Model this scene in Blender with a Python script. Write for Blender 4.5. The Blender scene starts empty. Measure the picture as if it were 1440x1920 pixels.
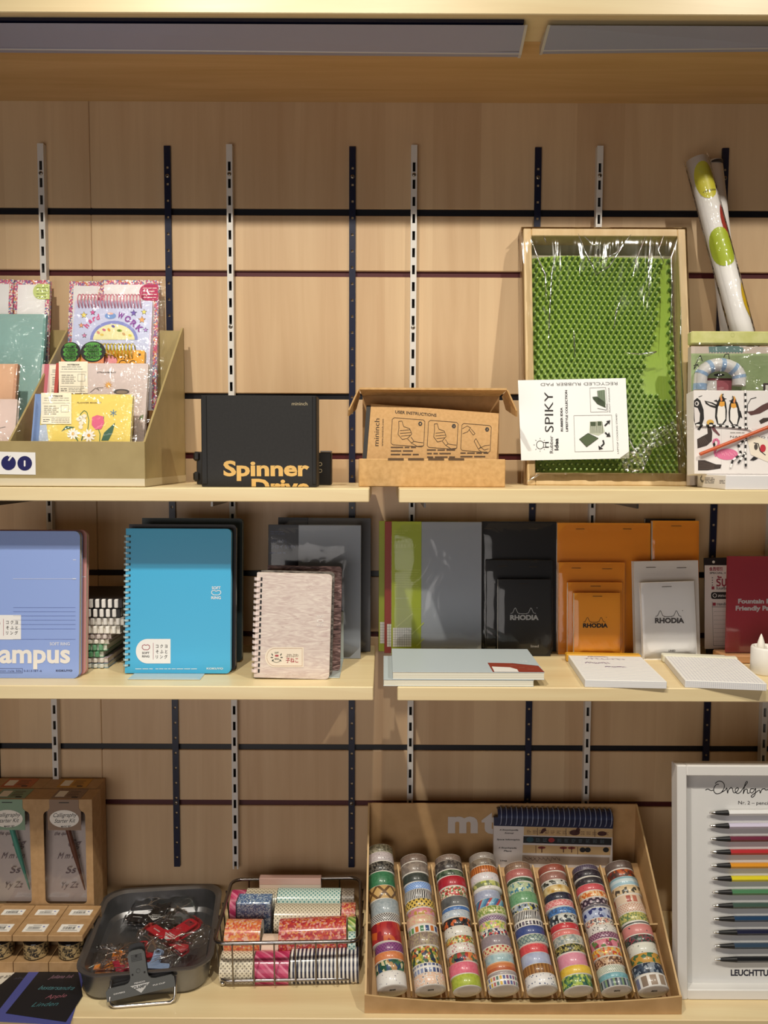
import bpy, math, random
from mathutils import Matrix, Vector
random.seed(7)
SC = bpy.context.scene
COL = SC.collection

# ------------------------------------------------------------------ camera, world, lights, exposure
CAM = Vector((0.0, -1.43, 1.40))
PITCH, ROLL, FPX = math.radians(3.95), math.radians(0.24), 1500.0
_f = Vector((0, math.cos(PITCH), -math.sin(PITCH)))
_r0 = Vector((1, 0, 0)); _u0 = Vector((0, math.sin(PITCH), math.cos(PITCH)))
_r = _r0*math.cos(ROLL) + _u0*math.sin(ROLL)
_u = _u0*math.cos(ROLL) - _r0*math.sin(ROLL)
cd = bpy.data.cameras.new('camera'); cd.sensor_fit = 'HORIZONTAL'; cd.sensor_width = 36.0; cd.lens = 36.0*FPX/1440.0
cd.clip_start = 0.02
cam = bpy.data.objects.new('camera', cd); COL.objects.link(cam)
_m = Matrix.Identity(4)
for i in range(3):
    _m[i][0], _m[i][1], _m[i][2], _m[i][3] = _r[i], _u[i], -_f[i], CAM[i]
cam.matrix_world = _m
SC.camera = cam
SC.view_settings.view_transform = 'Standard'; SC.view_settings.look = 'None'
SC.view_settings.gamma = 1.0; SC.view_settings.use_curve_mapping = False
SC.view_settings.exposure = 0.0
SC.cycles.transparent_max_bounces = 24
SC.cycles.max_bounces = 8

w = bpy.data.worlds.new('shop_ambience'); SC.world = w; w.use_nodes = True
w.node_tree.nodes['Background'].inputs[0].default_value = (1.0, 0.90, 0.88, 1)
w.node_tree.nodes['Background'].inputs[1].default_value = 0.038

def spot(name, loc, target, power, size, blend, radius, color):
    l = bpy.data.lights.new(name, 'SPOT'); l.energy = power; l.spot_size = math.radians(size); l.spot_blend = blend
    l.shadow_soft_size = radius; l.color = color
    o = bpy.data.objects.new(name, l); COL.objects.link(o); o.location = loc
    o.rotation_euler = (Vector(target)-Vector(loc)).to_track_quat('-Z', 'Y').to_euler()
    return o
WARM = (1.0, 0.93, 0.80)
spot('track_spotlight', (-0.46, -1.22, 2.72), (-0.15, -0.1, 0.80), 70, 71, 0.8, 0.022, WARM)
spot('track_spotlight', (0.02, -1.42, 2.88), (0.05, -0.1, 0.80), 54, 66, 0.8, 0.022, WARM)
spot('track_spotlight', (0.95, -1.24, 2.72), (0.35, -0.1, 0.80), 58, 71, 0.8, 0.022, WARM)
al = bpy.data.lights.new('added_fill_light', 'AREA'); al.shape = 'RECTANGLE'; al.size = 1.3; al.size_y = 0.9; al.energy = 9.6; al.color = (1.0, 0.93, 0.88)  # added fill behind the camera, no known lamp; lifts the shaded shelves
ao = bpy.data.objects.new('added_fill_light', al); COL.objects.link(ao); ao.location = (-0.55, -1.95, 0.90)
ao.rotation_euler = (Vector((0.1, 0, 1.05))-ao.location).to_track_quat('-Z', 'Y').to_euler()

# ------------------------------------------------------------------ helpers: pixels of the photograph -> points at their real distance
def ray(px, py):
    return (_f + _r*((px-720.0)/FPX) + _u*((960.0-py)/FPX))
def PY(px, py, Y):
    d = ray(px, py); return CAM + d*((Y-CAM.y)/d.y)
def PZ(px, py, Z):
    d = ray(px, py); return CAM + d*((Z-CAM.z)/d.z)

class Fr:
    """A leaning plane: x right, z up along the face, y into the wall."""
    def __init__(s, o, x=Vector((1, 0, 0)), z=Vector((0, 0, 1))):
        x = Vector(x).normalized(); z = Vector(z).normalized(); y = z.cross(x).normalized(); z = x.cross(y)
        s.o = Vector(o); s.x, s.y, s.z = x, y, z
        M = Matrix.Identity(4)
        for i in range(3):
            M[i][0], M[i][1], M[i][2], M[i][3] = x[i], y[i], z[i], s.o[i]
        s.M = M
    def uv(s, px, py, off=0.0):
        """local (x, z) where the pixel's ray meets the plane pushed off along y"""
        d = ray(px, py); p0 = s.o + s.y*off
        t = (p0-CAM).dot(s.y)/d.dot(s.y); p = CAM + d*t - s.o
        return (p.dot(s.x), p.dot(s.z))
def stand(xl, xr, yb, zs, lean=0.0, yaw=0.0, roll=0.0, Y=None):
    xm = (xl+xr)/2.0
    if Y is None: o = PZ(xm, yb, zs)
    else:
        o = PY(xm, yb, Y); o.z = zs
    a, b = math.radians(lean), math.radians(yaw)
    x = Vector((math.cos(b), math.sin(b), 0)); back = Vector((-math.sin(b), math.cos(b), 0))
    z = Vector((0, 0, 1))*math.cos(a) + back*math.sin(a)
    if roll:
        y = z.cross(x); R = Matrix.Rotation(math.radians(roll), 3, y); x = R @ x; z = R @ z
    return Fr(o, x, z)
def lie(px, py, zs, yaw=0.0):
    """frame for a thing lying on a shelf: local x right, local z up, local y towards the wall"""
    b = math.radians(yaw)
    return Fr(PZ(px, py, zs), (math.cos(b), math.sin(b), 0), (0, 0, 1))

# ------------------------------------------------------------------ materials
def lin(c):
    c = c/255.0
    return c/12.92 if c <= 0.04045 else ((c+0.055)/1.055)**2.4
def rgb(h):
    if isinstance(h, str):
        h = h.lstrip('#'); h = [int(h[i:i+2], 16) for i in (0, 2, 4)]
    return tuple(lin(c) for c in h) + (1.0,)
_mc = {}
def new_mat(name):
    m = bpy.data.materials.new(name); m.use_nodes = True
    nt = m.node_tree; b = nt.nodes['Principled BSDF']
    return m, nt, b
def mat(col, rough=0.55, metal=0.0, coat=0.0, name=None, spec=0.5):
    k = (col, rough, metal, coat, spec)
    if k in _mc: return _mc[k]
    m, nt, b = new_mat(name or 'paint_'+str(col).strip('#'))
    b.inputs['Base Color'].default_value = rgb(col); b.inputs['Roughness'].default_value = rough
    b.inputs['Metallic'].default_value = metal; b.inputs['Coat Weight'].default_value = coat
    b.inputs['Specular IOR Level'].default_value = spec
    b.inputs['Coat Roughness'].default_value = 0.08
    _mc[k] = m; return m
def N(nt, t, **kw):
    n = nt.nodes.new(t)
    for k, v in kw.items(): setattr(n, k, v)
    return n
def ramp(nt, fac, stops, interp='LINEAR'):
    r = N(nt, 'ShaderNodeValToRGB'); r.color_ramp.interpolation = interp
    e = r.color_ramp.elements
    while len(e) < len(stops): e.new(0.5)
    for i, (p, c) in enumerate(stops):
        e[i].position = p; e[i].color = rgb(c)
    nt.links.new(fac, r.inputs[0]); return r.outputs[0]
def math_n(nt, op, a, b=0.0):
    n = N(nt, 'ShaderNodeMath', operation=op)
    for i, v in enumerate((a, b)):
        if isinstance(v, (int, float)): n.inputs[i].default_value = v
        else: nt.links.new(v, n.inputs[i])
    return n.outputs[0]
def wood(name, light, dark, grain='z', plank=0.0, rough=0.42, scale=1.0):
    """maple veneer with long grain; plank > 0 gives staves of slightly different tone"""
    m, nt, b = new_mat(name)
    tc = N(nt, 'ShaderNodeTexCoord'); mp = N(nt, 'ShaderNodeMapping'); nt.links.new(tc.outputs['Object'], mp.inputs[0])
    s = {'z': (26, 26, 1.6), 'x': (1.6, 26, 26), 'y': (26, 1.6, 26)}[grain]
    mp.inputs['Scale'].default_value = tuple(q*scale for q in s)
    n1 = N(nt, 'ShaderNodeTexNoise'); n1.inputs['Scale'].default_value = 1.0; n1.inputs['Detail'].default_value = 5; n1.inputs['Roughness'].default_value = 0.6
    n1.inputs['Distortion'].default_value = 0.6
    nt.links.new(mp.outputs[0], n1.inputs['Vector'])
    fac = n1.outputs['Fac']
    sp = N(nt, 'ShaderNodeSeparateXYZ'); nt.links.new(tc.outputs['Object'], sp.inputs[0])
    if plank:
        ax = sp.outputs['X'] if grain == 'z' else sp.outputs['Z'] if grain == 'x' else sp.outputs['X']
        fl = math_n(nt, 'FLOOR', math_n(nt, 'DIVIDE', ax, plank))
        wn = N(nt, 'ShaderNodeTexWhiteNoise', noise_dimensions='1D'); nt.links.new(fl, wn.inputs['W'])
        fac = math_n(nt, 'ADD', math_n(nt, 'MULTIPLY', fac, 0.75), math_n(nt, 'MULTIPLY', wn.outputs['Value'], 0.28))
    c = ramp(nt, fac, [(0.30, dark), (0.68, light)])
    nt.links.new(c, b.inputs['Base Color']); b.inputs['Roughness'].default_value = rough
    n2 = N(nt, 'ShaderNodeTexNoise'); n2.inputs['Scale'].default_value = 900*scale
    return m
def plastic_film(name='clear_film', wrinkle=1.0, scale=30, amount=0.10, tint='#ffffff', spread=(1, 1, 1), ior=1.35):
    """clear cellophane: see-through with wrinkled glossy reflections"""
    m, nt, b = new_mat(name); out = nt.nodes['Material Output']; nt.nodes.remove(b)
    t = N(nt, 'ShaderNodeBsdfTransparent'); t.inputs[0].default_value = rgb(tint)
    g = N(nt, 'ShaderNodeBsdfGlossy'); g.inputs['Roughness'].default_value = 0.09
    g.inputs[0].default_value = (1, 1, 1, 1)
    tc = N(nt, 'ShaderNodeTexCoord'); mp = N(nt, 'ShaderNodeMapping'); mp.inputs['Scale'].default_value = spread
    nt.links.new(tc.outputs['Object'], mp.inputs[0])
    n = N(nt, 'ShaderNodeTexNoise'); n.inputs['Scale'].default_value = scale; n.inputs['Detail'].default_value = 2.5; n.inputs['Distortion'].default_value = 1.2
    nt.links.new(mp.outputs[0], n.inputs['Vector'])
    bp = N(nt, 'ShaderNodeBump'); bp.inputs['Strength'].default_value = wrinkle; bp.inputs['Distance'].default_value = 0.02
    nt.links.new(n.outputs['Fac'], bp.inputs['Height']); nt.links.new(bp.outputs[0], g.inputs['Normal'])
    fr = N(nt, 'ShaderNodeFresnel'); fr.inputs['IOR'].default_value = ior
    fac = math_n(nt, 'MAXIMUM', math_n(nt, 'MULTIPLY', fr.outputs[0], 1.0), amount)
    mx = N(nt, 'ShaderNodeMixShader'); nt.links.new(fac, mx.inputs[0]); nt.links.new(t.outputs[0], mx.inputs[1]); nt.links.new(g.outputs[0], mx.inputs[2])
    nt.links.new(mx.outputs[0], out.inputs[0]); return m
def noise_mat(name, stops, scale=40, rough=0.5, detail=3, dist=0.0, spread=(1, 1, 1), coat=0.0, voronoi=False, interp='LINEAR'):
    m, nt, b = new_mat(name)
    tc = N(nt, 'ShaderNodeTexCoord'); mp = N(nt, 'ShaderNodeMapping'); mp.inputs['Scale'].default_value = spread
    nt.links.new(tc.outputs['Object'], mp.inputs[0])
    if voronoi:
        n = N(nt, 'ShaderNodeTexVoronoi'); n.inputs['Scale'].default_value = scale; nt.links.new(mp.outputs[0], n.inputs['Vector'])
        bw = N(nt, 'ShaderNodeSeparateColor'); nt.links.new(n.outputs['Color'], bw.inputs[0]); f = bw.outputs[0]
    else:
        n = N(nt, 'ShaderNodeTexNoise'); n.inputs['Scale'].default_value = scale; n.inputs['Detail'].default_value = detail; n.inputs['Distortion'].default_value = dist
        nt.links.new(mp.outputs[0], n.inputs['Vector']); f = n.outputs['Fac']
    nt.links.new(ramp(nt, f, stops, interp), b.inputs['Base Color']); b.inputs['Roughness'].default_value = rough; b.inputs['Coat Weight'].default_value = coat
    return m
def pages_mat(name, base='#efe8d8', line='#cfc6b4', axis='X', pitch=0.0016):
    """fine lines of stacked sheets along one object axis"""
    m, nt, b = new_mat(name)
    tc = N(nt, 'ShaderNodeTexCoord'); sp = N(nt, 'ShaderNodeSeparateXYZ'); nt.links.new(tc.outputs['Object'], sp.inputs[0])
    f = math_n(nt, 'FRACT', math_n(nt, 'DIVIDE', sp.outputs[axis], pitch))
    nt.links.new(ramp(nt, f, [(0.0, line), (0.45, base), (1.0, base)]), b.inputs['Base Color']); b.inputs['Roughness'].default_value = 0.8
    return m

# ------------------------------------------------------------------ mesh builder
def rrect(x0, x1, z0, z1, r, n=5, corners='abcd'):
    """rounded rectangle, counter-clockwise; corners a=bottom left b=bottom right c=top right d=top left"""
    P = []
    for k, (cx, cz, a0) in zip('abcd', ((x0+r, z0+r, 180), (x1-r, z0+r, 270), (x1-r, z1-r, 0), (x0+r, z1-r, 90))):
        if r <= 0 or k not in corners:
            P.append({'a': (x0, z0), 'b': (x1, z0), 'c': (x1, z1), 'd': (x0, z1)}[k])
        else:
            for i in range(n+1):
                a = math.radians(a0+90.0*i/n); P.append((cx+r*math.cos(a), cz+r*math.sin(a)))
    return P
def ellipse(cx, cz, rx, rz, n=24, rot=0.0):
    c, s = math.cos(math.radians(rot)), math.sin(math.radians(rot)); P = []
    for i in range(n):
        a = 2*math.pi*i/n; x, z = rx*math.cos(a), rz*math.sin(a); P.append((cx+x*c-z*s, cz+x*s+z*c))
    return P
_tc = {}
def text_mesh(s, bold=0.0):
    k = (s, bold)
    if k not in _tc:
        c = bpy.data.curves.new('t', 'FONT'); c.body = s; c.size = 1; c.offset = bold; c.resolution_u = 3
        o = bpy.data.objects.new('t', c); m = o.to_mesh()
        V = [(v.co.x, v.co.y) for v in m.vertices]; F = [tuple(p.vertices) for p in m.polygons]
        o.to_mesh_clear(); bpy.data.objects.remove(o); bpy.data.curves.remove(c)
        if V:
            xs = [v[0] for v in V]; x0, x1 = min(xs), max(xs)
            V = [(x-x0, z) for x, z in V]; W = x1-x0
        else: W = 1
        _tc[k] = (V, F, W)
    return _tc[k]

class MB:
    def __init__(s): s.v = []; s.f = []; s.mi = []; s.sm = []; s.mats = []; s.uv = {}
    def m(s, mt):
        if mt not in s.mats: s.mats.append(mt)
        return s.mats.index(mt)
    def add(s, V, F, mt, smooth=False, uvs=None, M=None):
        b = len(s.v); i = s.m(mt)
        if M is not None: V = [M @ Vector(v) for v in V]
        s.v += [tuple(v) for v in V]
        for k, f in enumerate(F):
            if uvs: s.uv[len(s.f)] = uvs[k]
            s.f.append([b+q for q in f]); s.mi.append(i); s.sm.append(smooth)
        return s
    def box(s, x0, x1, y0, y1, z0, z1, mt, M=None):
        V = [(x0, y0, z0), (x1, y0, z0), (x1, y1, z0), (x0, y1, z0), (x0, y0, z1), (x1, y0, z1), (x1, y1, z1), (x0, y1, z1)]
        return s.add(V, [(0, 1, 5, 4), (1, 2, 6, 5), (2, 3, 7, 6), (3, 0, 4, 7), (4, 5, 6, 7), (3, 2, 1, 0)], mt, M=M)
    def bbox(s, x0, x1, y0, y1, z0, z1, mt, r=0.001, M=None):
        """box with chamfered edges"""
        r = min(r, (x1-x0)/2.01, (y1-y0)/2.01, (z1-z0)/2.01)
        V = []; 
        for z, q in ((z0, r), (z0+r, 0), (z1-r, 0), (z1, r)):
            for (x, y) in ((x0+r, y0+q), (x1-r, y0+q), (x1-q, y0+r), (x1-q, y1-r), (x1-r, y1-q), (x0+r, y1-q), (x0+q, y1-r), (x0+q, y0+r)):
                V.append((x, y, z))
        F = []
        for l in range(3):
            for i in range(8):
                j = (i+1) % 8; F.append((l*8+i, l*8+j, l*8+8+j, l*8+8+i))
        F.append(tuple(range(24, 32))); F.append(tuple(range(7, -1, -1)))
        return s.add(V, F, mt, M=M)
    def prism(s, P, y0, y1, mt, M=None, side=None, smooth=False):
        """polygon in x-z (counter-clockwise seen from the front) pushed from y0 (front) to y1 (back)"""
        n = len(P); V = [(x, y0, z) for x, z in P] + [(x, y1, z) for x, z in P]
        s.add(V, [tuple(range(n)), tuple(range(2*n-1, n-1, -1))], mt, M=M)
        S = [(i, n+i, n+(i+1) % n, (i+1) % n) for i in range(n)]
        s.add(V, S, side or mt, M=M, smooth=smooth); return s
    def zprism(s, P, z0, z1, mt, M=None, side=None, smooth=False):
        n = len(P); V = [(x, y, z0) for x, y in P] + [(x, y, z1) for x, y in P]
        s.add(V, [tuple(range(n-1, -1, -1)), tuple(range(n, 2*n))], mt, M=M)
        s.add(V, [(i, (i+1) % n, n+(i+1) % n, n+i) for i in range(n)], side or mt, M=M, smooth=smooth); return s
    def decal(s, P, mt, y=-0.0002, M=None):
        """flat print on a front face"""
        return s.add([(x, y, z) for x, z in P], [tuple(range(len(P)))], mt, M=M)
    def line(s, p, q, w, mt, y=-0.0003, M=None):
        dx, dz = q[0]-p[0], q[1]-p[1]; L = math.hypot(dx, dz) or 1e-6; nx, nz = -dz/L*w/2, dx/L*w/2
        return s.decal([(p[0]-nx, p[1]-nz), (q[0]-nx, q[1]-nz), (q[0]+nx, q[1]+nz), (p[0]+nx, p[1]+nz)], mt, y, M)
    def pline(s, pts, w, mt, y=-0.0003, M=None):
        for a, b in zip(pts, pts[1:]): s.line(a, b, w, mt, y, M)
        return s
    def text(s, t, p0, p1, h, mt, y=-0.0004, bold=0.0, M=None, slant=0.0, zmin=None):
        """lettering from p0 to p1 along its baseline, h = height of a capital"""
        V, F, W = text_mesh(t, bold)
        if not F: return s
        dx, dz = p1[0]-p0[0], p1[1]-p0[1]; L = math.hypot(dx, dz); ux, uz = dx/L, dz/L; sx = L/W; sz = h/0.73
        if zmin is not None:
            Q = [(p0[0]+vx*sx*ux-vz*sz*uz, p0[1]+vx*sx*uz+vz*sz*ux) for vx, vz in V]
            for f in F:
                o = []; g = [Q[i] for i in f]
                for a, b in zip(g, g[1:]+g[:1]):
                    if a[1] >= zmin: o.append(a)
                    if (a[1] >= zmin) != (b[1] >= zmin):
                        k = (zmin-a[1])/(b[1]-a[1]); o.append((a[0]+(b[0]-a[0])*k, zmin))
                if len(o) > 2: s.decal(o, mt, y, M)
            return s
        return s.add([(p0[0]+(vx*sx+slant*vz*sz)*ux-vz*sz*uz, y, p0[1]+(vx*sx+slant*vz*sz)*uz+vz*sz*ux) for vx, vz in V], F, mt, M=M)
    def tube(s, pts, r, mt, n=8, closed=False, M=None, cap=True):
        pts = [Vector(p) for p in pts]; m = len(pts); V = []; F = []
        up = None
        rr = r if isinstance(r, (list, tuple)) else [r]*m
        for i, p in enumerate(pts):
            a = pts[(i-1) % m] if closed or i > 0 else p; b = pts[(i+1) % m] if closed or i < m-1 else p
            t = (b-a).normalized()
            if up is None:
                up = Vector((0, 0, 1)) if abs(t.z) < 0.9 else Vector((1, 0, 0))
            u = (up - t*up.dot(t)).normalized(); v = t.cross(u); up = u
            for k in range(n):
                q = 2*math.pi*k/n; V.append(p + (u*math.cos(q)+v*math.sin(q))*rr[i])
        for i in range(m if closed else m-1):
            j = (i+1) % m
            for k in range(n):
                l = (k+1) % n; F.append((i*n+k, i*n+l, j*n+l, j*n+k))
        s.add(V, F, mt, smooth=True, M=M)
        if cap and not closed:
            s.add(V[:n], [tuple(range(n-1, -1, -1))], mt, M=M); s.add(V[-n:], [tuple(range(n))], mt, M=M)
        return s
    def lathe(s, prof, mt, n=28, M=None, smooth=True, arc=None):
        """profile of (radius, z) turned about z; uv = (arc length, z)"""
        V = []; F = []; U = []
        for r, z in prof:
            for k in range(n):
                a = 2*math.pi*k/n; V.append((r*math.cos(a), r*math.sin(a), z))
        R = max(r for r, z in prof)
        for i in range(len(prof)-1):
            for k in range(n):
                l = (k+1) % n
                F.append((i*n+k, i*n+l, (i+1)*n+l, (i+1)*n+k))
                a0, a1 = 2*math.pi*k/n*R, 2*math.pi*(k+1)/n*R
                U.append([(a0, prof[i][1]), (a1, prof[i][1]), (a1, prof[i+1][1]), (a0, prof[i+1][1])])
        return s.add(V, F, mt, smooth=smooth, uvs=U, M=M)
    def ball(s, c, r, mt, n=10, M=None, sz=1.0):
        pr = [(max(1e-5, r*math.cos(-math.pi/2+math.pi*i/(n//2+1))), c[2]+sz*r*math.sin(-math.pi/2+math.pi*i/(n//2+1))) for i in range(n//2+2)]
        T = Matrix.Translation((c[0], c[1], 0)); return s.lathe(pr, mt, n=n, M=(M @ T) if M is not None else T)
    def build(s, name, parent=None, loc=None, M=None, label=None):
        me = bpy.data.meshes.new(name); me.from_pydata(s.v, [], s.f)
        for mt in s.mats: me.materials.append(mt)
        me.polygons.foreach_set('material_index', s.mi); me.polygons.foreach_set('use_smooth', s.sm)
        if s.uv:
            ul = me.uv_layers.new(name='uv')
            for fi, us in s.uv.items():
                for li, q in zip(me.polygons[fi].loop_indices, us): ul.data[li].uv = q
        me.update()
        o = bpy.data.objects.new(name, me); COL.objects.link(o)
        if parent is not None: o.parent = parent
        if M is not None: o.matrix_local = M
        elif loc is not None: o.location = loc
        if label: o['label'] = label
        return o
def tag(o, label, cat, group=None):
    o['label'] = label; o['category'] = cat
    if group: o['group'] = group
    return o
def thing(name, label, cat, M, group=None):
    o = bpy.data.objects.new(name, None); COL.objects.link(o); o.empty_display_size = 0.02
    o.matrix_world = M if isinstance(M, Matrix) else Matrix.Translation(M)
    return tag(o, label, cat, group)
def struct(o):
    o['kind'] = 'structure'; return o
def rotm(axis, deg): return Matrix.Rotation(math.radians(deg), 4, axis)
def tr(x, y, z): return Matrix.Translation((x, y, z))

BLACK = mat('#0b0b0c', 0.5); WHITE = mat('#f2f0ee', 0.5); NAVY = mat('#0d1230', 0.35)
KRAFT = noise_mat('kraft_card', [(0.3, '#c0975f'), (0.7, '#d4ab74')], 120, 0.75)
FILM = plastic_film('cellophane', 0.9, 26, 0.05)
FILMS = plastic_film('smooth_film', 0.16, 9, 0.03, ior=1.22)
CHROME = mat('#c9c5c0', 0.16, 1.0)
# ------------------------------------------------------------------ wall, grooves, shelves, light shades, uprights
ZS2, ZS3, ZS4 = PY(700, 916, -0.277).z, PY(700, 1288, -0.277).z, PY(700, 1910, -0.29).z
WALLW = wood('wall_maple', '#d6b993', '#c3a27d', 'z', 0.083, 0.38)
SHELFW = wood('shelf_maple', '#efdcae', '#e1c797', 'x', 0.0, 0.36)
groove_px = [(391, 404, 'b'), (508, 519, 'r'), (738, 749, 'b'), (850, 861, 'r'), (1070, 1081, 'b'), (1184, 1194, 'r'), (1396, 1407, 'b'), (1501, 1511, 'r')]
gz = [(PY(589, a, 0).z, PY(589, b, 0).z, c) for a, b, c in groove_px]
wb = MB()
edges = [2.3] + [z for g in gz for z in g[:2]] + [0.0005]
XW = 1.6
for i in range(0, len(edges), 2):
    zt, zb = edges[i], edges[i+1]
    wb.bbox(-XW, PY(168, 300, 0).x, 0, 0.012, zb, zt, WALLW, 0.0012)
    wb.bbox(PY(168, 300, 0).x+0.0004, XW, 0, 0.012, zb, zt, WALLW, 0.0012)
wb.box(-XW, XW, 0.0125, 0.03, edges[-1], edges[0], mat('#2a2018', 0.8))
struct(wb.build('wall_back'))
fb = MB(); fb.box(-2.5, 2.5, -4.2, 0.03, -0.04, 0.0, wood('floor_oak', '#b89f80', '#9c8263', 'y', 0.12, 0.4)); struct(fb.build('floor'))
GBLACK = mat('#0a0c16', 0.4); GRED = mat('#4a1016', 0.45)
for k, (zt, zb, c) in enumerate(gz):
    t = MB(); t.box(-XW, XW, 0.0045, 0.0122, zb-0.001, zt+0.001, GBLACK if c == 'b' else GRED)
    struct(t.build('trim_%d' % (k+1)))

BRK = mat('#6d6a68', 0.35, 0.8)
def shelf(x0, x1, zt, depth, th, label, brackets=(), name='wooden_shelf'):
    root = thing(name, label, 'shelf', Vector(((x0+x1)/2, -depth/2, zt-th)))
    b = MB(); hw = (x1-x0)/2
    b.bbox(-hw, hw, -depth/2, depth/2-0.018, 0, th, SHELFW, 0.0012)
    b.build('board', root)
    for bx in brackets:
        k = MB(); q = bx-(x0+x1)/2
        k.add([(q-0.0015, depth/2-0.002, -0.0005), (q-0.0015, -depth/2+0.05, -0.0005), (q-0.0015, -depth/2+0.05, -0.010), (q-0.0015, depth/2-0.002, -0.010),
               (q+0.0015, depth/2-0.002, -0.0005), (q+0.0015, -depth/2+0.05, -0.0005), (q+0.0015, -depth/2+0.05, -0.010), (q+0.0015, depth/2-0.002, -0.010)],
              [(0, 1, 2, 3), (7, 6, 5, 4), (0, 4, 5, 1), (1, 5, 6, 2), (2, 6, 7, 3), (3, 7, 4, 0)], BRK)
        k.build('bracket', root)
    return root
SD = 0.277
xl = PY(692, 930, -SD).x; xr = PY(748, 930, -SD).x
UW = [PY(px, 600, -0.01).x for px in (-265, 84.5, 433, 774.5, 1118, 1461)]
UB = [PY(px, 600, -0.003).x for px in (-31, 318, 660.5, 1004, 1350)]
shelf(-1.0, xl, ZS2, SD, 0.0200, 'light maple shelf carrying the black box, left of the gap', (UW[1]+0.01, UW[2]+0.01))
shelf(xr, 1.0, ZS2, SD, 0.0205, 'light maple shelf carrying the green spiky pad, right of the gap', (UW[3]+0.012, UW[4]+0.012))
xl3 = PY(700, 1300, -SD).x; xr3 = PY(745, 1300, -SD).x
shelf(-1.0, xl3, ZS3, SD, 0.0205, 'light maple shelf under the blue and teal ring notebooks', (UW[1]+0.01, UW[2]+0.01))
shelf(xr3, 1.0, ZS3, SD, 0.0205, 'light maple shelf under the black, orange and white notepads', (UW[3]+0.012, UW[4]+0.012))
# bottom counter
t = MB(); t.bbox(-1.1, 1.1, -0.29, -0.0006, ZS4-0.022, ZS4, SHELFW, 0.0012)
tag(t.build('counter_board'), 'long light maple bottom board carrying the tape box, baskets and tray', 'shelf')
# top shelf with its dark strip and the wooden soffit
ZT = PY(720, 26, -SD).z
rt = thing('wooden_shelf', 'light maple board across the top of the picture above the grey light shades', 'shelf', Vector((0, -SD/2, ZT)))
t = MB(); t.bbox(-1.2, 1.2, -SD/2, SD/2-0.0006, 0, 0.024, SHELFW, 0.0012); t.build('board', rt)
t = MB(); t.bbox(-1.2, 1.2, -SD/2+0.0762, SD/2-0.0006, PY(720, 183, 0).z-ZT, -0.0003, wood('soffit_maple', '#d6b27e', '#c09a62', 'x'), 0.0008); t.build('soffit_board', rt)
t = MB(); t.box(-1.2, PY(977, 50, -0.24).x, -SD/2+0.012, -SD/2+0.0755, -0.0045, -0.0003, NAVY); t.build('dark_strip', rt)
SHADE = mat('#9c9fb8', 0.45, 0.15, name='grey_metal'); EDGE = mat('#c8c4c2', 0.4, 0.2)
def shade(xa, ya, xb, yb2, yta, ytb, label, endl, endr):
    Yb, Yt = -0.212, -0.262
    A = PY(xa, ya, Yb); B = PY(xb, yb2, Yb); TA = PY(xa, yta, Yt); TB = PY(xb, ytb, Yt)
    o = (A+B)/2; root = thing('light_shade', label, 'light fixture', o)
    A, B, TA, TB = A-o, B-o, TA-o, TB-o
    b = MB(); zt = ZT-o.z-0.0056
    def sec(p, q):
        return [(p.x, p.y, p.z), (p.x, 0.008, p.z), (p.x, 0.008, zt), (p.x, q.y+0.005, zt), (p.x, q.y, min(q.z, zt-0.001))]
    n = 5; L, R = sec(A, TA), sec(B, TB)
    b.add(L+R, [tuple(range(n))[::-1], tuple(range(n, 2*n))] + [(i, n+i, n+(i+1) % n, (i+1) % n) for i in range(n)][::1], SHADE)
    b.build('housing', root)
    e = MB(); d = Vector((0, -0.0008, 0.0012))
    e.tube([A+d, B+d], 0.0019, EDGE, 6)
    e.build('lower_lip', root)
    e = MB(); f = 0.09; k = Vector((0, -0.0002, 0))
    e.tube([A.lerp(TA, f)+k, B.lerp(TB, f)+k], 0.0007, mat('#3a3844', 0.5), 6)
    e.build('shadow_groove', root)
    for P, Q, fl in ((A, TA, endl), (B, TB, endr)):
        if fl:
            c = MB(); x = P.x
            pts = [(x, P.y-0.001, P.z-0.001), (x, 0.009, P.z-0.001), (x, 0.009, zt), (x, Q.y+0.004, zt), (x, Q.y-0.001, min(Q.z, zt-0.001))]
            V = [(p[0]-0.002, p[1], p[2]) for p in pts]+[(p[0]+0.002, p[1], p[2]) for p in pts]
            c.add(V, [tuple(range(n))[::-1], tuple(range(n, 2*n))] + [(i, n+i, n+(i+1) % n, (i+1) % n) for i in range(n)], EDGE)
            c.build('end_cap', root)
shade(-60, 93, 975, 102, 33, 39, 'long grey metal light shade on the left, hung under the top shelf', 0, 1)
shade(1016, 96, 1520, 91, 32, 33, 'grey metal light shade on the right, hung under the top shelf', 1, 0)

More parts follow.
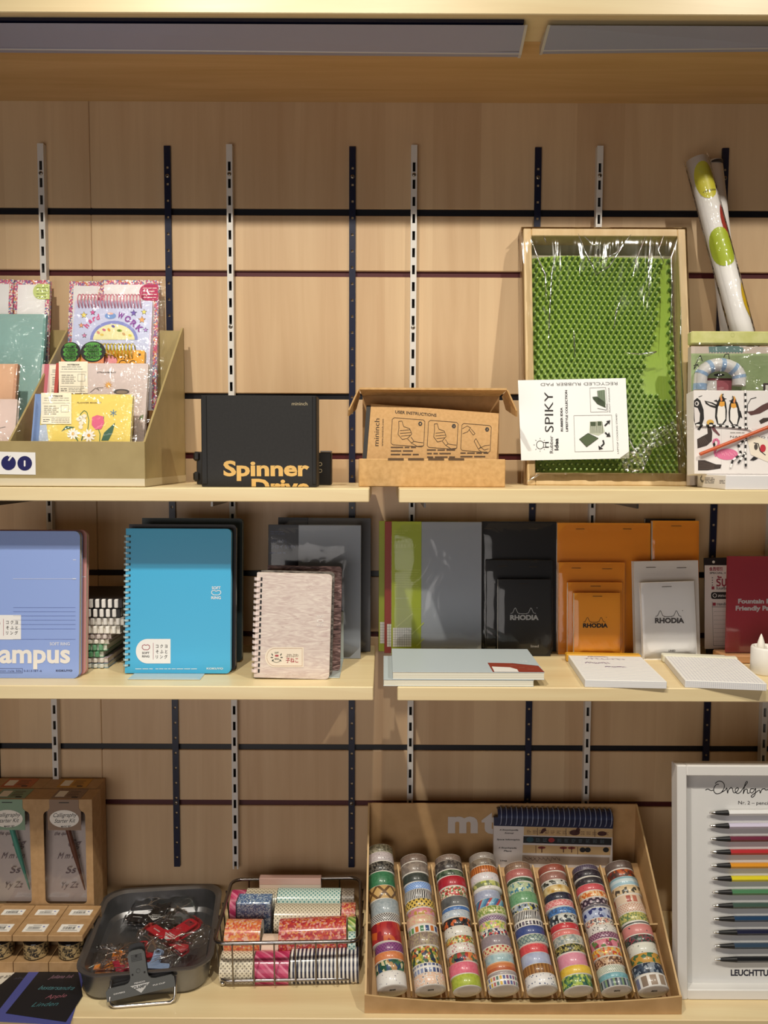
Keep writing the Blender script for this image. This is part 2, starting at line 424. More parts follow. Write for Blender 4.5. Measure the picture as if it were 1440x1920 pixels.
# slotted wall uprights
UWHITE = mat('#d9d5cf', 0.4); UBLUE = mat('#0f1430', 0.38); SLOT = mat('#15120f', 0.8)
ZU0, ZU1 = PY(600, 1629, -0.01).z, PY(600, 272, -0.01).z
def upright(x, w, d, color, label, pitch, sl, sw, z0, off, group, screws):
    root = thing('slotted_upright', label, 'wall upright', Vector((x, -0.0003, z0)), group); H = ZU1-z0
    b = MB(); h = w/2
    b.box(-h, -h+0.0012, -d, 0, 0, H, color); b.box(h-0.0012, h, -d, 0, 0, H, color)
    s2 = sw/2
    b.box(-h+0.0012, -s2, -d, -d+0.0014, 0, H, color); b.box(s2, h-0.0012, -d, -d+0.0014, 0, H, color)
    z = 0.0; k = H-off
    zs = []
    while k > 0.004: zs.append(k); k -= pitch
    top = H
    for q in zs:
        b.box(-s2, s2, -d, -d+0.0014, q+sl/2, top, color); top = q-sl/2
    if top > 0: b.box(-s2, s2, -d, -d+0.0014, 0, top, color)
    b.box(-h+0.0012, h-0.0012, -0.0012, -0.0002, 0, H, SLOT if color is UWHITE else WALLW)
    b.build('rail', root)
    for zz in screws:
        c = MB(); c.lathe([(0.0001, 0.0016), (0.0022, 0.0014), (0.0036, 0.0004), (0.0036, 0)], mat('#a59c90', 0.3, 0.9), 12, M=rotm('X', 90))
        c.box(-0.0022, 0.0022, -0.0019, -0.0012, -0.0004, 0.0004, SLOT); c.box(-0.0004, 0.0004, -0.0019, -0.0012, -0.0022, 0.0022, SLOT)
        c.build('screw', root, loc=(0, -d, H-zz))
wl = ['white slotted wall upright above the khaki display box', 'white slotted wall upright directly behind the black boxed tool',
      'white slotted wall upright behind the open brown carton', 'white slotted wall upright behind the green spiky pad']
for x, l in zip(UW[1:5], wl):
    upright(x, 0.0105, 0.0125, UWHITE, l, 0.0290, 0.0158, 0.0048, ZU0, 0.037, 'white slotted uprights', (0.050, 0.31))
upright(UW[5], 0.0105, 0.0125, UWHITE, 'white slotted wall upright above the pencil frame at the right edge', 0.0290, 0.0158, 0.0048, ZU0, 0.037, 'white slotted uprights', (0.050,))
bl = ['dark navy wall upright left of the brown card pen boxes at the left edge', 'dark navy wall upright right of the khaki display box', 'dark navy wall upright between the black box and the open carton',
      'dark navy wall upright behind the black notepads', 'dark navy wall upright behind the rolled paper tubes']
for x, l in zip(UB, bl):
    upright(x, 0.0112, 0.0045, UBLUE, l, 0.0281, 0.0042, 0.0042, ZU0, 0.037, 'navy slotted uprights', (0.051, 1.17))
# ------------------------------------------------------------------ printed faces: traced shapes go to the local plane of the thing they are printed on
class Card:
    """draws prints on the front face of frame fr; conv turns reading coordinates into photograph pixels"""
    def __init__(s, fr, conv=None, mb=None, off=0.0):
        s.fr = fr; s.c = conv or (lambda X, Y: (X, Y)); s.mb = mb or MB(); s.off = off; s.k = 0
    def P(s, X, Y): return s.fr.uv(*s.c(X, Y), off=s.off)
    def y(s, layer): return s.off - 0.00022*layer
    def L(s, X, Y, d): # length of d reading units near a point
        a, b = s.P(X, Y), s.P(X+d, Y); return math.hypot(b[0]-a[0], b[1]-a[1])
    def poly(s, pts, mt, layer=1): s.mb.decal([s.P(*p) for p in pts][::-1] if s._cw(pts) else [s.P(*p) for p in pts], mt, s.y(layer)); return s
    def _cw(s, pts):
        a = sum(p[0]*q[1]-q[0]*p[1] for p, q in zip(pts, pts[1:]+pts[:1])); return a > 0
    def rect(s, a, b, c, d, mt, layer=1): return s.poly([(a, b), (c, b), (c, d), (a, d)], mt, layer)
    def rr(s, a, b, c, d, r, mt, layer=1, corners='abcd'):
        return s.poly([(x, b+d-z) for x, z in rrect(a, c, b, d, r, 5, corners)], mt, layer)
    def ell(s, cx, cy, rx, ry, mt, layer=1, n=20, rot=0): return s.poly(ellipse(cx, cy, rx, ry, n, rot), mt, layer)
    def ring(s, cx, cy, rx, ry, w, mt, layer=1, a0=0, a1=360, n=28):
        pts = [(cx+rx*math.cos(math.radians(a0+(a1-a0)*i/n)), cy+ry*math.sin(math.radians(a0+(a1-a0)*i/n))) for i in range(n+1)]
        return s.pl(pts, w, mt, layer)
    def star(s, cx, cy, r, mt, layer=1, n=5, inner=0.45, rot=-90):
        return s.poly([(cx+(r if i % 2 == 0 else r*inner)*math.cos(math.radians(rot+180.0*i/n)), cy+(r if i % 2 == 0 else r*inner)*math.sin(math.radians(rot+180.0*i/n))) for i in range(2*n)], mt, layer)
    def flower(s, cx, cy, r, mt, mid, layer=1, n=10):
        for i in range(n):
            a = 360.0*i/n; s.ell(cx+0.6*r*math.cos(math.radians(a)), cy+0.6*r*math.sin(math.radians(a)), 0.42*r, 0.17*r, mt, layer, 8, a)
        return s.ell(cx, cy, 0.25*r, 0.25*r, mid, layer+1, 10)
    def pl(s, pts, w, mt, layer=1):
        ww = s.L(pts[0][0], pts[0][1], w); s.mb.pline([s.P(*p) for p in pts], ww, mt, s.y(layer)); return s
    def text(s, t, X0, Y0, X1, Y1, h, mt, layer=2, bold=0.0, slant=0.0):
        s.mb.text(t, s.P(X0, Y0), s.P(X1, Y1), s.L(X0, Y0, h), mt, s.y(layer), bold, slant=slant); return s
    def lines(s, X0, Y0, X1, n, dy, w, mt, layer=2, seed=1):
        """tiny unreadable print as rows of short dashes"""
        rn = random.Random(seed)
        for i in range(n):
            x = X0; y = Y0+i*dy; end = X1-(X1-X0)*rn.uniform(0, .25)
            while x < end:
                d = rn.uniform(3, 9)*w; s.rect(x, y-w/2, min(x+d, X1), y+w/2, mt, layer); x += d+w*1.1
        return s
    def build(s, *a, **k): return s.mb.build(*a, **k)

def grid_sheet(mb, x0, x1, z0, z1, y, mt, n=14, m=14, amp=0.0012, seed=0, edge=0.004):
    """a crinkled sheet of film with turned-back edges"""
    rn = random.Random(seed); V = []; F = []
    for j in range(m+1):
        for i in range(n+1):
            e = edge if (i in (0, n) or j in (0, m)) else 0
            V.append((x0+(x1-x0)*i/n, y - (0 if e else rn.uniform(0, amp)) + e, z0+(z1-z0)*j/m))
    for j in range(m):
        for i in range(n):
            a = j*(n+1)+i; F.append((a, a+1, a+n+2, a+n+1))
    mb.add(V, F, mt, smooth=True); return mb
def sleeve(root, x0, x1, z0, z1, y=-0.0025, seed=0, mt=None, amp=0.0014, n=14, m=14, name='plastic_sleeve', back=None):
    b = MB(); grid_sheet(b, x0, x1, z0, z1, y, mt or FILM, n, m, amp, seed, edge=0.003 if back is None else back-y)
    return b.build(name, root)
def standY(px, Y, z, lean=0.0, yaw=0.0, roll=0.0):
    o = PY(px, 900, Y); return stand(px, px, 900, z, lean, yaw, roll, Y)
def ring_loops(mb, p0, p1, n, r, wire, mt, hole=0.0, plane='side', squash=1.0, wide=1.0):
    """n wire loops strung from p0 to p1 (local x, y, z); loops stand across that line"""
    p0, p1 = Vector(p0), Vector(p1); t = (p1-p0).normalized()
    a = Vector((0, 1, 0)); b = t.cross(a)
    for i in range(n):
        c = p0.lerp(p1, (i+0.5)/n)
        for s_ in ((-0.5, 0.5) if wide > 1 else (0,)):
            o = t*(wire*1.3*s_)
            mb.tube([c+o+a*(r*math.cos(q*math.pi/6)*squash)+b*(r*math.sin(q*math.pi/6)) for q in range(12)], wire/2, mt, 5, closed=True)
INK = mat('#1c1a1a', 0.6); GREY = mat('#8c8984', 0.6); CREAM = mat('#efe6d2', 0.7); PAPER = mat('#eeebe4', 0.75)

# ------------------------------------------------------------------ khaki display box with stationery
za = lambda X, Y: (X/3.789, 500+Y/3.789)
KHAKI = noise_mat('khaki_card', [(0.3, '#a28f60'), (0.7, '#ad9a6a')], 30, 0.42); KIN = noise_mat('brown_card_inside', [(0.3, '#a87c4a'), (0.7, '#b98c58')], 60, 0.7)
Yf, Yb = -0.268, -0.030
c0 = PY(272.5, 914, Yf); c0.z = ZS2 + 0.0004
zf = PY(272, 828, Yf).z - c0.z; zb = PY(343, 616, Yb).z - c0.z; DD = Yb - Yf; WB = 0.42
box = thing('display_box', 'open khaki cardboard counter display box with a white number sticker', 'display box', c0)
b = MB(); T = 0.003
b.bbox(-WB, 0, 0, T, 0, zf, KHAKI, 0.0006)
b.bbox(-WB, -0.0005, -0.0004, 0, 0.001, 0.012, mat('#d9cdb0', 0.5), 0.0002)
st = Card(Fr(c0), za, b)
st.off = 0
st.poly([(-160, 1310), (252, 1320), (255, 1478), (-160, 1472)], WHITE, 2)
NB = mat('#14155a', 0.5)
st.ell(62, 1394, 52, 52, NB, 3, 28); st.ell(177, 1397, 52, 52, NB, 3, 28); st.ell(-52, 1391, 52, 52, NB, 3, 28)
st.poly([(58, 1376), (76, 1342), (92, 1348), (68, 1380)], WHITE, 4); st.poly([(60, 1338), (80, 1340), (76, 1350), (60, 1348)], WHITE, 4)
st.rr(171, 1376, 183, 1420, 5, WHITE, 4)
st.rr(-58, 1376, -46, 1410, 5, WHITE, 4)
b.build('front_panel', box)
def gusset(x):
    g = MB(); P = [(T+0.0002, 0.0), (DD, 0.0), (DD, zb), (DD-0.006, zb), (T+0.0002, zf)]
    V = [(x-T, y, z) for y, z in P]+[(x, y, z) for y, z in P]
    g.add(V, [tuple(range(5))[::-1], tuple(range(5, 10))] + [(i, (i+1) % 5, 5+(i+1) % 5, 5+i) for i in range(5)], KHAKI)
    return g
for x in (0.0, -0.196, -0.392):
    g = gusset(x)
    if x == 0: g.box(0, 0.0003, 0.002, DD, 0.001, 0.012, mat('#c9bb98', 0.5))
    g.build('side_panel' if x == 0 else 'divider', box)
b = MB(); b.bbox(-WB, 0, DD-T, DD-0.0003, 0, zb-0.004, KHAKI, 0.0006); b.build('back_panel', box)
tiers = [(0.062, 0.050), (0.115, 0.085), (0.168, 0.120)]   # (depth from the front, riser height)
b = MB(); ty = 0.003; th0 = 0.004
for y, h in tiers:
    b.bbox(-WB, -T, y, y+0.0025, 0.002, h, KIN, 0.0005); 
b.build('tier_board', box)

def pad_body(root, x0, x1, z0, z1, t, cover, pages, name='cover', cardf=None, r=0.0):
    p = MB(); p.box(x0+0.0008, x1-0.0008, 0.0006, t, z0+0.0006, z1-0.0006, pages); p.build('pages', root)
    m = cardf.mb if cardf else MB()
    P = rrect(x0, x1, z0, z1, r, 4); m.prism(P, 0, 0.0006, cover); m.prism(P, t, t+0.0006, cover)
    return m.build(name, root)
FLORAL = noise_mat('floral_print', [(0, '#c2577f'), (0.2, '#e8d9c8'), (0.34, '#6f8fb5'), (0.47, '#d98a4e'), (0.58, '#f0e6da'), (0.7, '#8a5f93'), (0.85, '#d96a86')], 420, 0.5, voronoi=True, interp='CONSTANT')
PINKPAGE = pages_mat('pad_edges', '#e9dfd6', '#bca9a4', 'Y', 0.0012)
def row(px, k, lean=14, dy=0.0):
    """frame standing on the bottom behind riser k (0 = the front panel)"""
    y = Yf + (0.010 if k == 0 else tiers[k-1][0]+0.012) + dy
    return standY(px, y, ZS2+0.003+(0.0 if k == 0 else tiers[k-1][1]*0.55), lean)
# floral memo pads at the back
def floral_pad(X0, X1, Ytop, dy, label, tagc=None, tagbox=None, group=None, edge=30):
    fr = row((X0+X1)/2/3.789, 3, 8, dy); c = Card(fr, za)
    x0, z1 = c.P(X0, Ytop); x1, _ = c.P(X1, Ytop)
    root = thing('memo_pad', label, 'memo pad', fr.M, group)
    c.mb.decal(rrect(x0+0.007, x1-0.007, 0.007, z1-0.008, 0), mat('#eceaea', 0.5), -0.0003)
    pad_body(root, x0, x1, 0, z1, 0.007, FLORAL, PINKPAGE, 'printed_cover', c)
    if tagc:
        t = Card(fr, za, off=-0.0006); a, b_, cc, d = tagbox
        t.poly([(x, b_+d-z) for x, z in rrect(a, cc, b_, d, (d-b_)*0.48, 8, 'ad' if tagc != '#b8235c' else 'ad')], mat(tagc, 0.5), 1)
        t.lines(a+25, b_+28, cc-8, 4, 22, 5, mat('#f2e9e4' if tagc == '#b8235c' else '#7d8a4a', 0.6), 2, 3)
        t.build('round_label', root)
    return root, x0, x1, z1
for k in range(4):
    q = [('pale floral memo pad with a light green round label, front of the left stack', '#c9d486', (235, 122, 352, 232)), ('floral memo pad directly behind the green labelled pad', None, None),
         ('floral memo pad third in the stack behind the green label', None, None), ('floral memo pad at the back of the stack behind the green label', None, None)][k]
    r_, x0, x1, z1 = floral_pad(100, 355, 95, 0.004+0.013*k, q[0], q[1], q[2], 'floral memo pads in the display box')
    if k == 0: sleeve(r_, x0-0.001, x1+0.002, 0, z1+0.001, -0.003, 5)
r_, x0, x1, z1 = floral_pad(-150, 97, 90, 0.003, 'floral bordered memo pad at the left picture edge behind the teal notebook', group='floral memo pads in the display box')
r_, x0, x1, z1 = floral_pad(495, 728, 104, 0.022, 'floral bordered memo pad behind the left side of the pink spiral notebook', group='floral memo pads in the display box')
for k in range(2):
    r_, x0, x1, z1 = floral_pad(712, 1128, 95, 0.018+0.015*k, ['floral memo pad with a magenta round label behind the pink spiral notebook', 'floral memo pad hidden behind the magenta labelled pad'][k], ['#b8235c', None][k], (990, 125, 1122, 242), 'floral memo pads in the display box')
    if k == 0: sleeve(r_, x0-0.002, x1+0.012, 0, z1+0.001, -0.003, 8)
# pink spiral notebook with star drawings
fr = row(810/3.789, 3, 12, -0.006); c = Card(fr, za)
root = thing('spiral_notebook', 'blue notebook with pink plastic spiral and star drawings lettered WORK', 'notebook', fr.M)
x0, z1 = c.P(530, 240); x1, _ = c.P(1085, 240)
BLU = noise_mat('pastel_cover', [(0.3, '#b9c3ea'), (0.5, '#d5d8f2'), (0.72, '#e9c9dc')], 14, 0.4)
c.mb.decal(rrect(x0+0.003, x1-0.003, 0.003, z1-0.003, 0.006), mat('#cdd3ef', 0.5), -0.00015)
for X, Y, R, col in ((597, 345, 22, '#f0d860'), (660, 326, 18, '#d95a9c'), (950, 330, 22, '#6a52b0'), (1024, 323, 18, '#e8e070'), (1009, 378, 24, '#f0a860'), (578, 418, 17, '#f0a878'), (1035, 450, 15, '#b58ad8'), (600, 490, 16, '#d98ab0')):
    c.star(X, Y, R+5, INK, 2); c.star(X, Y, R, mat(col, 0.5), 3)
c.ell(785, 350, 40, 22, mat('#7a9fd8', 0.5), 3); c.ell(785, 335, 22, 8, mat('#e8b8a8', 0.5), 4)
c.poly([(640, 520)]+[(640+170*(1-math.cos(math.pi*i/16)), 520-135*math.sin(math.pi*i/16)) for i in range(17)], mat('#8890d0', 0.5), 2)
c.poly([(662, 520)]+[(662+148*(1-math.cos(math.pi*i/16)), 520-112*math.sin(math.pi*i/16)) for i in range(17)], mat('#f2ecb0', 0.5), 3)
for X, Y, col in ((700, 470, '#d98a70'), (775, 450, '#e8a840'), (805, 425, '#6a60a8'), (855, 455, '#a8b850'), (740, 450, '#d06a8a'), (880, 480, '#d0a060'), (925, 490, '#e0d050'), (725, 485, '#e8c860'), (845, 455, '#88a040')):
    c.ell(X, Y, 14, 9, mat(col, 0.5), 4, 8, X % 60)
MAG = mat('#c23d92', 0.5); PUR = mat('#8a3aa0', 0.5)
for ch, X, Y, a in (('W', 832, 360, 18), ('O', 880, 380, 28), ('R', 922, 408, 36), ('K', 962, 440, 42)):
    ca, sa = math.cos(math.radians(a)), math.sin(math.radians(a)); c.text(ch, X, Y, X+42*ca, Y+42*sa, 44, PUR, 4, 0.035)
for ch, X, Y, a in (('h', 622, 440, -58), ('a', 640, 408, -42), ('r', 664, 390, -30), ('d', 688, 382, -24)):
    ca, sa = math.cos(math.radians(a)), math.sin(math.radians(a)); c.text(ch, X, Y, X+24*ca, Y+24*sa, 40, mat('#d9508a', 0.5), 4, 0.03, 0.2)
pad_body(root, x0, x1, 0, z1, 0.008, BLU, PAPER, 'cover', c, 0.004)
m = MB(); ring_loops(m, (c.P(570, 0)[0], 0.003, z1-0.001), (c.P(1030, 0)[0], 0.003, z1-0.001), 20, 0.0125, 0.0022, mat('#d9899a', 0.25, 0, 0.5))
m.build('spiral_binding', root)
sleeve(root, x0-0.004, x1+0.004, 0, z1+0.020, -0.012, 11, n=16, m=16)
# yellow spiral notebook and the two badge tags
fr = row(830/3.789, 2, 12, 0.004); c = Card(fr, za)
root = thing('spiral_notebook', 'orange notebook with yellow plastic spiral half hidden behind the lilac notebook', 'notebook', fr.M)
x0, z1 = c.P(560, 592); x1, _ = c.P(1030, 592)
c.ell(775, 665, 60, 40, mat('#f0a0a8', 0.5), 2); c.ring(775, 668, 58, 40, 4, INK, 3, 180, 360); c.ring(875, 690, 28, 25, 4, INK, 3, 180, 360); c.ring(945, 690, 24, 22, 4, INK, 3, 180, 360)
for X in (880, 900, 920): c.text('Z', X, 660, X+10, 658, 10, INK, 3)
c.rect(985, 618, 1000, 632, INK, 3); c.rect(972, 604, 986, 618, mat('#f8e0a0'), 3)
pad_body(root, x0, x1, 0, z1, 0.008, mat('#f0ad32', 0.4), PAPER, 'cover', c, 0.003)
m = MB(); ring_loops(m, (c.P(640, 0)[0], 0.003, z1-0.001), (c.P(985, 0)[0], 0.003, z1-0.001), 14, 0.0125, 0.0024, mat('#c9b62e', 0.2, 0, 0.6)); m.build('spiral_binding', root)
sleeve(root, x0-0.01, x1+0.006, 0, z1+0.017, -0.012, 12)
for X0, X1, Y0, Y1, dy, lb in ((430, 572, 535, 680, 0.006, 'oval black tag with green hand lettering, left of the pair'), (572, 748, 530, 678, -0.002, 'oval black tag with green hand lettering beside the yellow spiral')):
    fr2 = row((X0+X1)/2/3.789, 2, 12, dy-0.008); c = Card(fr2, za)
    root = thing('oval_tag', lb, 'tag', fr2.M, 'oval tags in the display box')
    cx, cz = c.P((X0+X1)/2, (Y0+Y1)/2); ex, ez = c.P(X1, (Y0+Y1)/2); tx, tz = c.P((X0+X1)/2, Y0)
    w_, h_ = ex-cx, tz-cz
    m = MB(); m.prism(ellipse(cx, cz, w_, h_, 28), 0, 0.0015, INK); m.prism(rrect(cx-w_*0.9, cx+w_*0.9, 0, cz, 0.0), 0.0004, 0.0014, mat('#d98a5a', 0.6)); m.build('tag_card', root)
    c = Card(fr2, za)
    Xm, Ym = (X0+X1)/2, (Y0+Y1)/2; g = mat('#4f9a3c', 0.5); ww = (X1-X0)/2
    for i, (dy_, sx) in enumerate(((-44, .6), (-15, .75), (15, .75), (44, .6))): c.ell(Xm, Ym+dy_, ww*sx, 22, g, 2, 16)
    for t_, dy_ in (('NO LIMIT', -30), ('FOREVER', -4), ('ALWAYS', 24), ('READY', 50)): c.text(t_, Xm-ww*.52, Ym+dy_, Xm+ww*.52, Ym+dy_, 20, INK, 3, 0.03)
    c.build('lettering', root)
# landscape notebooks with info labels
def info_label(root, fr, X0, Y0, X1, Y1, off=-0.0008):
    c = Card(fr, za, off=off); W, H = X1-X0, Y1-Y0; q = lambda u, v: (X0+W*u, Y0+H*v)
    c.rect(X0, Y0, X1, Y1, mat('#f1e9d3', 0.6), 1)
    c.text('NOTEBOOK', *q(.30, .125), *q(.72, .125), 11, INK, 2, 0.03)
    c.lines(*q(.10, .17), q(.92, 0)[0], 2, H*.07, 4, GREY, 2, 5)
    c.rect(*q(.05, .325), *q(.95, .335), GREY, 2)
    c.lines(*q(.10, .43), q(.58, 0)[0], 5, H*.062, 4, mat('#6a6660'), 2, 6)
    a, b_ = q(.66, .40), q(.90, .62)
    c.pl([a, (b_[0], a[1]), b_, (a[0], b_[1]), a], 2.5, GREY, 2)
    c.rect(*q(.05, .78), *q(.95, .79), GREY, 2); c.lines(*q(.07, .86), q(.28, 0)[0], 2, H*.06, 4, INK, 2, 7); c.lines(*q(.34, .84), q(.93, 0)[0], 3, H*.05, 3.5, GREY, 2, 8)
    c.build('info_label', root)
def landscape_book(fr, X0, X1, Ytop, cover, label, spine, art=None, lab=None, group=None, sl=True, seed=1, t=0.007):
    c = Card(fr, za); root = thing('landscape_notebook', label, 'notebook', fr.M, group)
    x0, z1 = c.P(X0, Ytop); x1, _ = c.P(X1, Ytop)
    if art: art(c)
    pad_body(root, x0, x1, 0, z1, t, cover, PAPER, 'cover', c, 0.001)
    if spine:
        sx0, _ = c.P(spine[0], Ytop); sx1, _ = c.P(spine[1], Ytop)
        m = MB(); m.box(sx0, sx1, -0.0006, t+0.0007, 0, z1, mat(spine[2], 0.5)); m.build('spine_tape', root)
    if lab: info_label(root, fr, *lab)
    if sl: sleeve(root, x0-0.008, x1+0.010, 0, z1+0.0015, -0.004, seed, n=18)
    return root
fr = row(700/3.789, 1, 14, 0.004)
def art_straw(c):
    c.text('STRAWBERRY', 690, 757, 826, 757, 12, mat('#55504c'), 2, 0.02)
    c.star(770, 842, 32, mat('#e0a548', 0.5), 2, 10, 0.4)
    c.pl([(640, 895), (680, 862), (705, 880), (690, 860), (735, 860)], 5, mat('#8a8078'), 2)
    c.ell(862, 888, 58, 18, mat('#4a4440'), 2); c.ell(866, 892, 40, 12, mat('#8a7a68'), 3)
    c.poly([(985, 1085), (1000, 1060), (1020, 1050), (1015, 1085)], mat('#6f7f58'), 2)
landscape_book(fr, 620, 1055, 686, mat('#d3c4c0', 0.4), 'lilac strawberry notebook with a cream info label and red spine', (400, 425, '#b5463c'), art_straw, (418, 674, 624, 900), 'landscape notebooks', True, 21)
fr = row(600/3.789, 1, 14, 0.020)
landscape_book(fr, 300, 960, 692, mat('#d6b8b4', 0.5), 'pink spined notebook showing left of the lilac strawberry notebook', (318, 350, '#c46a78'), None, (352, 700, 560, 905), 'landscape notebooks', False, 22)
fr = row(600/3.789, 0, 14, 0.002)
def art_flower(c):
    G = mat('#4f7a55', 0.5); DG = mat('#3f6858', 0.5)
    c.text('FLOWER MARKET', 548, 972, 722, 972, 11, mat('#8a7a50'), 2, 0.02)
    c.poly([(262, 1240), (262, 1130), (330, 1120), (345, 1240)], mat('#b9c6dc', 0.5), 1)
    c.pl([(600, 1210), (625, 1150), (632, 1090), (618, 1035), (598, 1022), (575, 1045), (562, 1075)], 5, G, 2)
    for X, Y in ((575, 1072), (560, 1085), (595, 1090), (578, 1112), (600, 1062)): c.ell(X, Y, 17, 14, mat('#e9e4d8'), 3)
    c.poly([(655, 1070), (690, 1055), (735, 1065), (742, 1110), (720, 1155), (680, 1158), (652, 1125)], mat('#d9678f', 0.5), 3)
    c.pl([(700, 1155), (712, 1190), (708, 1240)], 6, G, 2)
    c.poly([(720, 1236), (740, 1180), (818, 1108), (800, 1180), (770, 1236)], DG, 2)
    c.poly([(435, 1172), (470, 1132), (530, 1140), (510, 1150), (470, 1155)], DG, 2)
    c.poly([(728, 1085), (742, 1056), (736, 1100)], G, 2)
    for i in range(6):
        a = math.radians(30+60*i); c.pl([(806, 1040), (806+24*math.cos(a), 1040+24*math.sin(a))], 6, mat('#6a8fb0'), 2)
    c.flower(520, 1188, 42, WHITE, mat('#d9a03c'), 4); c.flower(632, 1200, 48, WHITE, mat('#d9a03c'), 4); c.flower(575, 1140, 18, WHITE, CREAM, 4)
    c.pl([(535, 1210), (555, 1240)], 8, G, 2); c.pl([(580, 1236), (590, 1190)], 8, DG, 2)
YEL = mat('#e9d374', 0.4)
landscape_book(fr, 300, 945, 905, YEL, 'yellow flower market notebook with white daisies and a pink tulip', (250, 302, '#7c95c4'), art_flower, (292, 897, 508, 1118), 'landscape notebooks', True, 23)
for k in range(2):
    fr = row(600/3.789, 0, 14, 0.012+0.010*k)
    landscape_book(fr, 300, 945, 905, YEL, ['yellow flower notebook second in its stack, only its top right edge showing', 'yellow flower notebook third in its stack behind the daisy cover'][k], None, None, None, 'landscape notebooks', k == 1, 24+k)
# left column: teal, peach and pale pink notebooks
fr = row(20, 2, 12, 0.004)
landscape_book(fr, -190, 312, 335, noise_mat('teal_cover', [(0.3, '#8fb0ac'), (0.7, '#9dbab5')], 8, 0.35), 'greyish teal notebook in a clear sleeve at the left edge of the display box', (312, 330, '#6f9a94'), None, None, 'landscape notebooks', True, 31)
fr = row(10, 1, 12, 0.003)
landscape_book(fr, -200, 108, 690, mat('#dcb596', 0.45), 'peach notebook in the left column of the display box', (106, 128, '#c79a7c'), None, None, 'landscape notebooks', True, 32)
fr = row(10, 0, 12, 0.003)
def art_pink(c):
    c.pl([(-20, 1150), (40, 1138)], 4, GREY, 2)
landscape_book(fr, -200, 124, 940, mat('#dcc8c0', 0.45), 'pale pink notebook at the front of the left column of the display box', None, art_pink, None, 'landscape notebooks', True, 33)
# ------------------------------------------------------------------ black boxed tool and the things behind it
zb2 = lambda X, Y: (340+X/2.25, 680+Y/2.25)
CARDBLK = noise_mat('black_card', [(0.3, '#141312'), (0.7, '#1d1b1a')], 300, 0.55)
GOLD = mat('#dcb268', 0.55); GREYT = mat('#b8a988', 0.5)
fr = stand(375.5, 597, 913, ZS2+0.0003); c = Card(fr, zb2)
x0, z1 = c.P(82, 137); x1, _ = c.P(570, 137)
root = thing('tool_carton', 'upright black cardboard carton lettered Spinner Drive in gold', 'box', fr.M)
c.mb.bbox(x0, x1, 0, 0.050, 0.0, z1, CARDBLK, 0.0008)
f = lambda X, Y: c.P(X, Y)
c.mb.text('Spinner', f(178, 476), f(540, 476), c.L(0, 0, 64), GOLD, -0.0004, 0.035)
c.mb.text('Drive', f(297, 552), f(541, 552), c.L(0, 0, 64), GOLD, -0.0004, 0.035, zmin=0.0006)
c.mb.text('mininch', f(466, 180), f(532, 180), c.L(0, 0, 15), GREYT, -0.0004)
c.build('carton_body', root)
m = MB()
for xa, xb_ in ((x0+0.0005, x0+0.0085), (x1-0.0062, x1-0.0005)):
    m = MB(); m.bbox(xa, xb_, -0.0012, 0.0, 0.004, z1-0.001, mat('#100f0f', 0.5), 0.0006); m.build('lid_flange', root)
fr = stand(362, 620, 903, ZS2+0.0003, Y=-0.150); c = Card(fr, zb2)
root = thing('tool_case', 'low black case behind the black carton, its ends showing on both sides', 'case', fr.M)
xa, zt = c.P(63, 377); xc, _ = c.P(632, 377); m = c.mb
m.bbox(xa, xc, 0, 0.032, 0, zt, mat('#1b1918', 0.45), 0.0015)
for X, Y in ((586, 428), (586, 456)): c.ring(X, Y, 7, 7, 2.5, GREYT, 1)
c.build('case_body', root)
m = MB(); m.bbox(c.P(585, 0)[0], xc, -0.001, 0.030, zt, zt+0.003, mat('#8a8480', 0.4), 0.001); m.build('grey_edge', root)
for Ya, Yb_ in ((375, 415), (460, 501)):
    m = MB(); q0 = c.P(50, Ya); q1 = c.P(80, Yb_); m.bbox(q0[0], q1[0], -0.003, 0.028, max(q1[1], 0.0005), q0[1], mat('#1d1c1b', 0.4), 0.003); m.build('latch', root)

# ------------------------------------------------------------------ open kraft carton with its instruction sheet
fr = stand(672, 949, 913, ZS2+0.0003); c = Card(fr, zb2)
root = thing('mailer_carton', 'open kraft cardboard carton with raised lid', 'box', fr.M)
x0, zt = c.P(748, 405); x1, _ = c.P(1368, 405); TD = 0.098
KRAFT_SHADED = noise_mat('kraft_shaded', [(0.3, '#a67f50'), (0.7, '#b68d5c')], 90, 0.8)  # darker kraft: shade inside the open carton is put into the colour
m = MB(); e = 0.003
m.bbox(x0, x1, 0, e, 0, zt, KRAFT, 0.0012); m.bbox(x0+0.0004, x0+e, e, TD, 0, zt, KRAFT, 0.0006); m.bbox(x1-e, x1-0.0004, e, TD, 0, zt, KRAFT, 0.0006)
m.bbox(x0+0.0004, x1-0.0004, TD-e, TD, 0, zt, KRAFT, 0.0006); m.box(x0+e, x1-e, e, TD-e, 0.0004, 0.003, KRAFT_SHADED)
for X in (905, 990, 1075, 1160): # torn slots along the front rim
    q = c.P(X, 403); m.box(q[0]-0.012, q[0]+0.012, -0.0004, 0.0015, q[1]-0.0034, q[1]+0.0002, mat('#5c4630', 0.8))
m.build('tray', root)
frl = Fr(fr.o + fr.y*TD); cl = Card(frl, zb2)
a0, h0 = cl.P(765, 140); a1, h1 = cl.P(1342, 140)
m = MB(); m.box(a0, a1, TD+0.0002, TD+0.003, zt, h0, KRAFT_SHADED); m.build('lid_panel', root)
m = MB(); fw = 0.052; kz = 0.006
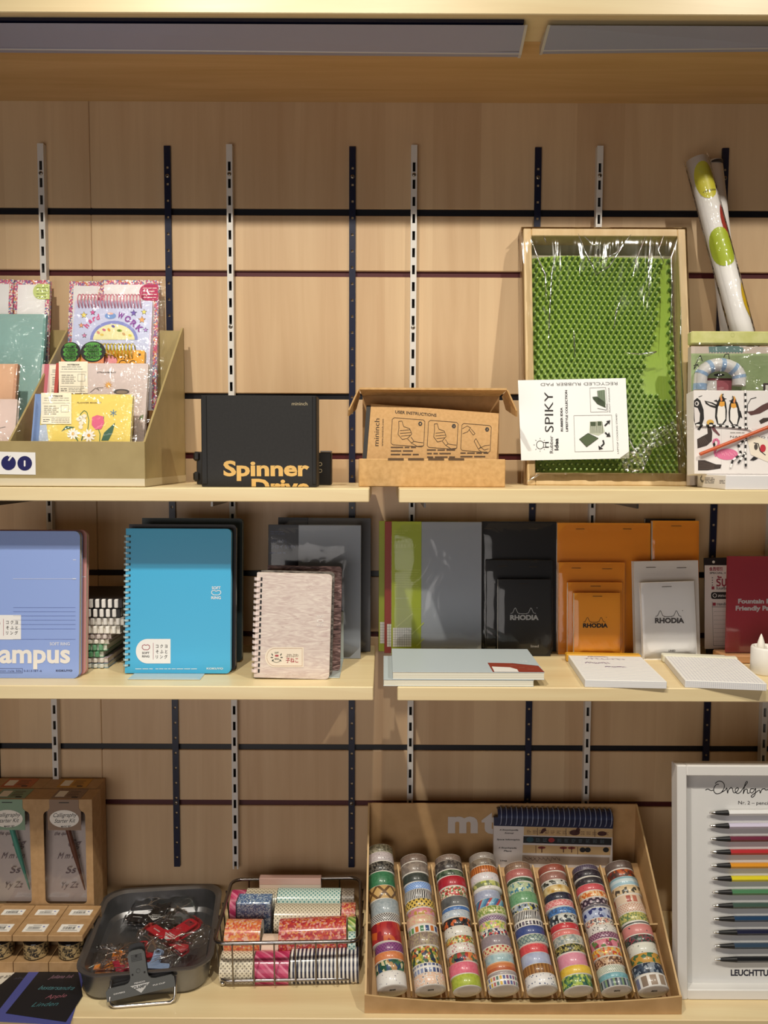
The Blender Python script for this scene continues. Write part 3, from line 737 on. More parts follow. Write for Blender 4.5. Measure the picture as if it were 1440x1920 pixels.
m.add([(a0, TD+0.002, h0), (a1, TD+0.002, h0), (a1+0.004, TD-fw, h0+kz), (a0-0.004, TD-fw, h0+kz), (a0, TD+0.002, h0+0.003), (a1, TD+0.002, h0+0.003), (a1+0.004, TD-fw, h0+kz+0.003), (a0-0.004, TD-fw, h0+kz+0.003)],
      [(0, 3, 2, 1), (4, 5, 6, 7), (3, 7, 6, 2), (0, 1, 5, 4), (1, 2, 6, 5), (0, 4, 7, 3)], KRAFT)
m.build('lid_flap', root)
for sx, xx in ((-1, a0-0.004), (1, a1+0.004)):
    m = MB(); V = []
    for o_ in (0, 0.0025):
        V += [(xx+sx*o_, TD-fw, h0+kz), (xx+sx*(0.015+o_), TD-fw+0.002, h0-0.026), (xx+sx*(0.016+o_), TD-fw+0.008, h0-0.035), (xx+sx*(0.006+o_), TD-0.004, h0-0.022), (xx+sx*(0.0+o_), TD, h0)]
    m.add(V, [tuple(range(5)), tuple(range(9, 4, -1))] + [(i, 5+i, 5+(i+1) % 5, (i+1) % 5) for i in range(5)], KRAFT); m.build('lid_ear', root)
fi = Fr(fr.o + fr.y*0.040 + Vector(((c.P(1060, 0)[0]), 0, 0.0045)), (math.cos(math.radians(-4)), 0, math.sin(math.radians(-4))), (0.0, 0.25, 1))
ci = Card(fi, zb2)
root = thing('instruction_sheet', 'kraft instruction sheet with three line drawings of hands, standing in the open carton', 'instruction sheet', fi.M)
q0 = ci.P(800, 176); q1 = ci.P(1340, 214)
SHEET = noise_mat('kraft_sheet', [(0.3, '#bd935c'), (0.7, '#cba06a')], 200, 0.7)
ci.mb.box(q0[0], q1[0], 0, 0.001, 0.006, q1[1], SHEET)
SI = mat('#3b2a18', 0.7)
ci.text('USER INSTRUCTIONS', 902, 213, 1076, 228, 13, SI, 2, 0.018)
ci.text('mininch', 832, 352, 836, 236, 22, SI, 2); ci.text('www.mininch.com', 851, 352, 854, 238, 8, SI, 2)
for k, (A, B, n) in enumerate((((890, 232), (1028, 242), '1'), ((1043, 243), (1168, 252), '2'), ((1184, 256), (1308, 266), '3'))):
    def T(u, v): return (A[0]+(B[0]-A[0])*u-6*v, A[1]+(B[1]-A[1])*u+114*v)
    ci.pl([T(0.06, 0), T(.94, 0), T(1, .06), T(1, .94), T(.94, 1), T(.06, 1), T(0, .94), T(0, .06), T(.06, 0)], 2, SI, 2)
    hx = T(.86, .15); ci.ell(hx[0], hx[1], 9, 10, INK, 2, 6); ci.text(n, hx[0]-2.5, hx[1]+4, hx[0]+2.5, hx[1]+4.5, 8, SHEET, 3)
    H = [[(.2, .12), (.3, .1), (.36, .3), (.55, .36), (.62, .55), (.5, .72), (.34, .78), (.2, .6), (.22, .36), (.2, .12)], [(.26, .46), (.56, .4)], [(.26, .56), (.6, .5)], [(.3, .66), (.58, .6)], [(.5, .74), (.62, .88), (.70, .82), (.6, .66)], [(.62, .88), (.8, .99), (.98, .96)], [(.70, .82), (.86, .84), (.98, .84)]]
    if k == 2: H = [[(.02, .2), (.18, .08), (.3, .14), (.2, .3), (.04, .38)], [(.26, .22), (.4, .4), (.46, .34), (.32, .18)], [(.5, .52), (.68, .82), (.6, .9), (.44, .62), (.5, .52)], [(.62, .88), (.8, .76), (.98, .72)], [(.6, .92), (.72, 1.0), (.9, .98)], [(.7, .84), (.8, .92), (.94, .86)]]
    for st_ in H: ci.pl([T(*p) for p in st_], 2, SI, 2)
    X0, Y0 = T(0, 1.10); ci.lines(X0, Y0, X0+118, 3, 15, 6, mat('#5a4228', .7), 2, k+2)
ci.build('printed_sheet', root)
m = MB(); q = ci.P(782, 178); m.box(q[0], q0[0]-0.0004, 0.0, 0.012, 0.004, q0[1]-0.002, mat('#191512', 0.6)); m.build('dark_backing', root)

# ------------------------------------------------------------------ wooden frame with the green spiky pad, wrapped in film
z3 = lambda X, Y: (950+X/2.939, 400+Y/2.939)
fr = stand(978, 1306, 907.5, ZS2+0.0004, lean=10.2, Y=-0.118); c = Card(fr, z3)
root = thing('massage_pad', 'wooden frame with a green spiky rubber pad wrapped in clear film', 'massage pad', fr.M)
PINE = wood('pale_pine', '#dcc296', '#c9aa78', 'z', 0, 0.5)
fl, ft = c.P(80, 82); frr, _ = c.P(985, 82); W2 = (frr-fl)/2; fl, frr = fl+0.004, frr-0.0
rw = 0.0135; dp = 0.040
for nm, bx in (('side_rail', (fl, fl+rw, 0, dp, 0, ft)), ('side_rail', (frr-rw, frr, 0, dp, 0, ft)), ('top_rail', (fl+rw, frr-rw, 0, dp, ft-rw, ft)), ('bottom_rail', (fl+rw, frr-rw, 0, dp, 0, 0.021))):
    m = MB(); m.bbox(*bx, PINE, 0.0012); m.build(nm, root)
m = MB(); m.box(fl+rw, frr-rw, dp-0.004, dp-0.001, 0.02, ft-rw, mat('#a8a288', 0.6)); m.build('back_board', root)
GPAD = mat('#8aa63e', 0.5); GCONE = mat('#6c9040', 0.5); GTIP = mat('#b2cc80', 0.45)
m = MB()
pu0, pv1 = c.P(130, 212); pu1, _ = c.P(905, 212); pu0 = fl+rw+0.002; pu1 = frr-rw-0.004; pv0 = 0.022
def wave(u):
    t_ = (u-pu0)/(pu1-pu0); return 0.028 - 0.012*math.sin(math.pi*min(1, t_*1.15)) - 0.004*math.sin(t_*9)
n = 24; V = []; F = []
for i in range(n+1):
    u = pu0+(pu1-pu0)*i/n
    V += [(u, wave(u), pv0), (u, wave(u), pv1), (u, wave(u)+0.004, pv0), (u, wave(u)+0.004, pv1)]
for i in range(n): a = 4*i; F += [(a, a+4, a+5, a+1), (a+2, a+3, a+7, a+6), (a+1, a+5, a+7, a+3)]
m.add(V, F, GPAD, smooth=True)
def inpoly(p, P):
    r = False
    for a, b in zip(P, P[1:]+P[:1]):
        if (a[1] > p[1]) != (b[1] > p[1]) and p[0] < (b[0]-a[0])*(p[1]-a[1])/(b[1]-a[1])+a[0]: r = not r
    return r
bare = [c.P(X, Y) for X, Y in ((915, 640), (850, 660), (775, 830), (775, 960), (860, 985), (915, 1020))]
bare2 = [c.P(X, Y) for X, Y in ((880, 200), (915, 200), (915, 650), (850, 650))]
pt = 0.0099; rn = random.Random(4); rw_ = 0; z = pv0+0.006
while z < pv1-0.003:
    u = pu0+0.005+(pt/2 if rw_ % 2 else 0)
    while u < pu1-0.004:
        if not inpoly((u, z), bare) and not inpoly((u, z), bare2):
            y = wave(u); k = 6; pr = ((0.0032, 0), (0.0026, 0.006), (0.0019, 0.0095), (0.0006, 0.0112)); V = []; F = []
            for r_, d_ in pr:
                for q in range(k): V.append((u+r_*math.cos(q*math.pi/3), y-d_, z+r_*math.sin(q*math.pi/3)))
            for j in range(2): F += [(j*k+q, j*k+(q+1) % k, j*k+k+(q+1) % k, j*k+k+q) for q in range(k)]
            m.add(V, F, GCONE, smooth=True)
            m.add(V[2*k:], [(q, (q+1) % k, k+(q+1) % k, k+q) for q in range(k)]+[tuple(range(k, 2*k))], GTIP, smooth=True)
        u += pt
    z += pt*0.86; rw_ += 1
m.build('rubber_pad', root)
# film, with its gathered folds
FILM2 = plastic_film('wrap_film', 0.55, 8, 0.05, spread=(2.4, 1, 0.40))
FOLD = plastic_film('film_fold', 0.2, 30, 0.60)
m = MB(); grid_sheet(m, fl-0.003, frr+0.0035, -0.0, ft+0.004, -0.003, FILM2, 20, 26, 0.002, 3, 0.006)
fx0, fx1, fz1 = fl-0.003, frr+0.0035, ft+0.004
V = [(fx0, 0.003, 0), (fx0, 0.003, fz1), (fx1, 0.003, fz1), (fx1, 0.003, 0), (fx0, dp+0.001, 0), (fx0, dp+0.001, fz1), (fx1, dp+0.001, fz1), (fx1, dp+0.001, 0)]
m.add(V, [(0, 1, 5, 4), (1, 2, 6, 5), (2, 3, 7, 6)], FILM2)
folds = [[(130, 140), (170, 260), (210, 345), (215, 500)], [(390, 120), (425, 215), (470, 300), (490, 350)], [(680, 125), (600, 225), (490, 280)], [(640, 180), (560, 300), (480, 350)],
         [(760, 135), (710, 260), (690, 360)], [(790, 140), (775, 280), (780, 470)], [(860, 130), (830, 210), (860, 280)], [(935, 150), (900, 250), (905, 420), (895, 700)], [(955, 520), (950, 750), (965, 1000), (955, 1400)],
         [(200, 130), (215, 170)], [(270, 210), (245, 340), (235, 520), (225, 750)], [(645, 772), (730, 782), (820, 768), (760, 795)], [(635, 455), (600, 540), (585, 640)], [(640, 1180), (690, 1290), (720, 1330)], [(940, 1100), (960, 1250), (1000, 1390), (1040, 1470)],
         [(180, 1440), (110, 1480)], [(365, 640), (372, 800)], [(420, 130), (470, 180), (530, 180)]]
for P in folds:
    pts = []
    for X, Y in P: u, v = c.P(X, Y); pts.append(Vector((u, -0.0052, v)))
    sm = []
    for a, b in zip(pts, pts[1:]):
        for i in range(4): sm.append(a.lerp(b, i/4))
    sm.append(pts[-1]); L = len(sm)-1
    m.tube(sm, [0.0004+0.0010*math.sin(math.pi*i/L) for i in range(L+1)], FOLD, 6)
m.build('film_wrap', root)
# white product card
cc = Card(fr, z3, off=-0.0062); m = cc.mb
P = [cc.P(X, Y) for X, Y in ((62, 920), (656, 908), (676, 1350), (80, 1362))]
m.prism(P[::-1], -0.0062, -0.0056, mat('#eceef0', 0.45))
cc.off = -0.0062
G2 = mat('#4c4c48', 0.6)
cc.text('RECYCLED RUBBER PAD', 610, 930, 186, 936, 17, mat('#6f6f6c', .6), 2)
cc.text('SPIKY', 258, 1206, 254, 985, 50, INK, 2)
cc.text('RUBBER IDEA', 310, 1202, 307, 1070, 12, INK, 2, 0.03); cc.text('LIFESTYLE COLLECTION', 338, 1202, 333, 975, 12, INK, 2, 0.03)
cc.text('Rubber', 256, 1322, 254, 1226, 20, INK, 2); cc.text('Idea', 285, 1306, 284, 1240, 22, INK, 2, 0.03)
cc.ring(184, 1276, 20, 22, 3, INK, 2); cc.pl([(198, 1262), (214, 1262), (214, 1290), (198, 1290)], 3, INK, 2)
for a in range(0, 360, 45): cc.pl([(184+29*math.cos(math.radians(a)), 1276+31*math.sin(math.radians(a))), (184+36*math.cos(math.radians(a)), 1276+38*math.sin(math.radians(a)))], 2.5, INK, 2)
cc.rect(214, 1260, 232, 1292, INK, 2); cc.rr(216, 1268, 240, 1286, 4, mat('#eceef0', .45), 3)
cc.pl([(458, 962), (545, 960), (558, 1094), (463, 1096), (458, 962)], 2, GREY, 2)
cc.poly([(498, 978), (540, 972), (546, 1055), (505, 1040)], mat('#7f9078', .6), 2)
for i in range(6): cc.pl([(500+i*8, 978), (505+i*7, 1040)], 2, INK, 3)
cc.poly([(472, 1012), (498, 1010), (540, 1040), (545, 1072), (500, 1052), (476, 1024)], mat('#35432c', .6), 3)
cc.pl([(500, 1075), (550, 1085), (552, 1050)], 2, INK, 3)
cc.pl([(370, 1115), (578, 1112), (588, 1310), (376, 1314), (370, 1115)], 2, GREY, 2)
cc.poly([(400, 1245), (448, 1212), (505, 1240), (440, 1288)], mat('#4a5a3c', .6), 2); cc.pl([(400, 1245), (448, 1212), (505, 1240), (440, 1288), (400, 1245)], 2, INK, 3)
cc.poly([(458, 1148), (524, 1144), (540, 1205), (505, 1225), (455, 1212)], mat('#b9c0ae', .6), 2)
for i in range(9): cc.pl([(462+i*8, 1150), (464+i*8, 1212)], 2, INK, 3)
cc.rect(462, 1150, 490, 1172, mat('#3f4c34', .6), 4); cc.rect(500, 1148, 522, 1170, mat('#3f4c34', .6), 4)
def arrow(pts, tip):
    cc.pl(pts, 9, INK, 3); cc.poly(tip, INK, 3)
arrow([(540, 1172), (556, 1156)], [(548, 1146), (570, 1140), (566, 1164)])
arrow([(542, 1208), (556, 1222)], [(548, 1232), (572, 1232), (564, 1206)])
arrow([(530, 1250), (536, 1270), (520, 1286)], [(505, 1280), (508, 1304), (532, 1298)])
cc.text('FOOT MASSAGE', 572, 1096, 566, 962, 8, mat('#6f6f6c', .6), 2); cc.text('LAPTOP COOLING STAND', 618, 1325, 608, 1104, 9, mat('#6f6f6c', .6), 2)
cc.build('product_card', root)
# cloudy patch where the pad wrap is doubled, low on the right
m = MB(); P = [c.P(X, Y) for X, Y in ((620, 1350), (740, 1265), (735, 1210), (850, 1180), (930, 1140), (925, 1100), (1000, 1086), (1040, 1460), (1000, 1470), (930, 1350), (905, 1270), (800, 1300), (740, 1430), (640, 1425))]
m.prism(P[::-1], -0.0066, -0.0062, plastic_film('double_film', 0.5, 60, 0.10, '#f4f2e6')); m.build('film_overlap', root)

# ------------------------------------------------------------------ two rolled papers leaning on the wall
z4 = lambda X, Y: (1260+X/5.19, 270+Y/5.19)
def roll(Xt, Yt, Xb, Yb_, Yw_top, Yw_bot, r, label, patches, sl):
    A = PY(*z4(Xt, Yt), Yw_top); dirp = PY(*z4(Xb, Yb_), Yw_bot); d = (dirp-A).normalized()
    t_ = (ZS2+0.004-A.z)/d.z; L = t_; B = A + d*t_
    zax = -d; xax = Vector((1, 0, 0)); xax = (xax - zax*xax.dot(zax)).normalized(); yax = zax.cross(xax)
    M = Matrix.Identity(4)
    for i in range(3): M[i][0], M[i][1], M[i][2], M[i][3] = xax[i], yax[i], zax[i], B[i]
    root = thing('rolled_paper', label, 'paper roll', M, 'rolled papers')
    m = MB(); m.lathe([(r-0.0008, 0), (r, 0.0), (r, L), (r-0.0008, L), (r-0.0012, L-0.3)], mat('#ebe8e6', 0.45), 32)
    m.lathe([(0.001, L-0.02), (r*0.6, L-0.02), (r*0.62, L-0.001), (r*0.60, L-0.001)], mat('#d8d3d0', 0.6), 24)
    for cx, cz, ra, rz, col in patches:   # angle (deg, -90 faces the room), distance from the top, half sizes
        V = [(0, 0)]; F = []; K = 24
        for j in range(1, 5):
            for i in range(K): V.append((ra*j/4*math.cos(2*math.pi*i/K), rz*j/4*math.sin(2*math.pi*i/K)))
        F += [(0, 1+i, 1+(i+1) % K) for i in range(K)]
        for j in range(3): F += [(1+j*K+i, 1+j*K+K+i, 1+j*K+K+(i+1) % K, 1+j*K+(i+1) % K) for i in range(K)]
        rr_ = r+0.00035+0.00012*patches.index((cx, cz, ra, rz, col))
        m.add([(rr_*math.cos(math.radians(cx+a)), rr_*math.sin(math.radians(cx+a)), L-cz+z) for a, z in V], F, mat(col, 0.45), smooth=True)
    m.build('paper', root)
    if sl:
        m = MB(); m.lathe([(r+0.0022, L-0.62 if L > 0.62 else 0.0), (r+0.0024, L+0.004), (r+0.0016, L+0.006)], plastic_film('tube_film', 0.35, 20, 0.03, ior=1.15), 24); m.build('clear_sleeve', root)
roll(238, 150, 672, 1790, -0.052, -0.085, 0.0172, 'white paper roll with lime, red and yellow fruit shapes, front one of the leaning pair',
     [(-95, 0.043, 62, 0.032, '#c9c23c'), (-20, 0.118, 52, 0.034, '#a63a30'), (-100, 0.158, 75, 0.033, '#aebe34'), (-20, 0.252, 48, 0.033, '#d9b41e'), (-88, 0.062, 40, 0.0014, '#8f8a2c'), (-80, 0.318, 26, 0.002, '#2a2422')], True)
roll(392, 180, 566, 1790, -0.018, -0.042, 0.0165, 'white paper roll standing behind the lime patterned roll by the wall', [(-150, 0.15, 40, 0.026, '#a9b83a'), (-110, 0.312, 40, 0.002, '#2a2422'), (-60, 0.004, 60, 0.003, '#3a3432')], False)

# ------------------------------------------------------------------ clear kit box with the lime lid
z5 = lambda X, Y: (1270+X/5.818, 600+Y/5.818)
fr = stand(1297, 1480, 901, ZS2+0.0004, lean=3, Y=-0.150); c = Card(fr, z5)
root = thing('craft_kit_box', 'clear kit box with a lime green lid and printed green insert at the right edge', 'box', fr.M)
x0, zt = c.P(150, 120); x1 = x0+0.22; _, zl = c.P(150, 262)
m = MB(); m.bbox(x0, x1, -0.001, 0.016, zl, zt, noise_mat('lime_lid', [(0.35, '#c6c77c'), (0.65, '#d3d291')], 60, 0.35), 0.002)
lc = Card(fr, z5, m, off=-0.001); lc.ring(602, 165, 20, 22, 3, mat('#aeb468', .4), 1); m.build('lid', root)
m = c.mb; _, zi = c.P(150, 285); m.box(x0+0.001, x1-0.002, 0.002, 0.015, 0.002, zi, mat('#c8b9ae', 0.5)); c.off = 0.002
SG = noise_mat('sage_print', [(0.3, '#93a676'), (0.7, '#a3b486')], 25, 0.5)
c.rect(150, 366, 1400, 780, SG, 1)
c.poly([(340, 290), (660, 285), (720, 305), (715, 350)]+[(715-i*16, 362 if i % 2 else 346) for i in range(1, 24)], mat('#64807e', .5), 2)
for P in ([(180, 530), (205, 470), (250, 385), (272, 450)], [(505, 410), (520, 375), (560, 370), (565, 430)], [(175, 500), (230, 480)], [(180, 540), (215, 490), (235, 510)]): c.pl(P, 8, INK, 2)
c.rect(300, 640, 430, 780, mat('#e6e2de', .5), 2); c.rect(428, 640, 590, 780, mat('#b0606a', .5), 3); c.rect(300, 636, 590, 660, mat('#8a4a4e', .5), 3)
c.ell(455, 600, 60, 14, INK, 2); c.pl([(430, 580), (480, 620)], 6, INK, 3); c.pl([(455, 570), (450, 625)], 6, INK, 3)
c.rect(935, 690, 1100, 780, mat('#4a3c3a', .5), 2); c.rect(960, 710, 1100, 780, PAPER, 3); c.ell(700, 520, 12, 14, INK, 2)
c.build('printed_insert', root)
m = MB(); hc = Card(fr, z5, m, off=-0.003)   # the arched handle is a tube bent over the front
pts = []
for i in range(15):
    a = math.pi*(1.0+i/14.0); pts.append((455+212*math.cos(a), 640+150*math.sin(a)))
pts = [(235, 770), (240, 700)] + pts[1:] + [(660, 720)]
cen = [Vector((hc.P(X, Y)[0], -0.006, hc.P(X, Y)[1])) for X, Y in pts]
m.tube(cen, [0.0105]*len(cen), mat('#e8e6e4', 0.4), 10)
BS = mat('#9fbcdc', .45)
for i in range(2, len(cen)-2, 3): m.tube([cen[i].lerp(cen[i+1], .0), cen[i+1]], 0.0107, BS, 10, cap=False)
m.tube([cen[0], cen[1]], 0.0107, BS, 10, cap=False)
m.build('striped_handle', root)
m = MB(); m.box(x0, x1, -0.0165, -0.0162, 0.001, zl-0.001, FILM); m.build('clear_front', root)
# flat white box in front of it and the bird box standing on its rear
fr = stand(1361, 1500, 918.5, ZS2+0.0003); c = Card(fr, z5)
root = thing('flat_carton', 'flat white carton lying at the shelf edge under the bird pictures', 'box', fr.M)
x0, zt = c.P(530, 1695); WHB = mat('#e9e6e6', 0.5)
m = c.mb; m.bbox(x0, x0+0.18, 0, 0.105, 0, zt, WHB, 0.0008)
ms = Fr(fr.o + fr.x*x0 + fr.y*0.105, (0, -1, 0), (0, 0, 1)); cs = Card(ms, z5, MB())
for (X0, Y0, X1, n_) in ((300, 1722, 410, 2), (300, 1748, 405, 3), (460, 1750, 520, 3)): cs.lines(X0, Y0, X1, n_, 15, 7, mat('#8d8a90', .6), 1, n_)
cs.pl([(270, 1700), (252, 1730), (270, 1765), (285, 1755)], 9, INK, 1)
V = [ms.M @ Vector(v) for v in cs.mb.v]; inv = fr.M.inverted(); m.add([inv @ v for v in V], cs.mb.f, mat('#77747a', .6))
m.build('carton_body', root)
zfl = ZS2+0.0006+zt
fr = standY(1400, -0.205, zfl, lean=6); c = Card(fr, z5)
root = thing('bird_print_box', 'white gift box printed with penguins and a pink flamingo', 'box', fr.M)
x0, zt = c.P(178, 766); x1 = x0+0.2
m = c.mb; m.bbox(x0, x1, 0, 0.03, 0, zt, mat('#e4dfdd', 0.45), 0.0008)
SH = mat('#cfc9c8', .5); c.pl([(150, 1180), (760, 1195)], 3, SH, 1); c.pl([(480, 1190), (480, 1640)], 3, SH, 1); c.pl([(775, 1190), (1000, 1195)], 3, SH, 1)
def penguin(cx, top, bot, w, flip=1):
    h = bot-top; q = lambda u, v: (cx+flip*w*u, top+h*v)
    c.poly([q(-.05, 0.12), q(.25, .14), q(.42, .3), q(.5, .55), q(.45, .85), q(.2, .97), q(-.3, .97), q(-.5, .75), q(-.46, .45), q(-.3, .25)], INK, 2)
    c.poly([q(-.0, .30), q(.22, .3), q(.36, .5), q(.36, .8), q(.1, .95), q(-.22, .95), q(-.34, .7), q(-.25, .42)], mat('#ebe6e0', .5), 3)
    c.poly([q(-.1, .26), q(.28, .26), q(.3, .38), q(.05, .42), q(-.18, .38)], mat('#e0a040', .5), 4)
    c.ell(*q(.05, .17), w*.22, h*.085, INK, 4); c.poly([q(.2, .15), q(.5, .17), q(.2, .2)], INK, 4)
    c.poly([q(-.12, .10), q(.06, 0.0), q(.1, .08), q(-.05, .14)], mat('#d9a24a', .5), 5); c.poly([q(.0, .08), q(.18, .0), q(.2, .06)], INK, 5)
    c.poly([q(-.1, .13), q(.05, .11), q(.12, .22), q(-.02, .26)], mat('#d98a50', .5), 5)
    for u in (-.2, .2): c.ell(*q(u, 1.0), w*.16, h*.02, INK, 3)
penguin(475, 800, 1150, 130); penguin(620, 825, 1155, 125, -1)
c.poly([(440, 930), (380, 900), (295, 880), (310, 915), (360, 945), (425, 965)], INK, 2); c.poly([(420, 940), (370, 912), (315, 895), (350, 925)], mat('#d8d3d0', .5), 3)
c.poly([(650, 950), (690, 1000), (708, 1070), (680, 1060), (655, 1010)], INK, 3); c.poly([(395, 880), (440, 900), (430, 870)], INK, 3)
c.poly([(180, 880), (215, 850), (250, 880), (285, 980), (290, 1080), (265, 1150), (200, 1160), (180, 1100)], INK, 2); c.poly([(182, 950), (220, 960), (245, 1020), (240, 1110), (190, 1130)], mat('#ddd6d4', .5), 3)
c.ell(212, 912, 22, 26, mat('#d8d2d0', .5), 3); c.ell(208, 912, 12, 16, INK, 4); c.pl([(230, 840), (270, 825)], 6, INK, 2); c.poly([(215, 1190), (245, 1160), (270, 1160), (240, 1205)], INK, 3)
BRN = mat('#3b302c', .6); LB = mat('#6a5a52', .6)
c.poly([(215, 1300), (280, 1265), (330, 1240), (325, 1150), (360, 1140), (380, 1230), (375, 1320), (320, 1370), (220, 1400)], BRN, 2); c.ell(357, 1118, 40, 30, mat('#d6aa4e', .5), 3)
c.poly([(360, 1150), (400, 1170), (465, 1255), (450, 1262), (385, 1205)], mat('#6e4448', .5), 3); c.ell(366, 1132, 24, 12, INK, 4)
for i in range(5): c.pl([(230+i*14, 1300-i*6), (260+i*18, 1370-i*8)], 3, LB, 3)
PK = mat('#d9759a', .5)
c.pl([(400, 1360), (392, 1325), (412, 1300), (445, 1310), (452, 1350), (425, 1395), (405, 1440), (425, 1490)], 26, PK, 2)
c.ell(540, 1465, 120, 62, PK, 2); c.poly([(385, 1350), (405, 1330), (415, 1365), (395, 1385)], INK, 3)
for i in range(7): c.pl([(480+i*22, 1440+(i % 2)*14), (494+i*24, 1475+(i % 2)*10)], 4, mat('#efb3c4', .5), 3)
c.poly([(225, 1530), (300, 1530), (420, 1575), (480, 1578), (470, 1620), (330, 1640), (225, 1640)], BRN, 2)
for i in range(5): c.pl([(240, 1550+i*18), (400, 1580+i*10)], 3, LB, 3)
c.poly([(760, 1000), (830, 990), (920, 930), (985, 900), (1010, 960), (900, 1020), (800, 1040)], mat('#5a3c3a', .5), 2); c.pl([(760, 1010), (765, 920), (800, 860), (860, 845)], 7, INK, 3); c.poly([(890, 1100), (935, 1070), (1000, 1065), (990, 1100), (910, 1135)], BRN, 2)
c.text('NAME  CARD SET', 575, 1285, 1080, 1296, 24, mat('#55504e', .6), 2); c.lines(575, 1230, 740, 1, 10, 7, GREY, 2)
c.poly([(760, 1300), (860, 1260), (1010, 1330), (1010, 1560), (800, 1470)], mat('#e6dcca', .5), 3); c.ell(930, 1400, 32, 42, mat('#b8303c', .5), 5); c.pl([(830, 1340), (880, 1350), (900, 1430), (960, 1475)], 9, INK, 4); c.ell(855, 1385, 20, 34, mat('#4a4440', .5), 4)
c.poly([(790, 1530), (830, 1490), (880, 1510), (830, 1535)], INK, 4)
c.build('printed_box', root)
def rope(pts, w=0.0016):
    m = MB(); P = [Vector((c.P(X, Y)[0], -0.0018, c.P(X, Y)[1])) for X, Y in pts]; k = 0
    for a, b in zip(P, P[1:]):
        n_ = max(1, int((b-a).length/0.0045))
        for i in range(n_): m.tube([a.lerp(b, i/n_), a.lerp(b, (i+1)/n_)], w, INK if k % 2 else WHITE, 6); k += 1
    m.build('twine', root)
rope([(735, 768), (738, 900), (742, 1190)]); rope([(200, 1150), (480, 1158), (760, 1185), (800, 1205)]); rope([(745, 1250), (735, 1440), (742, 1600)]); rope([(745, 1300), (660, 1360), (690, 1460), (600, 1530), (575, 1610)]); rope([(745, 1440), (660, 1560)])
m = MB(); A_, B_ = c.P(228, 1470), c.P(1060, 1140); A3, B3 = Vector((A_[0], -0.0062, A_[1])), Vector((B_[0], -0.0062, B_[1]))
m.tube([A3, B3], 0.0027, mat('#c2562a', 0.35), 6); m.build('orange_pencil', root)
# ------------------------------------------------------------------ left half of the middle shelf: ring notebooks
zA = lambda X, Y: (X/4.235, 970+Y/4.235)
zB = lambda X, Y: (X/2.057, 940+Y/2.057)
zC = lambda X, Y: (470+X/5.484, 950+Y/5.484)
ZB3 = ZS3+0.0003
def jp_sticker(c, X0, Y0, X1, Y1, layer=2, dark='#3a3432'):
    W, H = X1-X0, Y1-Y0; q = lambda u, v: (X0+W*u, Y0+H*v); D = mat(dark, .6); R = mat('#a03a50', .6)
    c.poly([(x, Y0+Y1-z) for x, z in rrect(X0, X1, Y0, Y1, H*0.48, 10, 'ad')], mat('#efeeec', .5), layer)
    a, b = q(.29, .34); r = W*.10
    c.pl([(a-r, b-r*.5), (a-r*.4, b-r*.75), (a, b-r*.5), (a+r*.4, b-r*.75), (a+r, b-r*.5), (a+r*1.1, b+r*.2), (a+r*.6, b+r*.7), (a-r*.6, b+r*.7), (a-r*1.1, b+r*.2), (a-r, b-r*.5)], W*.018, R, layer+1)
    c.text('SOFT', *q(.18, .61), *q(.39, .61), H*.085, D, layer+1, 0.02); c.text('RING', *q(.18, .75), *q(.39, .75), H*.085, D, layer+1, 0.02)
    c.rect(*q(.495, .16), *q(.505, .84), R, layer+1)
    for t_, v in (('コ ク ヨ', .36), ('そ ふ と', .58), ('リ ン グ', .79)): c.text(t_, *q(.575, v), *q(.91, v), H*.12, D, layer+1, 0.015)
PG = pages_mat('page_edges', '#e6dcc6', '#bfb298', 'Y', 0.0011)
def ring_book(fr, x0, x1, z1, t, cover, label, rings=None, cardf=None, r=0.006, group=None, corners='bc', holes=None):
    root = thing('ring_notebook', label, 'notebook', fr.M, group)
    p = MB(); p.prism(rrect(x0+0.001, x1-0.001, 0.0008, z1-0.001, r, 5, corners), 0.0006, t, PG); p.build('pages', root)
    m = cardf.mb if cardf else MB(); P = rrect(x0, x1, 0, z1, r, 6, corners)
    m.prism(P, 0, 0.0007, cover); m.prism(P, t, t+0.0007, cover); m.build('cover', root)
    if rings:
        n, rad, wire, mt, wide = rings; m = MB(); h = MB()
        xc = x0+0.0015
        for i in range(n):
            zc = z1*(0.035+0.93*(i+.5)/n); V = []; k = 14
            pts = [(xc+rad*math.cos(2*math.pi*q/k), t/2+(t/2+0.0022)*math.sin(2*math.pi*q/k)) for q in range(k)]
            for a, b in zip(pts, pts[1:]+pts[:1]):
                m.add([(a[0], a[1], zc-wide/2), (b[0], b[1], zc-wide/2), (b[0], b[1], zc+wide/2), (a[0], a[1], zc+wide/2)], [(3, 2, 1, 0)], mt, smooth=True)
                s_ = 0.85; ai = (xc+(a[0]-xc)*s_, t/2+(a[1]-t/2)*s_); bi = (xc+(b[0]-xc)*s_, t/2+(b[1]-t/2)*s_)
                m.add([(ai[0], ai[1], zc-wide/2), (bi[0], bi[1], zc-wide/2), (bi[0], bi[1], zc+wide/2), (ai[0], ai[1], zc+wide/2)], [(0, 1, 2, 3)], mt)
                for zz, f in ((zc+wide/2, (0, 1, 2, 3)), (zc-wide/2, (3, 2, 1, 0))):
                    m.add([(a[0], a[1], zz), (b[0], b[1], zz), (bi[0], bi[1], zz), (ai[0], ai[1], zz)], [f], mt)
            h.box(x0+rad-0.0008, x0+rad+0.0022, -0.0003, 0, zc-wide*.6, zc+wide*.6, holes or INK)
        m.build('ring_binding', root); h.build('punched_holes', root)
    return root
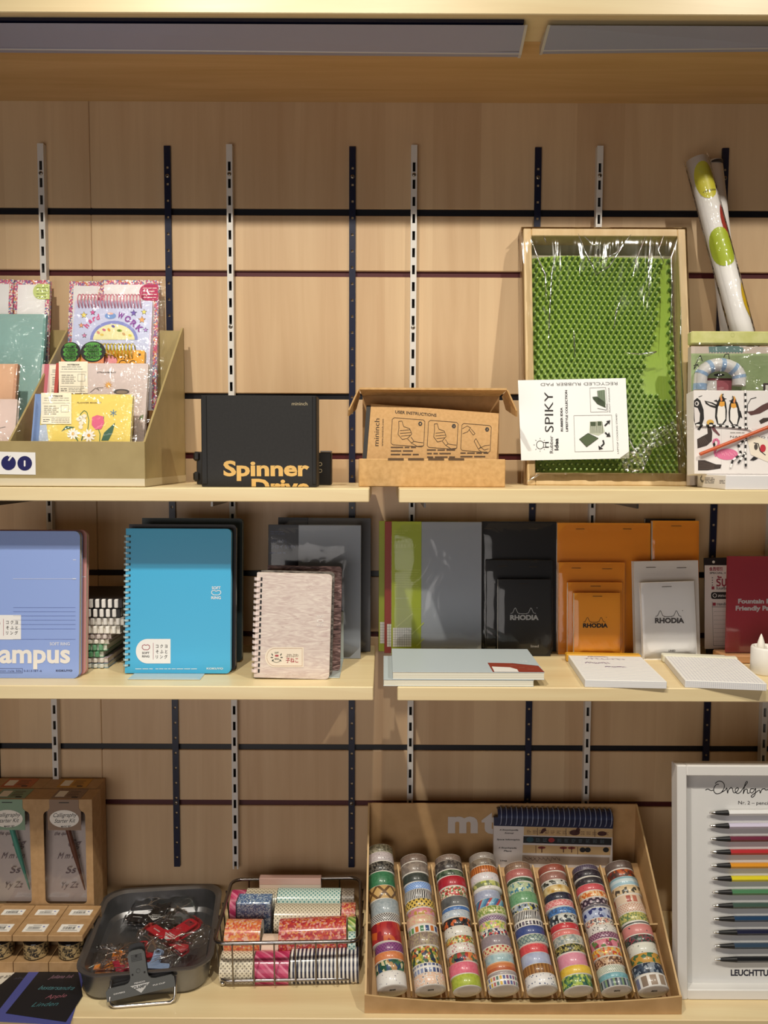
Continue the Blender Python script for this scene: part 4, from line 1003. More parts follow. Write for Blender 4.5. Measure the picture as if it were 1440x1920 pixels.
# blue notebook with big white lettering, and the pink one behind
fr = stand(-60, 151, 1271.5, ZB3, lean=4.5); c = Card(fr, zA)
x0, z1 = c.P(-330, 106); x1, _ = c.P(636, 106)
BLUE = mat('#8fa8e4', 0.42); WL = mat('#dfe3ee', .5); DL = mat('#5f72b0', .5)
c.text('Campus', -152, 1152, 558, 1152, 152, mat('#eee9e2', .5), 2, 0.03)
c.text('SOFT RING', 396, 1016, 555, 1016, 25, WL, 2, 0.02); c.text('KOKUYO', 445, 1224, 575, 1224, 15, mat('#39425e', .6), 2, 0.03)
c.text('S-S131BT-6', 190, 1226, 332, 1226, 16, mat('#4a5684', .6), 2); c.pl([(-60, 1200), (180, 1200), (180, 1234), (-60, 1234)], 2.5, mat('#4a5684', .6), 2); c.text('A 6mm rule 50s', -52, 1226, 172, 1226, 16, mat('#4a5684', .6), 2)
for Y, a in ((337, 580), (488, 105)): c.pl([(a, Y), (605, Y)], 2.5 if a < 500 else 5, WL, 2)
c.pl([(578, 488), (606, 488)], 7, WL, 3)
for Y in (716, 748, 782, 815, 850, 885, 968): c.pl([(105, Y), (600, Y)], 2, DL, 2)
jp_sticker(c, -110, 775, 168, 970)
ring_book(fr, x0, x1, z1, 0.010, BLUE, 'cornflower blue Campus notebook cut by the left picture edge', None, c, 0.009)
fr = stand(-46, 163, 1265.5, ZB3, lean=4.5); c = Card(fr, zA)
x0, z1 = c.P(-330, 96); x1, _ = c.P(690, 96)
c.pl([(645, 322), (680, 322)], 3, WL, 2); c.pl([(645, 472), (680, 472)], 5, WL, 2)
ring_book(fr, x0, x1, z1, 0.009, mat('#c88e8c', 0.45), 'dusty pink notebook directly behind the blue Campus notebook', None, c, 0.009)
# teal ring notebook with two dark ones behind it
fr = stand(234, 431, 1262.5, ZB3+0.0015, lean=4.5); c = Card(fr, zA)
x0, z1 = c.P(1000, 88); d = Card(fr, zB, c.mb); x1, _ = d.P(892, 100)
TEAL = mat('#38aede', 0.38)
jp_sticker(c, 1080, 965, 1355, 1160)
d.text('SOFT', 817, 339, 851, 339, 11, WHITE, 2, 0.02); d.text('RING', 815, 377, 852, 377, 11, WHITE, 2, 0.02)
d.pl([(817, 346), (826, 343), (834, 347), (842, 343), (851, 346), (852, 354), (844, 361), (824, 361), (816, 354), (817, 346)], 2.4, WHITE, 2)
d.text('KOKUYO', 797, 648, 861, 648, 7, mat('#d8e8ea', .5), 2, 0.04); d.lines(522, 646, 590, 1, 5, 3, mat('#d8e8ea', .5), 2, 1); d.lines(600, 646, 760, 1, 5, 3, mat('#d8e8ea', .5), 2, 4)
CLR = mat('#a9c3c6', 0.25, 0.0, 0.5)
ring_book(fr, x0, x1, z1, 0.010, TEAL, 'bright teal ring notebook with a white half round sticker, front of its stack', (24, 0.0055, 0.0012, CLR, 0.0030), c, 0.007, holes=mat('#1d3c44', .6))
fr = stand(240, 440, 1256, ZB3+0.0015, lean=4.5); d = Card(fr, zB); x0, z1 = d.P(498, 88); x1, _ = d.P(912, 84)
ring_book(fr, x0, x1, z1, 0.010, mat('#28232a', 0.4), 'black ring notebook directly behind the bright teal notebook', (24, 0.0055, 0.0012, mat('#3a3438', .4), 0.0030), None, 0.007)
fr = stand(268, 446, 1240, ZB3+0.0015, lean=4.5); d = Card(fr, zB); x0, z1 = d.P(548, 64); x1, _ = d.P(936, 68)
ring_book(fr, x0, x1, z1, 0.010, mat('#2c3a3c', 0.4), 'dark green ring notebook rearmost behind the bright teal notebook', (24, 0.0055, 0.0012, mat('#3a3438', .4), 0.0030), None, 0.007)
ACR = mat('#c3cecc', 0.15, 0.0, 0.4)
def acrylic(pl_, pr, pyf, depth, hgt, label):
    fr = stand(pl_, pr, pyf, ZS3+0.0002); root = thing('book_stand', label, 'book stand', fr.M)
    x0, _ = fr.uv(pl_, pyf); x1, _ = fr.uv(pr, pyf)
    m = MB(); m.bbox(x0, x1, 0, depth, 0, 0.0013, ACR, 0.0005); m.build('base_plate', root)
    m = MB(); m.bbox(x0, x1, depth-0.0015, depth, 0.0014, hgt, ACR, 0.0005); m.build('upright_plate', root)
acrylic(239, 375, 1275, 0.160, 0.10, 'pale grey plastic book stand under the teal ring notebook')
acrylic(478, 637, 1271.5, 0.115, 0.08, 'pale grey plastic book stand under the pale fur print notebook')
# pale fur print notebook and the two behind
def fur(name, a, b_, c_):
    return noise_mat(name, [(0.32, a), (0.5, b_), (0.66, c_)], 60, 0.5, 5, 2.2, (0.55, 1, 2.8))
fr = stand(475, 617, 1272, ZB3+0.0015, lean=4.5, roll=1.4); c = Card(fr, zC)
x0, z1 = c.P(66, 676); x1, _ = c.P(836, 700)
CRM = mat('#efe2cf', .5); RD = mat('#b24a52', .6); OL = mat('#4f5346', .6)
c.poly([(x, 1443+1650-z) for x, z in rrect(148, 546, 1443, 1650, 98, 10, 'ad')], CRM, 2)
c.pl([(x, 1456+1637-z) for x, z in rrect(168, 530, 1456, 1637, 86, 10, 'ad')]+[(168, 1545)], 4, mat('#c9a890', .6), 3)
c.ring(266, 1545, 52, 56, 5, OL, 3, 30, 150)
for X, Y, a in ((222, 1520, 60), (218, 1550, 0), (228, 1580, -40), (312, 1520, 120), (318, 1550, 0), (306, 1580, 40)): c.ell(X, Y, 14, 6, OL, 3, 8, a)
c.text('SOFT', 248, 1510, 290, 1510, 18, OL, 3, .02); c.rr(250, 1522, 288, 1542, 9, RD, 3); c.text('RING', 248, 1574, 290, 1574, 18, OL, 3, .02)
c.text('ぷわぷわ', 362, 1545, 490, 1545, 30, mat('#7a6a5a', .6), 3, .01); c.text('子ねこ', 362, 1600, 490, 1600, 42, RD, 3, .02)
for Y, t_ in ((1140, 'SOFT'), (1232, 'RING')): c.text(t_, 680, Y, 750, Y, 24, mat('#f3ece6', .5), 2, .01)
c.ell(716, 1175, 34, 18, mat('#f3ece6', .5), 2); c.ell(716, 1175, 24, 10, mat('#cdb8b0', .5), 3)
c.lines(95, 1725, 500, 1, 9, 5, mat('#efe4dc', .5), 2, 3)
RW = mat('#ead7d2', 0.35, 0, 0.3)
ring_book(fr, x0, x1, z1, 0.009, fur('pale_fur', '#c9b4ae', '#d8c8c0', '#e6dad0'), 'pale pink fur print notebook with white rings and a cat sticker', (17, 0.0062, 0.0014, RW, 0.0046), c, 0.006)
fr = stand(486, 626, 1267, ZB3+0.0015, lean=4.5, roll=1.2); c = Card(fr, zC); x0, z1 = c.P(110, 655); x1, _ = c.P(862, 660)
ring_book(fr, x0, x1, z1, 0.009, fur('grey_fur', '#3f3a38', '#6d6660', '#a09890'), 'grey fur print notebook directly behind the pale pink one', (17, 0.0062, 0.0014, mat('#8a7d78', .4), 0.0046), None, 0.006)
fr = stand(502, 640, 1257, ZB3+0.0015, lean=4.5, roll=0.8); c = Card(fr, zC); x0, z1 = c.P(175, 605); x1, _ = c.P(938, 608)
ring_book(fr, x0, x1, z1, 0.009, fur('brown_fur', '#3a2624', '#7a5a58', '#b99a96'), 'brown fur print notebook rearmost of the three by the pale pink one', (17, 0.0062, 0.0014, mat('#8a7d78', .4), 0.0046), None, 0.006)
# tall navy and grey notebooks by the wall
def band_book(fr, conv, X0, Xm, X1, Yt, band, body, label, t=0.012, prints=None, film=True, group=None):
    c = Card(fr, conv); root = thing('softcover_notebook', label, 'notebook', fr.M, group)
    x0, z1 = c.P(X0, Yt); x1, _ = c.P(X1, Yt)
    m = MB(); m.bbox(x0, x1, 0.0006, t, 0, z1, body, 0.0008); m.build('cover', root)
    if Xm is not None:
        xm, _ = c.P(Xm, Yt); c.mb.bbox(x0-0.0004, xm, 0.0, t+0.0006, 0.0002, z1+0.0003, band, 0.0004)
        if prints: prints(c)
        c.build('paper_band', root)
    if film: sleeve(root, x0-0.001, x1+0.001, 0.0, z1+0.001, -0.002, 41, n=8, m=12, mt=FILMS, amp=0.0008)
    return root
NVY = mat('#0f1220', 0.4); GRYC = mat('#99a0aa', 0.45)
def navy_print(c):
    T_ = mat('#5d6684', .6); c.text('2かいめから', 205, 372, 372, 372, 34, T_, 2); c.text('シロイ 5 MM', 205, 430, 455, 430, 36, T_, 2); c.lines(195, 475, 360, 1, 10, 10, T_, 2, 3); c.lines(205, 258, 360, 2, 22, 5, T_, 2, 5)
fr = stand(506, 672, 1235, ZB3, lean=4.5); band_book(fr, zC, 185, 492, 1136, 186, NVY, GRYC, 'tall grey notebook with a navy paper band behind the fur print notebooks', 0.009, navy_print)
fr = stand(520, 692, 1219, ZB3, lean=4.5, Y=-0.066); band_book(fr, zC, 285, 592, 1238, 112, NVY, mat('#5a5a5e', .45), 'darker grey notebook with a navy band standing against the wall', 0.009)
# flat stack of ring notebooks between the blue and the teal ones
sy = -0.183; zcur = ZS3+0.0003
PX = lambda X, z: PY(X/4.235, 1200, sy).x
kinds = [(850, '#7fa0b4', '#d8dcd8', 'pale blue'), (850, '#b9a6b0', '#e2ddd8', 'lilac white'), (815, '#5e9a72', '#dfe3da', 'leaf green'), (845, '#6aa37d', '#dfe3da', 'mint green'), (860, '#c9c4b8', '#e8e4da', 'cream'),
         (880, '#8a7478', '#cfc4c0', 'mauve'), (952, '#cfcac2', '#f0ece4', 'white'), (985, '#a9a49e', '#dad6d0', 'clear grey'), (958, '#1c1818', '#e8e4de', 'black'), (975, '#181414', '#e8e4de', 'black')]
lab = ['bottom one of the flat ring notebook stack, pale blue edged', 'lilac white ring notebook second from the bottom of the flat stack', 'leaf green ring notebook third from the bottom of the flat stack', 'mint green ring notebook fourth from the bottom of the flat stack',
       'cream ring notebook in the middle of the flat stack above the green ones', 'mauve edged ring notebook in the flat stack just below the thick white ones', 'white ring notebook in the flat stack below the clear grey rings', 'clear grey ring notebook in the flat stack just below the black ones',
       'black ringed notebook second from the top of the flat stack', 'black ringed notebook on top of the flat stack']
hts = [0.0085, 0.0085, 0.0105, 0.0105, 0.008, 0.008, 0.0135, 0.0125, 0.0145, 0.0155]
for (XR, col, pg, nm), lb, h in zip(kinds, lab, hts):
    x1 = PX(XR, 0); x0 = PX(360, 0); M = Matrix.Translation((x1, sy, zcur))
    root = thing('ring_notebook', lb, 'notebook', M, 'flat stack of ring notebooks')
    W = x1-x0; cm = mat(col, .45)
    m = MB(); m.bbox(-W, 0, 0.003, 0.125, 0.0, 0.0009, cm, 0.0003); m.bbox(-W, 0, 0.003, 0.125, h-0.0013, h-0.0004, cm, 0.0003); m.build('cover', root)
    m = MB(); m.box(-W+0.001, -0.001, 0.004, 0.124, 0.0009, h-0.0013, pages_mat('stack_edges', pg, '#b7ab94', 'Z', 0.0011)); m.build('pages', root)
    if nm == 'black':
        m = MB(); m.box(-W, -0.0004, 0.0005, 0.0038, 0.0012, h-0.0016, mat('#181516', .5)); m.build('black_spine', root)
    m = MB(); rm = mat(pg if nm not in ('leaf green', 'mint green') else col, .35, 0, .3); k = -0.006
    while k > -W+0.006:
        m.bbox(k-0.0062, k, -0.0022, 0.0055, 0.0010, h-0.0008, mat('#e9e6e2', .4) if nm == 'black' else rm, 0.0012)
        k -= 0.0100
    m.build('ring_binding', root)
    zcur += h+0.0002

# ------------------------------------------------------------------ right half of the middle shelf
zD = lambda X, Y: (700+X/4.0, 950+Y/4.0)
zE = lambda X, Y: (1030+X/3.512, 950+Y/3.512)
LIME = mat('#a3b01e', 0.42); LIMED = mat('#c2cc5a', .5); RED = mat('#9c3526', .45)
def grid_label(c, X0, Y0, X1, Y1):
    c.rect(X0, Y0, X1, Y1, mat('#e9e9e2', .5), 2); n = max(2, int((X1-X0)/17))
    G = mat('#5d6058', .6)
    for i in range(1, n): c.rect(X0+(X1-X0)*i/n-.7, Y0, X0+(X1-X0)*i/n+.7, Y1, G, 3)
    for i in range(1, 8): c.rect(X0, Y0+(Y1-Y0)*i/8-.7, X1, Y0+(Y1-Y0)*i/8+.7, G, 3)
def lime_print(c):
    c.text('フォル ビ', 152, 265, 265, 265, 26, LIMED, 2); c.text('ほぼ5ミリ', 152, 308, 318, 308, 26, LIMED, 2); c.text('SOFT NOTES', 152, 348, 300, 348, 12, LIMED, 2)
    c.lines(155, 182, 260, 2, 16, 4, LIMED, 2, 2); c.lines(155, 475, 352, 8, 18, 4, LIMED, 2, 4); c.text('A GOOD NOTE', 165, 690, 262, 690, 8, mat('#e6ecb0', .5), 2)
    c.pl([(150, 765), (372, 765)], 2, LIMED, 2)
    for P in ([(170, 905), (295, 800)], [(285, 960), (378, 870)], [(325, 1045), (378, 990)]): c.pl(P, 8, LIMED, 2)
    grid_label(c, 146, 908, 285, 1050)
fr = stand(736, 911, 1221, ZB3, lean=4.2, Y=-0.088)
band_book(fr, zD, 140, 362, 815, 112, LIME, mat('#9da2aa', .45), 'tall grey notebook with a lime green paper band and grid label', 0.010, lime_print)
fr = stand(724, 800, 1222, ZB3, lean=4.2, Y=-0.076)
band_book(fr, zD, 88, 200, 650, 112, RED, mat('#8a4a40', .45), 'red banded notebook showing as a strip left of the lime banded one', 0.009, lambda c: grid_label(c, 103, 880, 138, 1050), False)
fr = stand(712, 790, 1220, ZB3, lean=4.2, Y=-0.064)
band_book(fr, zD, 45, 180, 640, 108, LIME, mat('#77803a', .45), 'lime banded notebook at the far left behind the red strip', 0.009, lambda c: grid_label(c, 50, 865, 98, 1025), False)
# two grey blue notebooks lying at the shelf edge
def flat_book(pxl, pxr, py, z, h, d, label, cover, deco=None):
    o = PY(pxl, py, -0.2735); o.z = z; e = PY(pxr, py, -0.2735); W = e.x-o.x
    root = thing('softcover_notebook', label, 'notebook', o)
    m = MB(); m.box(0.0006, W-0.0006, 0.0006, d-0.0006, 0.0007, h-0.0007, pages_mat('flat_edges', '#eeead8', '#cfc9b2', 'Z', 0.0028)); m.build('pages', root)
    m = MB(); m.bbox(0, W, 0, d, 0, 0.0007, cover, 0.0002); m.bbox(0, W, 0, d, h-0.0007, h, cover, 0.0002); m.build('cover', root)
    if deco: deco(root, W, d, h)
    return h
GB = mat('#bcc8ce', 0.42)
z_ = ZS3+0.0003
z_ += flat_book(719, 1001, 1285, z_, 0.0100, 0.140, 'grey blue notebook lying flat, lower of the pair at the shelf edge', GB)+0.0002
def deco(root, W, d, h):
    m = MB(); top = lambda P, mt, k=1: m.add([(x*W, y*d, h+0.0002*k) for x, y in P], [tuple(range(len(P)))], mt)
    top([(.66, .0), (1.0, .0), (.985, .34), (.655, .37)], mat('#8f3c2c', .5)); top([(.67, .0), (.83, .0), (.83, .10), (.79, .18), (.67, .21)], mat('#ebe8e4', .5), 2)
    top([(.80, .36), (.99, .24), (.985, .34)], GB, 3)
    m.build('label_sticker', root)
    m = MB(); W_ = mat('#e6e9ec', .5); m.text('578', (.88*W, 0), (.935*W, 0), 0.006, W_, 0, M=tr(0, .42*d, h+.0002) @ rotm('X', -90)); 
    for i in range(3): m.text('hobo notes', ((.80+.05*i)*W, 0), ((.84+.05*i)*W, 0), .003, mat('#c98a78', .5), 0, M=tr(0, (.24-.07*i)*d, h+.0004) @ rotm('X', -90))
    m.build('lettering', root)
flat_book(736, 1021, 1271, z_, 0.0115, 0.142, 'grey blue notebook with a rust red label lying flat on its twin', GB, deco)
# stapled notepads
def logo(c, X0, Y0, X1, Y1, mt, layer=2):
    """two small trees over the word"""
    W, H = X1-X0, Y1-Y0; q = lambda u, v: (X0+W*u, Y0+H*v); w = W*.018
    c.pl([q(.02, .48), q(.09, .44), q(.16, .06), q(.19, .02), q(.27, .44), q(.34, .48)], w, mt, layer); c.pl([q(.32, .5), q(.58, .5)], w, mt, layer)
    c.pl([q(.57, .48), q(.64, .44), q(.72, .02), q(.75, .06), q(.82, .44), q(.9, .48)], w, mt, layer); c.ell(*q(.94, .02), W*.015, W*.015, mt, layer, 8)
    c.text('RHODIA', *q(0, 1.0), *q(1, 1.0), H*.40, mt, layer, 0.05)
def notepad(fr, conv, X0, X1, Yt, cover, label, staples=(), lg=None, foot=None, t=0.009, film=None, group=None, edge=None, lgm=None):
    c = Card(fr, conv); root = thing('notepad', label, 'notepad', fr.M, group)
    x0, z1 = c.P(X0, Yt); x1, _ = c.P(X1, Yt)
    if lg: logo(c, *lg, lgm)
    if foot: c.text(foot[0], foot[1], foot[2], foot[3], foot[2], foot[4], lgm, 2, .02)
    m = c.mb; m.bbox(x0, x1, 0, 0.0006, 0, z1, cover, 0.0002); m.bbox(x0, x1, t, t+0.0006, 0, z1, cover, 0.0002); m.bbox(x0, x1, 0.0006, t, z1-0.0008, z1, cover, 0.0002); m.build('cover', root)
    m = MB(); m.box(x0+0.0006, x1-0.0006, 0.0007, t-0.0001, 0.0004, z1-0.0009, edge or PAPER); m.build('pages', root)
    for X, Y, w in staples:
        s_ = MB(); a = Card(fr, conv, s_); u, v = a.P(X, Y); l = a.L(X, Y, w)/2
        s_.tube([(u-l, -0.0007, v), (u+l, -0.0007, v)], 0.00045, mat('#6f6358', .3, .8), 6); s_.build('staple', root)
    if film: sleeve(root, x0-0.0015, x1+0.0015, 0, z1+0.0015, -0.0022, film, n=10, m=12, mt=FILMS, amp=0.0008)
    return root
ORG = mat('#ea9424', 0.42); ORL = mat('#f0a02c', .40); BLK = mat('#131112', .4); GRW = mat('#efecea', .42); SIL = mat('#b9b9b9', .4); BLKP = mat('#161414', .5)
G = 'stapled notepads'
notepad(stand(905, 1044, 1221, ZB3, lean=4, Y=-0.058), zD, 815, 1374, 110, BLK, 'large black notepad standing behind the two smaller black ones', [(860, 163, 60), (1200, 164, 64)], film=51, group=G)
notepad(stand(908, 1036, 1226, ZB3, lean=4, Y=-0.074), zD, 845, 1342, 400, BLK, 'middle sized black notepad between the large and the small black one', [(970, 446, 70), (1198, 451, 60)], film=52, group=G)
notepad(stand(932, 1033, 1228.5, ZB3, lean=4, Y=-0.092), zD, 935, 1330, 545, mat('#1d1c1d', .4), 'small black notepad with silver logo in front of the black pads', [(1125, 578, 74)], (1025, 757, 1240, 848), ('lined', 1180, 1055, 1240, 20), film=53, group=G, lgm=SIL)
notepad(stand(1214, 1308, 1216, ZB3, lean=4, Y=-0.050), zE, 632, 962, 78, BLK, 'black notepad peeking out above the right orange notepad', group=G, t=.006)
notepad(stand(1226, 1312, 1220, ZB3, lean=4, Y=-0.064), zE, 680, 986, 92, ORG, 'orange notepad standing behind the two white ones', [(835, 127, 66)], film=54, group=G)
notepad(stand(1044, 1222, 1222, ZB3, lean=4, Y=-0.062), zE, 52, 666, 106, ORG, 'largest orange notepad behind the nested orange pads', [(203, 147, 56), (512, 147, 56)], film=55, group=G)
notepad(stand(1047, 1172, 1224, ZB3, lean=4, Y=-0.078), zE, 60, 497, 366, ORG, 'medium orange notepad second behind the small logo pad', [(176, 404, 60), (380, 409, 64)], film=56, group=G)
notepad(stand(1064, 1168, 1224.5, ZB3, lean=4, Y=-0.092), zE, 122, 480, 498, ORG, 'orange notepad directly behind the small logo pad', [(304, 523, 66)], film=57, group=G)
notepad(stand(1076, 1164, 1225, ZB3, lean=4, Y=-0.106), zE, 164, 467, 568, ORL, 'small orange notepad with black logo at the front of the orange pads', [(316, 590, 60)], (221, 727, 385, 795), group=G, film=58, lgm=BLKP)
notepad(stand(1192, 1315, 1229, ZB3, lean=5, roll=-1.2, Y=-0.095), zE, 555, 980, 360, mat('#d6d2d0', .42), 'larger white notepad behind the small white logo pad', [(668, 400, 62), (870, 402, 62)], group=G, t=.012)
notepad(stand(1207, 1312, 1234.5, ZB3, lean=6, roll=-2.0, Y=-0.112), zE, 600, 953, 500, GRW, 'small white notepad with dark logo standing in front of the larger white one', [(772, 527, 64)], (695, 683, 888, 765), ('LINED', 785, 955, 830, 13), group=G, lgm=mat('#55504e', .5), film=59, t=.008)
# open pads lying at the shelf edge
def open_pad(pxl, pxr, py, yaw, d, h, label, cov, ruled):
    o = PY(pxl, py, -0.2745); o.z = ZS3+0.0003; e = PY(pxr, py, -0.2745); W = e.x-o.x
    fr = Fr(o, (math.cos(math.radians(yaw)), math.sin(math.radians(yaw)), 0), (0, 0, 1)); root = thing('notepad', label, 'notepad', fr.M)
    m = MB(); m.bbox(0, W, 0, d, 0.0, h, pages_mat('pad_sheets', '#ecebe9', '#c9c8cc', 'Z', 0.0022), 0.0005)
    L_ = mat('#a9a8c0', .7)
    n = 20
    for i in range(1, n): y = d*i/n; m.box(0.003, W-0.003, y-0.00018, y+0.00018, h, h+0.0001, L_)
    if ruled == 'grid':
        for i in range(1, 22): x = W*i/22; m.box(x-0.00018, x+0.00018, 0.003, d-0.003, h, h+0.0001, L_)
        for i in range(1, 40): x = W*i/40; m.box(x-0.0003, x+0.0003, -0.0001, 0, 0.0015, h-0.001, mat('#c9c9d2', .7))
    m.build('pages', root)
    m = MB(); m.bbox(-0.003, W+0.001, d-0.004, d+0.012, 0.0, h+0.0022, cov, 0.0016); m.bbox(0, W, d+0.0115, d+0.014, 0, h*.8, cov, 0.0008); m.build('folded_cover', root)
    if ruled == 'lines':
        m = MB(); rn = random.Random(9); PU = mat('#8a6a94', .6)
        def scr(x0, x1, y, a):
            pts = []; k = 26
            for i in range(k): t_ = i/(k-1); pts.append((x0+(x1-x0)*t_+0.004*math.sin(i*1.9), y+a*math.sin(i*2.3)*rn.uniform(.5, 1)))
            for p, q in zip(pts, pts[1:]):
                dx, dy = q[0]-p[0], q[1]-p[1]; l = math.hypot(dx, dy); nx, ny = -dy/l*.0003, dx/l*.0003
                m.add([(p[0]-nx, p[1]-ny, h+.0003), (q[0]-nx, q[1]-ny, h+.0003), (q[0]+nx, q[1]+ny, h+.0003), (p[0]+nx, p[1]+ny, h+.0003)], [(0, 1, 2, 3)], PU)
        scr(.022, .085, d*.84, .006); scr(.018, .055, d*.67, .007); scr(.045, .075, d*.52, .004); scr(.03, .06, d*.93, .003)
        m.build('pen_scribbles', root)
    return root
open_pad(1096.5, 1247, 1293, -3.5, 0.150, 0.0108, 'open ruled notepad with purple pen scribbles and an orange folded cover', mat('#d9a12e', .45), 'lines')
open_pad(1284, 1429, 1294, -8, 0.148, 0.0108, 'open squared notepad with a cream folded cover at the shelf edge', mat('#dedbc8', .5), 'grid')
# card with red Thai lettering
fr = stand(1322, 1400, 1219, ZB3, lean=4, roll=-1.6, Y=-0.070); c = Card(fr, zE)
root = thing('clipboard', 'small black clipboard holding a printed card with red Thai lettering', 'clipboard', fr.M)
x0, z1 = c.P(1020, 338); x1 = x0+0.085
m = MB(); m.bbox(x0, x1, 0.0004, 0.004, 0, z1, mat('#1c1a1c', .45), 0.001); d = Card(fr, zE, m); d.ell(1081, 364, 9, 9, mat('#d8d4cc', .4), 1); m.build('board', root)
c.rect(1022, 386, 1400, 936, mat('#d3cac6', .5), 1); RDT = mat('#8d2b3c', .55)
c.text('会员招引', 1052, 420, 1140, 420, 20, RDT, 2, .03); c.text('SPECIAL + *', 1055, 442, 1180, 442, 12, INK, 2, .02); c.text('รับ', 1098, 522, 1166, 522, 62, RDT, 2, .02)
c.text('ใบเสร็จ', 1098, 545, 1170, 545, 16, INK, 2, .02); c.rr(1064, 562, 1300, 608, 16, INK, 2); c.ring(1088, 584, 12, 12, 3, WHITE, 3); c.text('ลงทะเบียน', 1110, 594, 1200, 594, 18, WHITE, 3)
c.rect(1075, 632, 1095, 652, RDT, 2); c.text('รายละเอียด', 1100, 650, 1180, 650, 18, INK, 2, .02); c.pl([(1070, 660), (1300, 660)], 3, INK, 2); c.pl([(1072, 625), (1080, 915), (1300, 912)], 3, GREY, 2); c.rect(1068, 525, 1086, 545, RDT, 2)
for i in range(8): c.pl([(1082, 690+28*i), (1300, 688+28*i)], 1.5, GREY, 2)
for i in range(4): c.rect(1070, 465+i*16, 1076, 471+i*16, INK, 2)
c.build('printed_card', root)
# red sign on its wooden foot
fr = stand(1361, 1500, 1243, ZB3, lean=2, Y=-0.118); c = Card(fr, zE)
root = thing('table_sign', 'dark red sign reading Fountain Pen Friendly Paper in a clear holder on a wooden foot', 'sign', fr.M)
x0, z1 = c.P(1172, 326); x1 = x0+0.115; _, z0 = c.P(1172, 962)
c.mb.bbox(x0, x1, 0, 0.0025, z0, z1, mat('#cc4450', .4), 0.0004)
c.text('Fountain Pen', 1242, 636, 1500, 636, 30, mat('#f6efec', .5), 2, .045); c.text('Friendly Paper', 1226, 682, 1520, 682, 30, mat('#f6efec', .5), 2, .045)
c.build('sign_card', root)
m = MB(); m.bbox(x0-0.001, x1+0.001, -0.0042, -0.0008, z0, z1+0.002, plastic_film('sign_acrylic', 0.0, 5, 0.05, '#fafafa'), 0.0004); m.build('clear_holder', root)
a, _ = c.P(1122, 1000); m = MB(); m.bbox(a, x1+0.015, -0.020, 0.030, 0.0, z0-0.0003, wood('foot_wood', '#c9986c', '#b88458', 'x'), 0.002); m.build('wooden_foot', root)
# flameless candle
o = PZ(1434, 1262, ZS3); root = thing('led_candle', 'white flameless tea candle at the right edge of the middle shelf', 'candle', Vector((o.x, o.y, ZS3+0.0003)))
s_ = 1500/(o-CAM).length; r = 23.0/s_; h = 45/s_
m = MB(); CW = mat('#efece6', .45); m.lathe([(0.001, 0), (r*.94, 0), (r, .002), (r, h-.003), (r*.95, h), (r*.82, h), (r*.78, h-.004), (.001, h-.006)], CW, 36); m.build('cup', root)
m = MB(); m.lathe([(.0055, h-.006), (.0062, h), (.005, h+.007), (.0025, h+.015), (.0004, h+.020)], mat('#f6f2e8', .35), 16, M=tr(-r*.35, 0, 0)); m.build('flame_tip', root)
# ------------------------------------------------------------------ bottom board: calligraphy kits, ink boxes, cards
z6 = lambda X, Y: (X/3.2727, 1430+Y/3.2727)
Z4 = ZS4+0.0003
def ring_panel(mb, O, I, y0, y1, mt):
    """flat panel with an opening: outline O, opening I (same number of points)"""
    n = len(O); V = [(x, y0, z) for x, z in O]+[(x, y0, z) for x, z in I]+[(x, y1, z) for x, z in O]+[(x, y1, z) for x, z in I]; F = []
    for i in range(n):
        j = (i+1) % n; F += [(i, j, n+j, n+i), (2*n+j, 2*n+i, 3*n+i, 3*n+j), (j, i, 2*n+i, 2*n+j), (n+i, n+j, 3*n+j, 3*n+i)]
    return mb.add(V, F, mt)
BOXK = noise_mat('kit_card', [(0.3, '#a9855a'), (0.7, '#b79368')], 90, 0.6)
BOXI = mat('#8f7350', 0.8)
SCR = mat('#75666c', .7)
def cursive(c, word, X0, Y, X1, h, mt, layer=2, lw=3.0, seed=0):
    """flowing pen script drawn as looping strokes"""
    rn = random.Random(seed+len(word)); n = len(word); st = (X1-X0)/n; pts = []
    for i, ch in enumerate(word):
        x = X0+i*st; up = 1.0 if ch in 'bdfhkltABCDEFGHIJKLMNOPQRSTUVWXYZ' else 0.45; dn = 0.5 if ch in 'fgjpqyzGJQYZ' else 0
        if ch == ' ': 
            if len(pts) > 1: c.pl(pts, lw, mt, layer)
            pts = []; continue
        for k in range(9):
            t = k/8.0; pts.append((x+st*(t+0.28*math.sin(2*math.pi*t)*up), Y-h*(up*math.sin(math.pi*t)**2 - dn*math.sin(math.pi*min(1, t*1.6))**2*(t > .3)) ))
    if len(pts) > 1: c.pl(pts, lw, mt, layer)
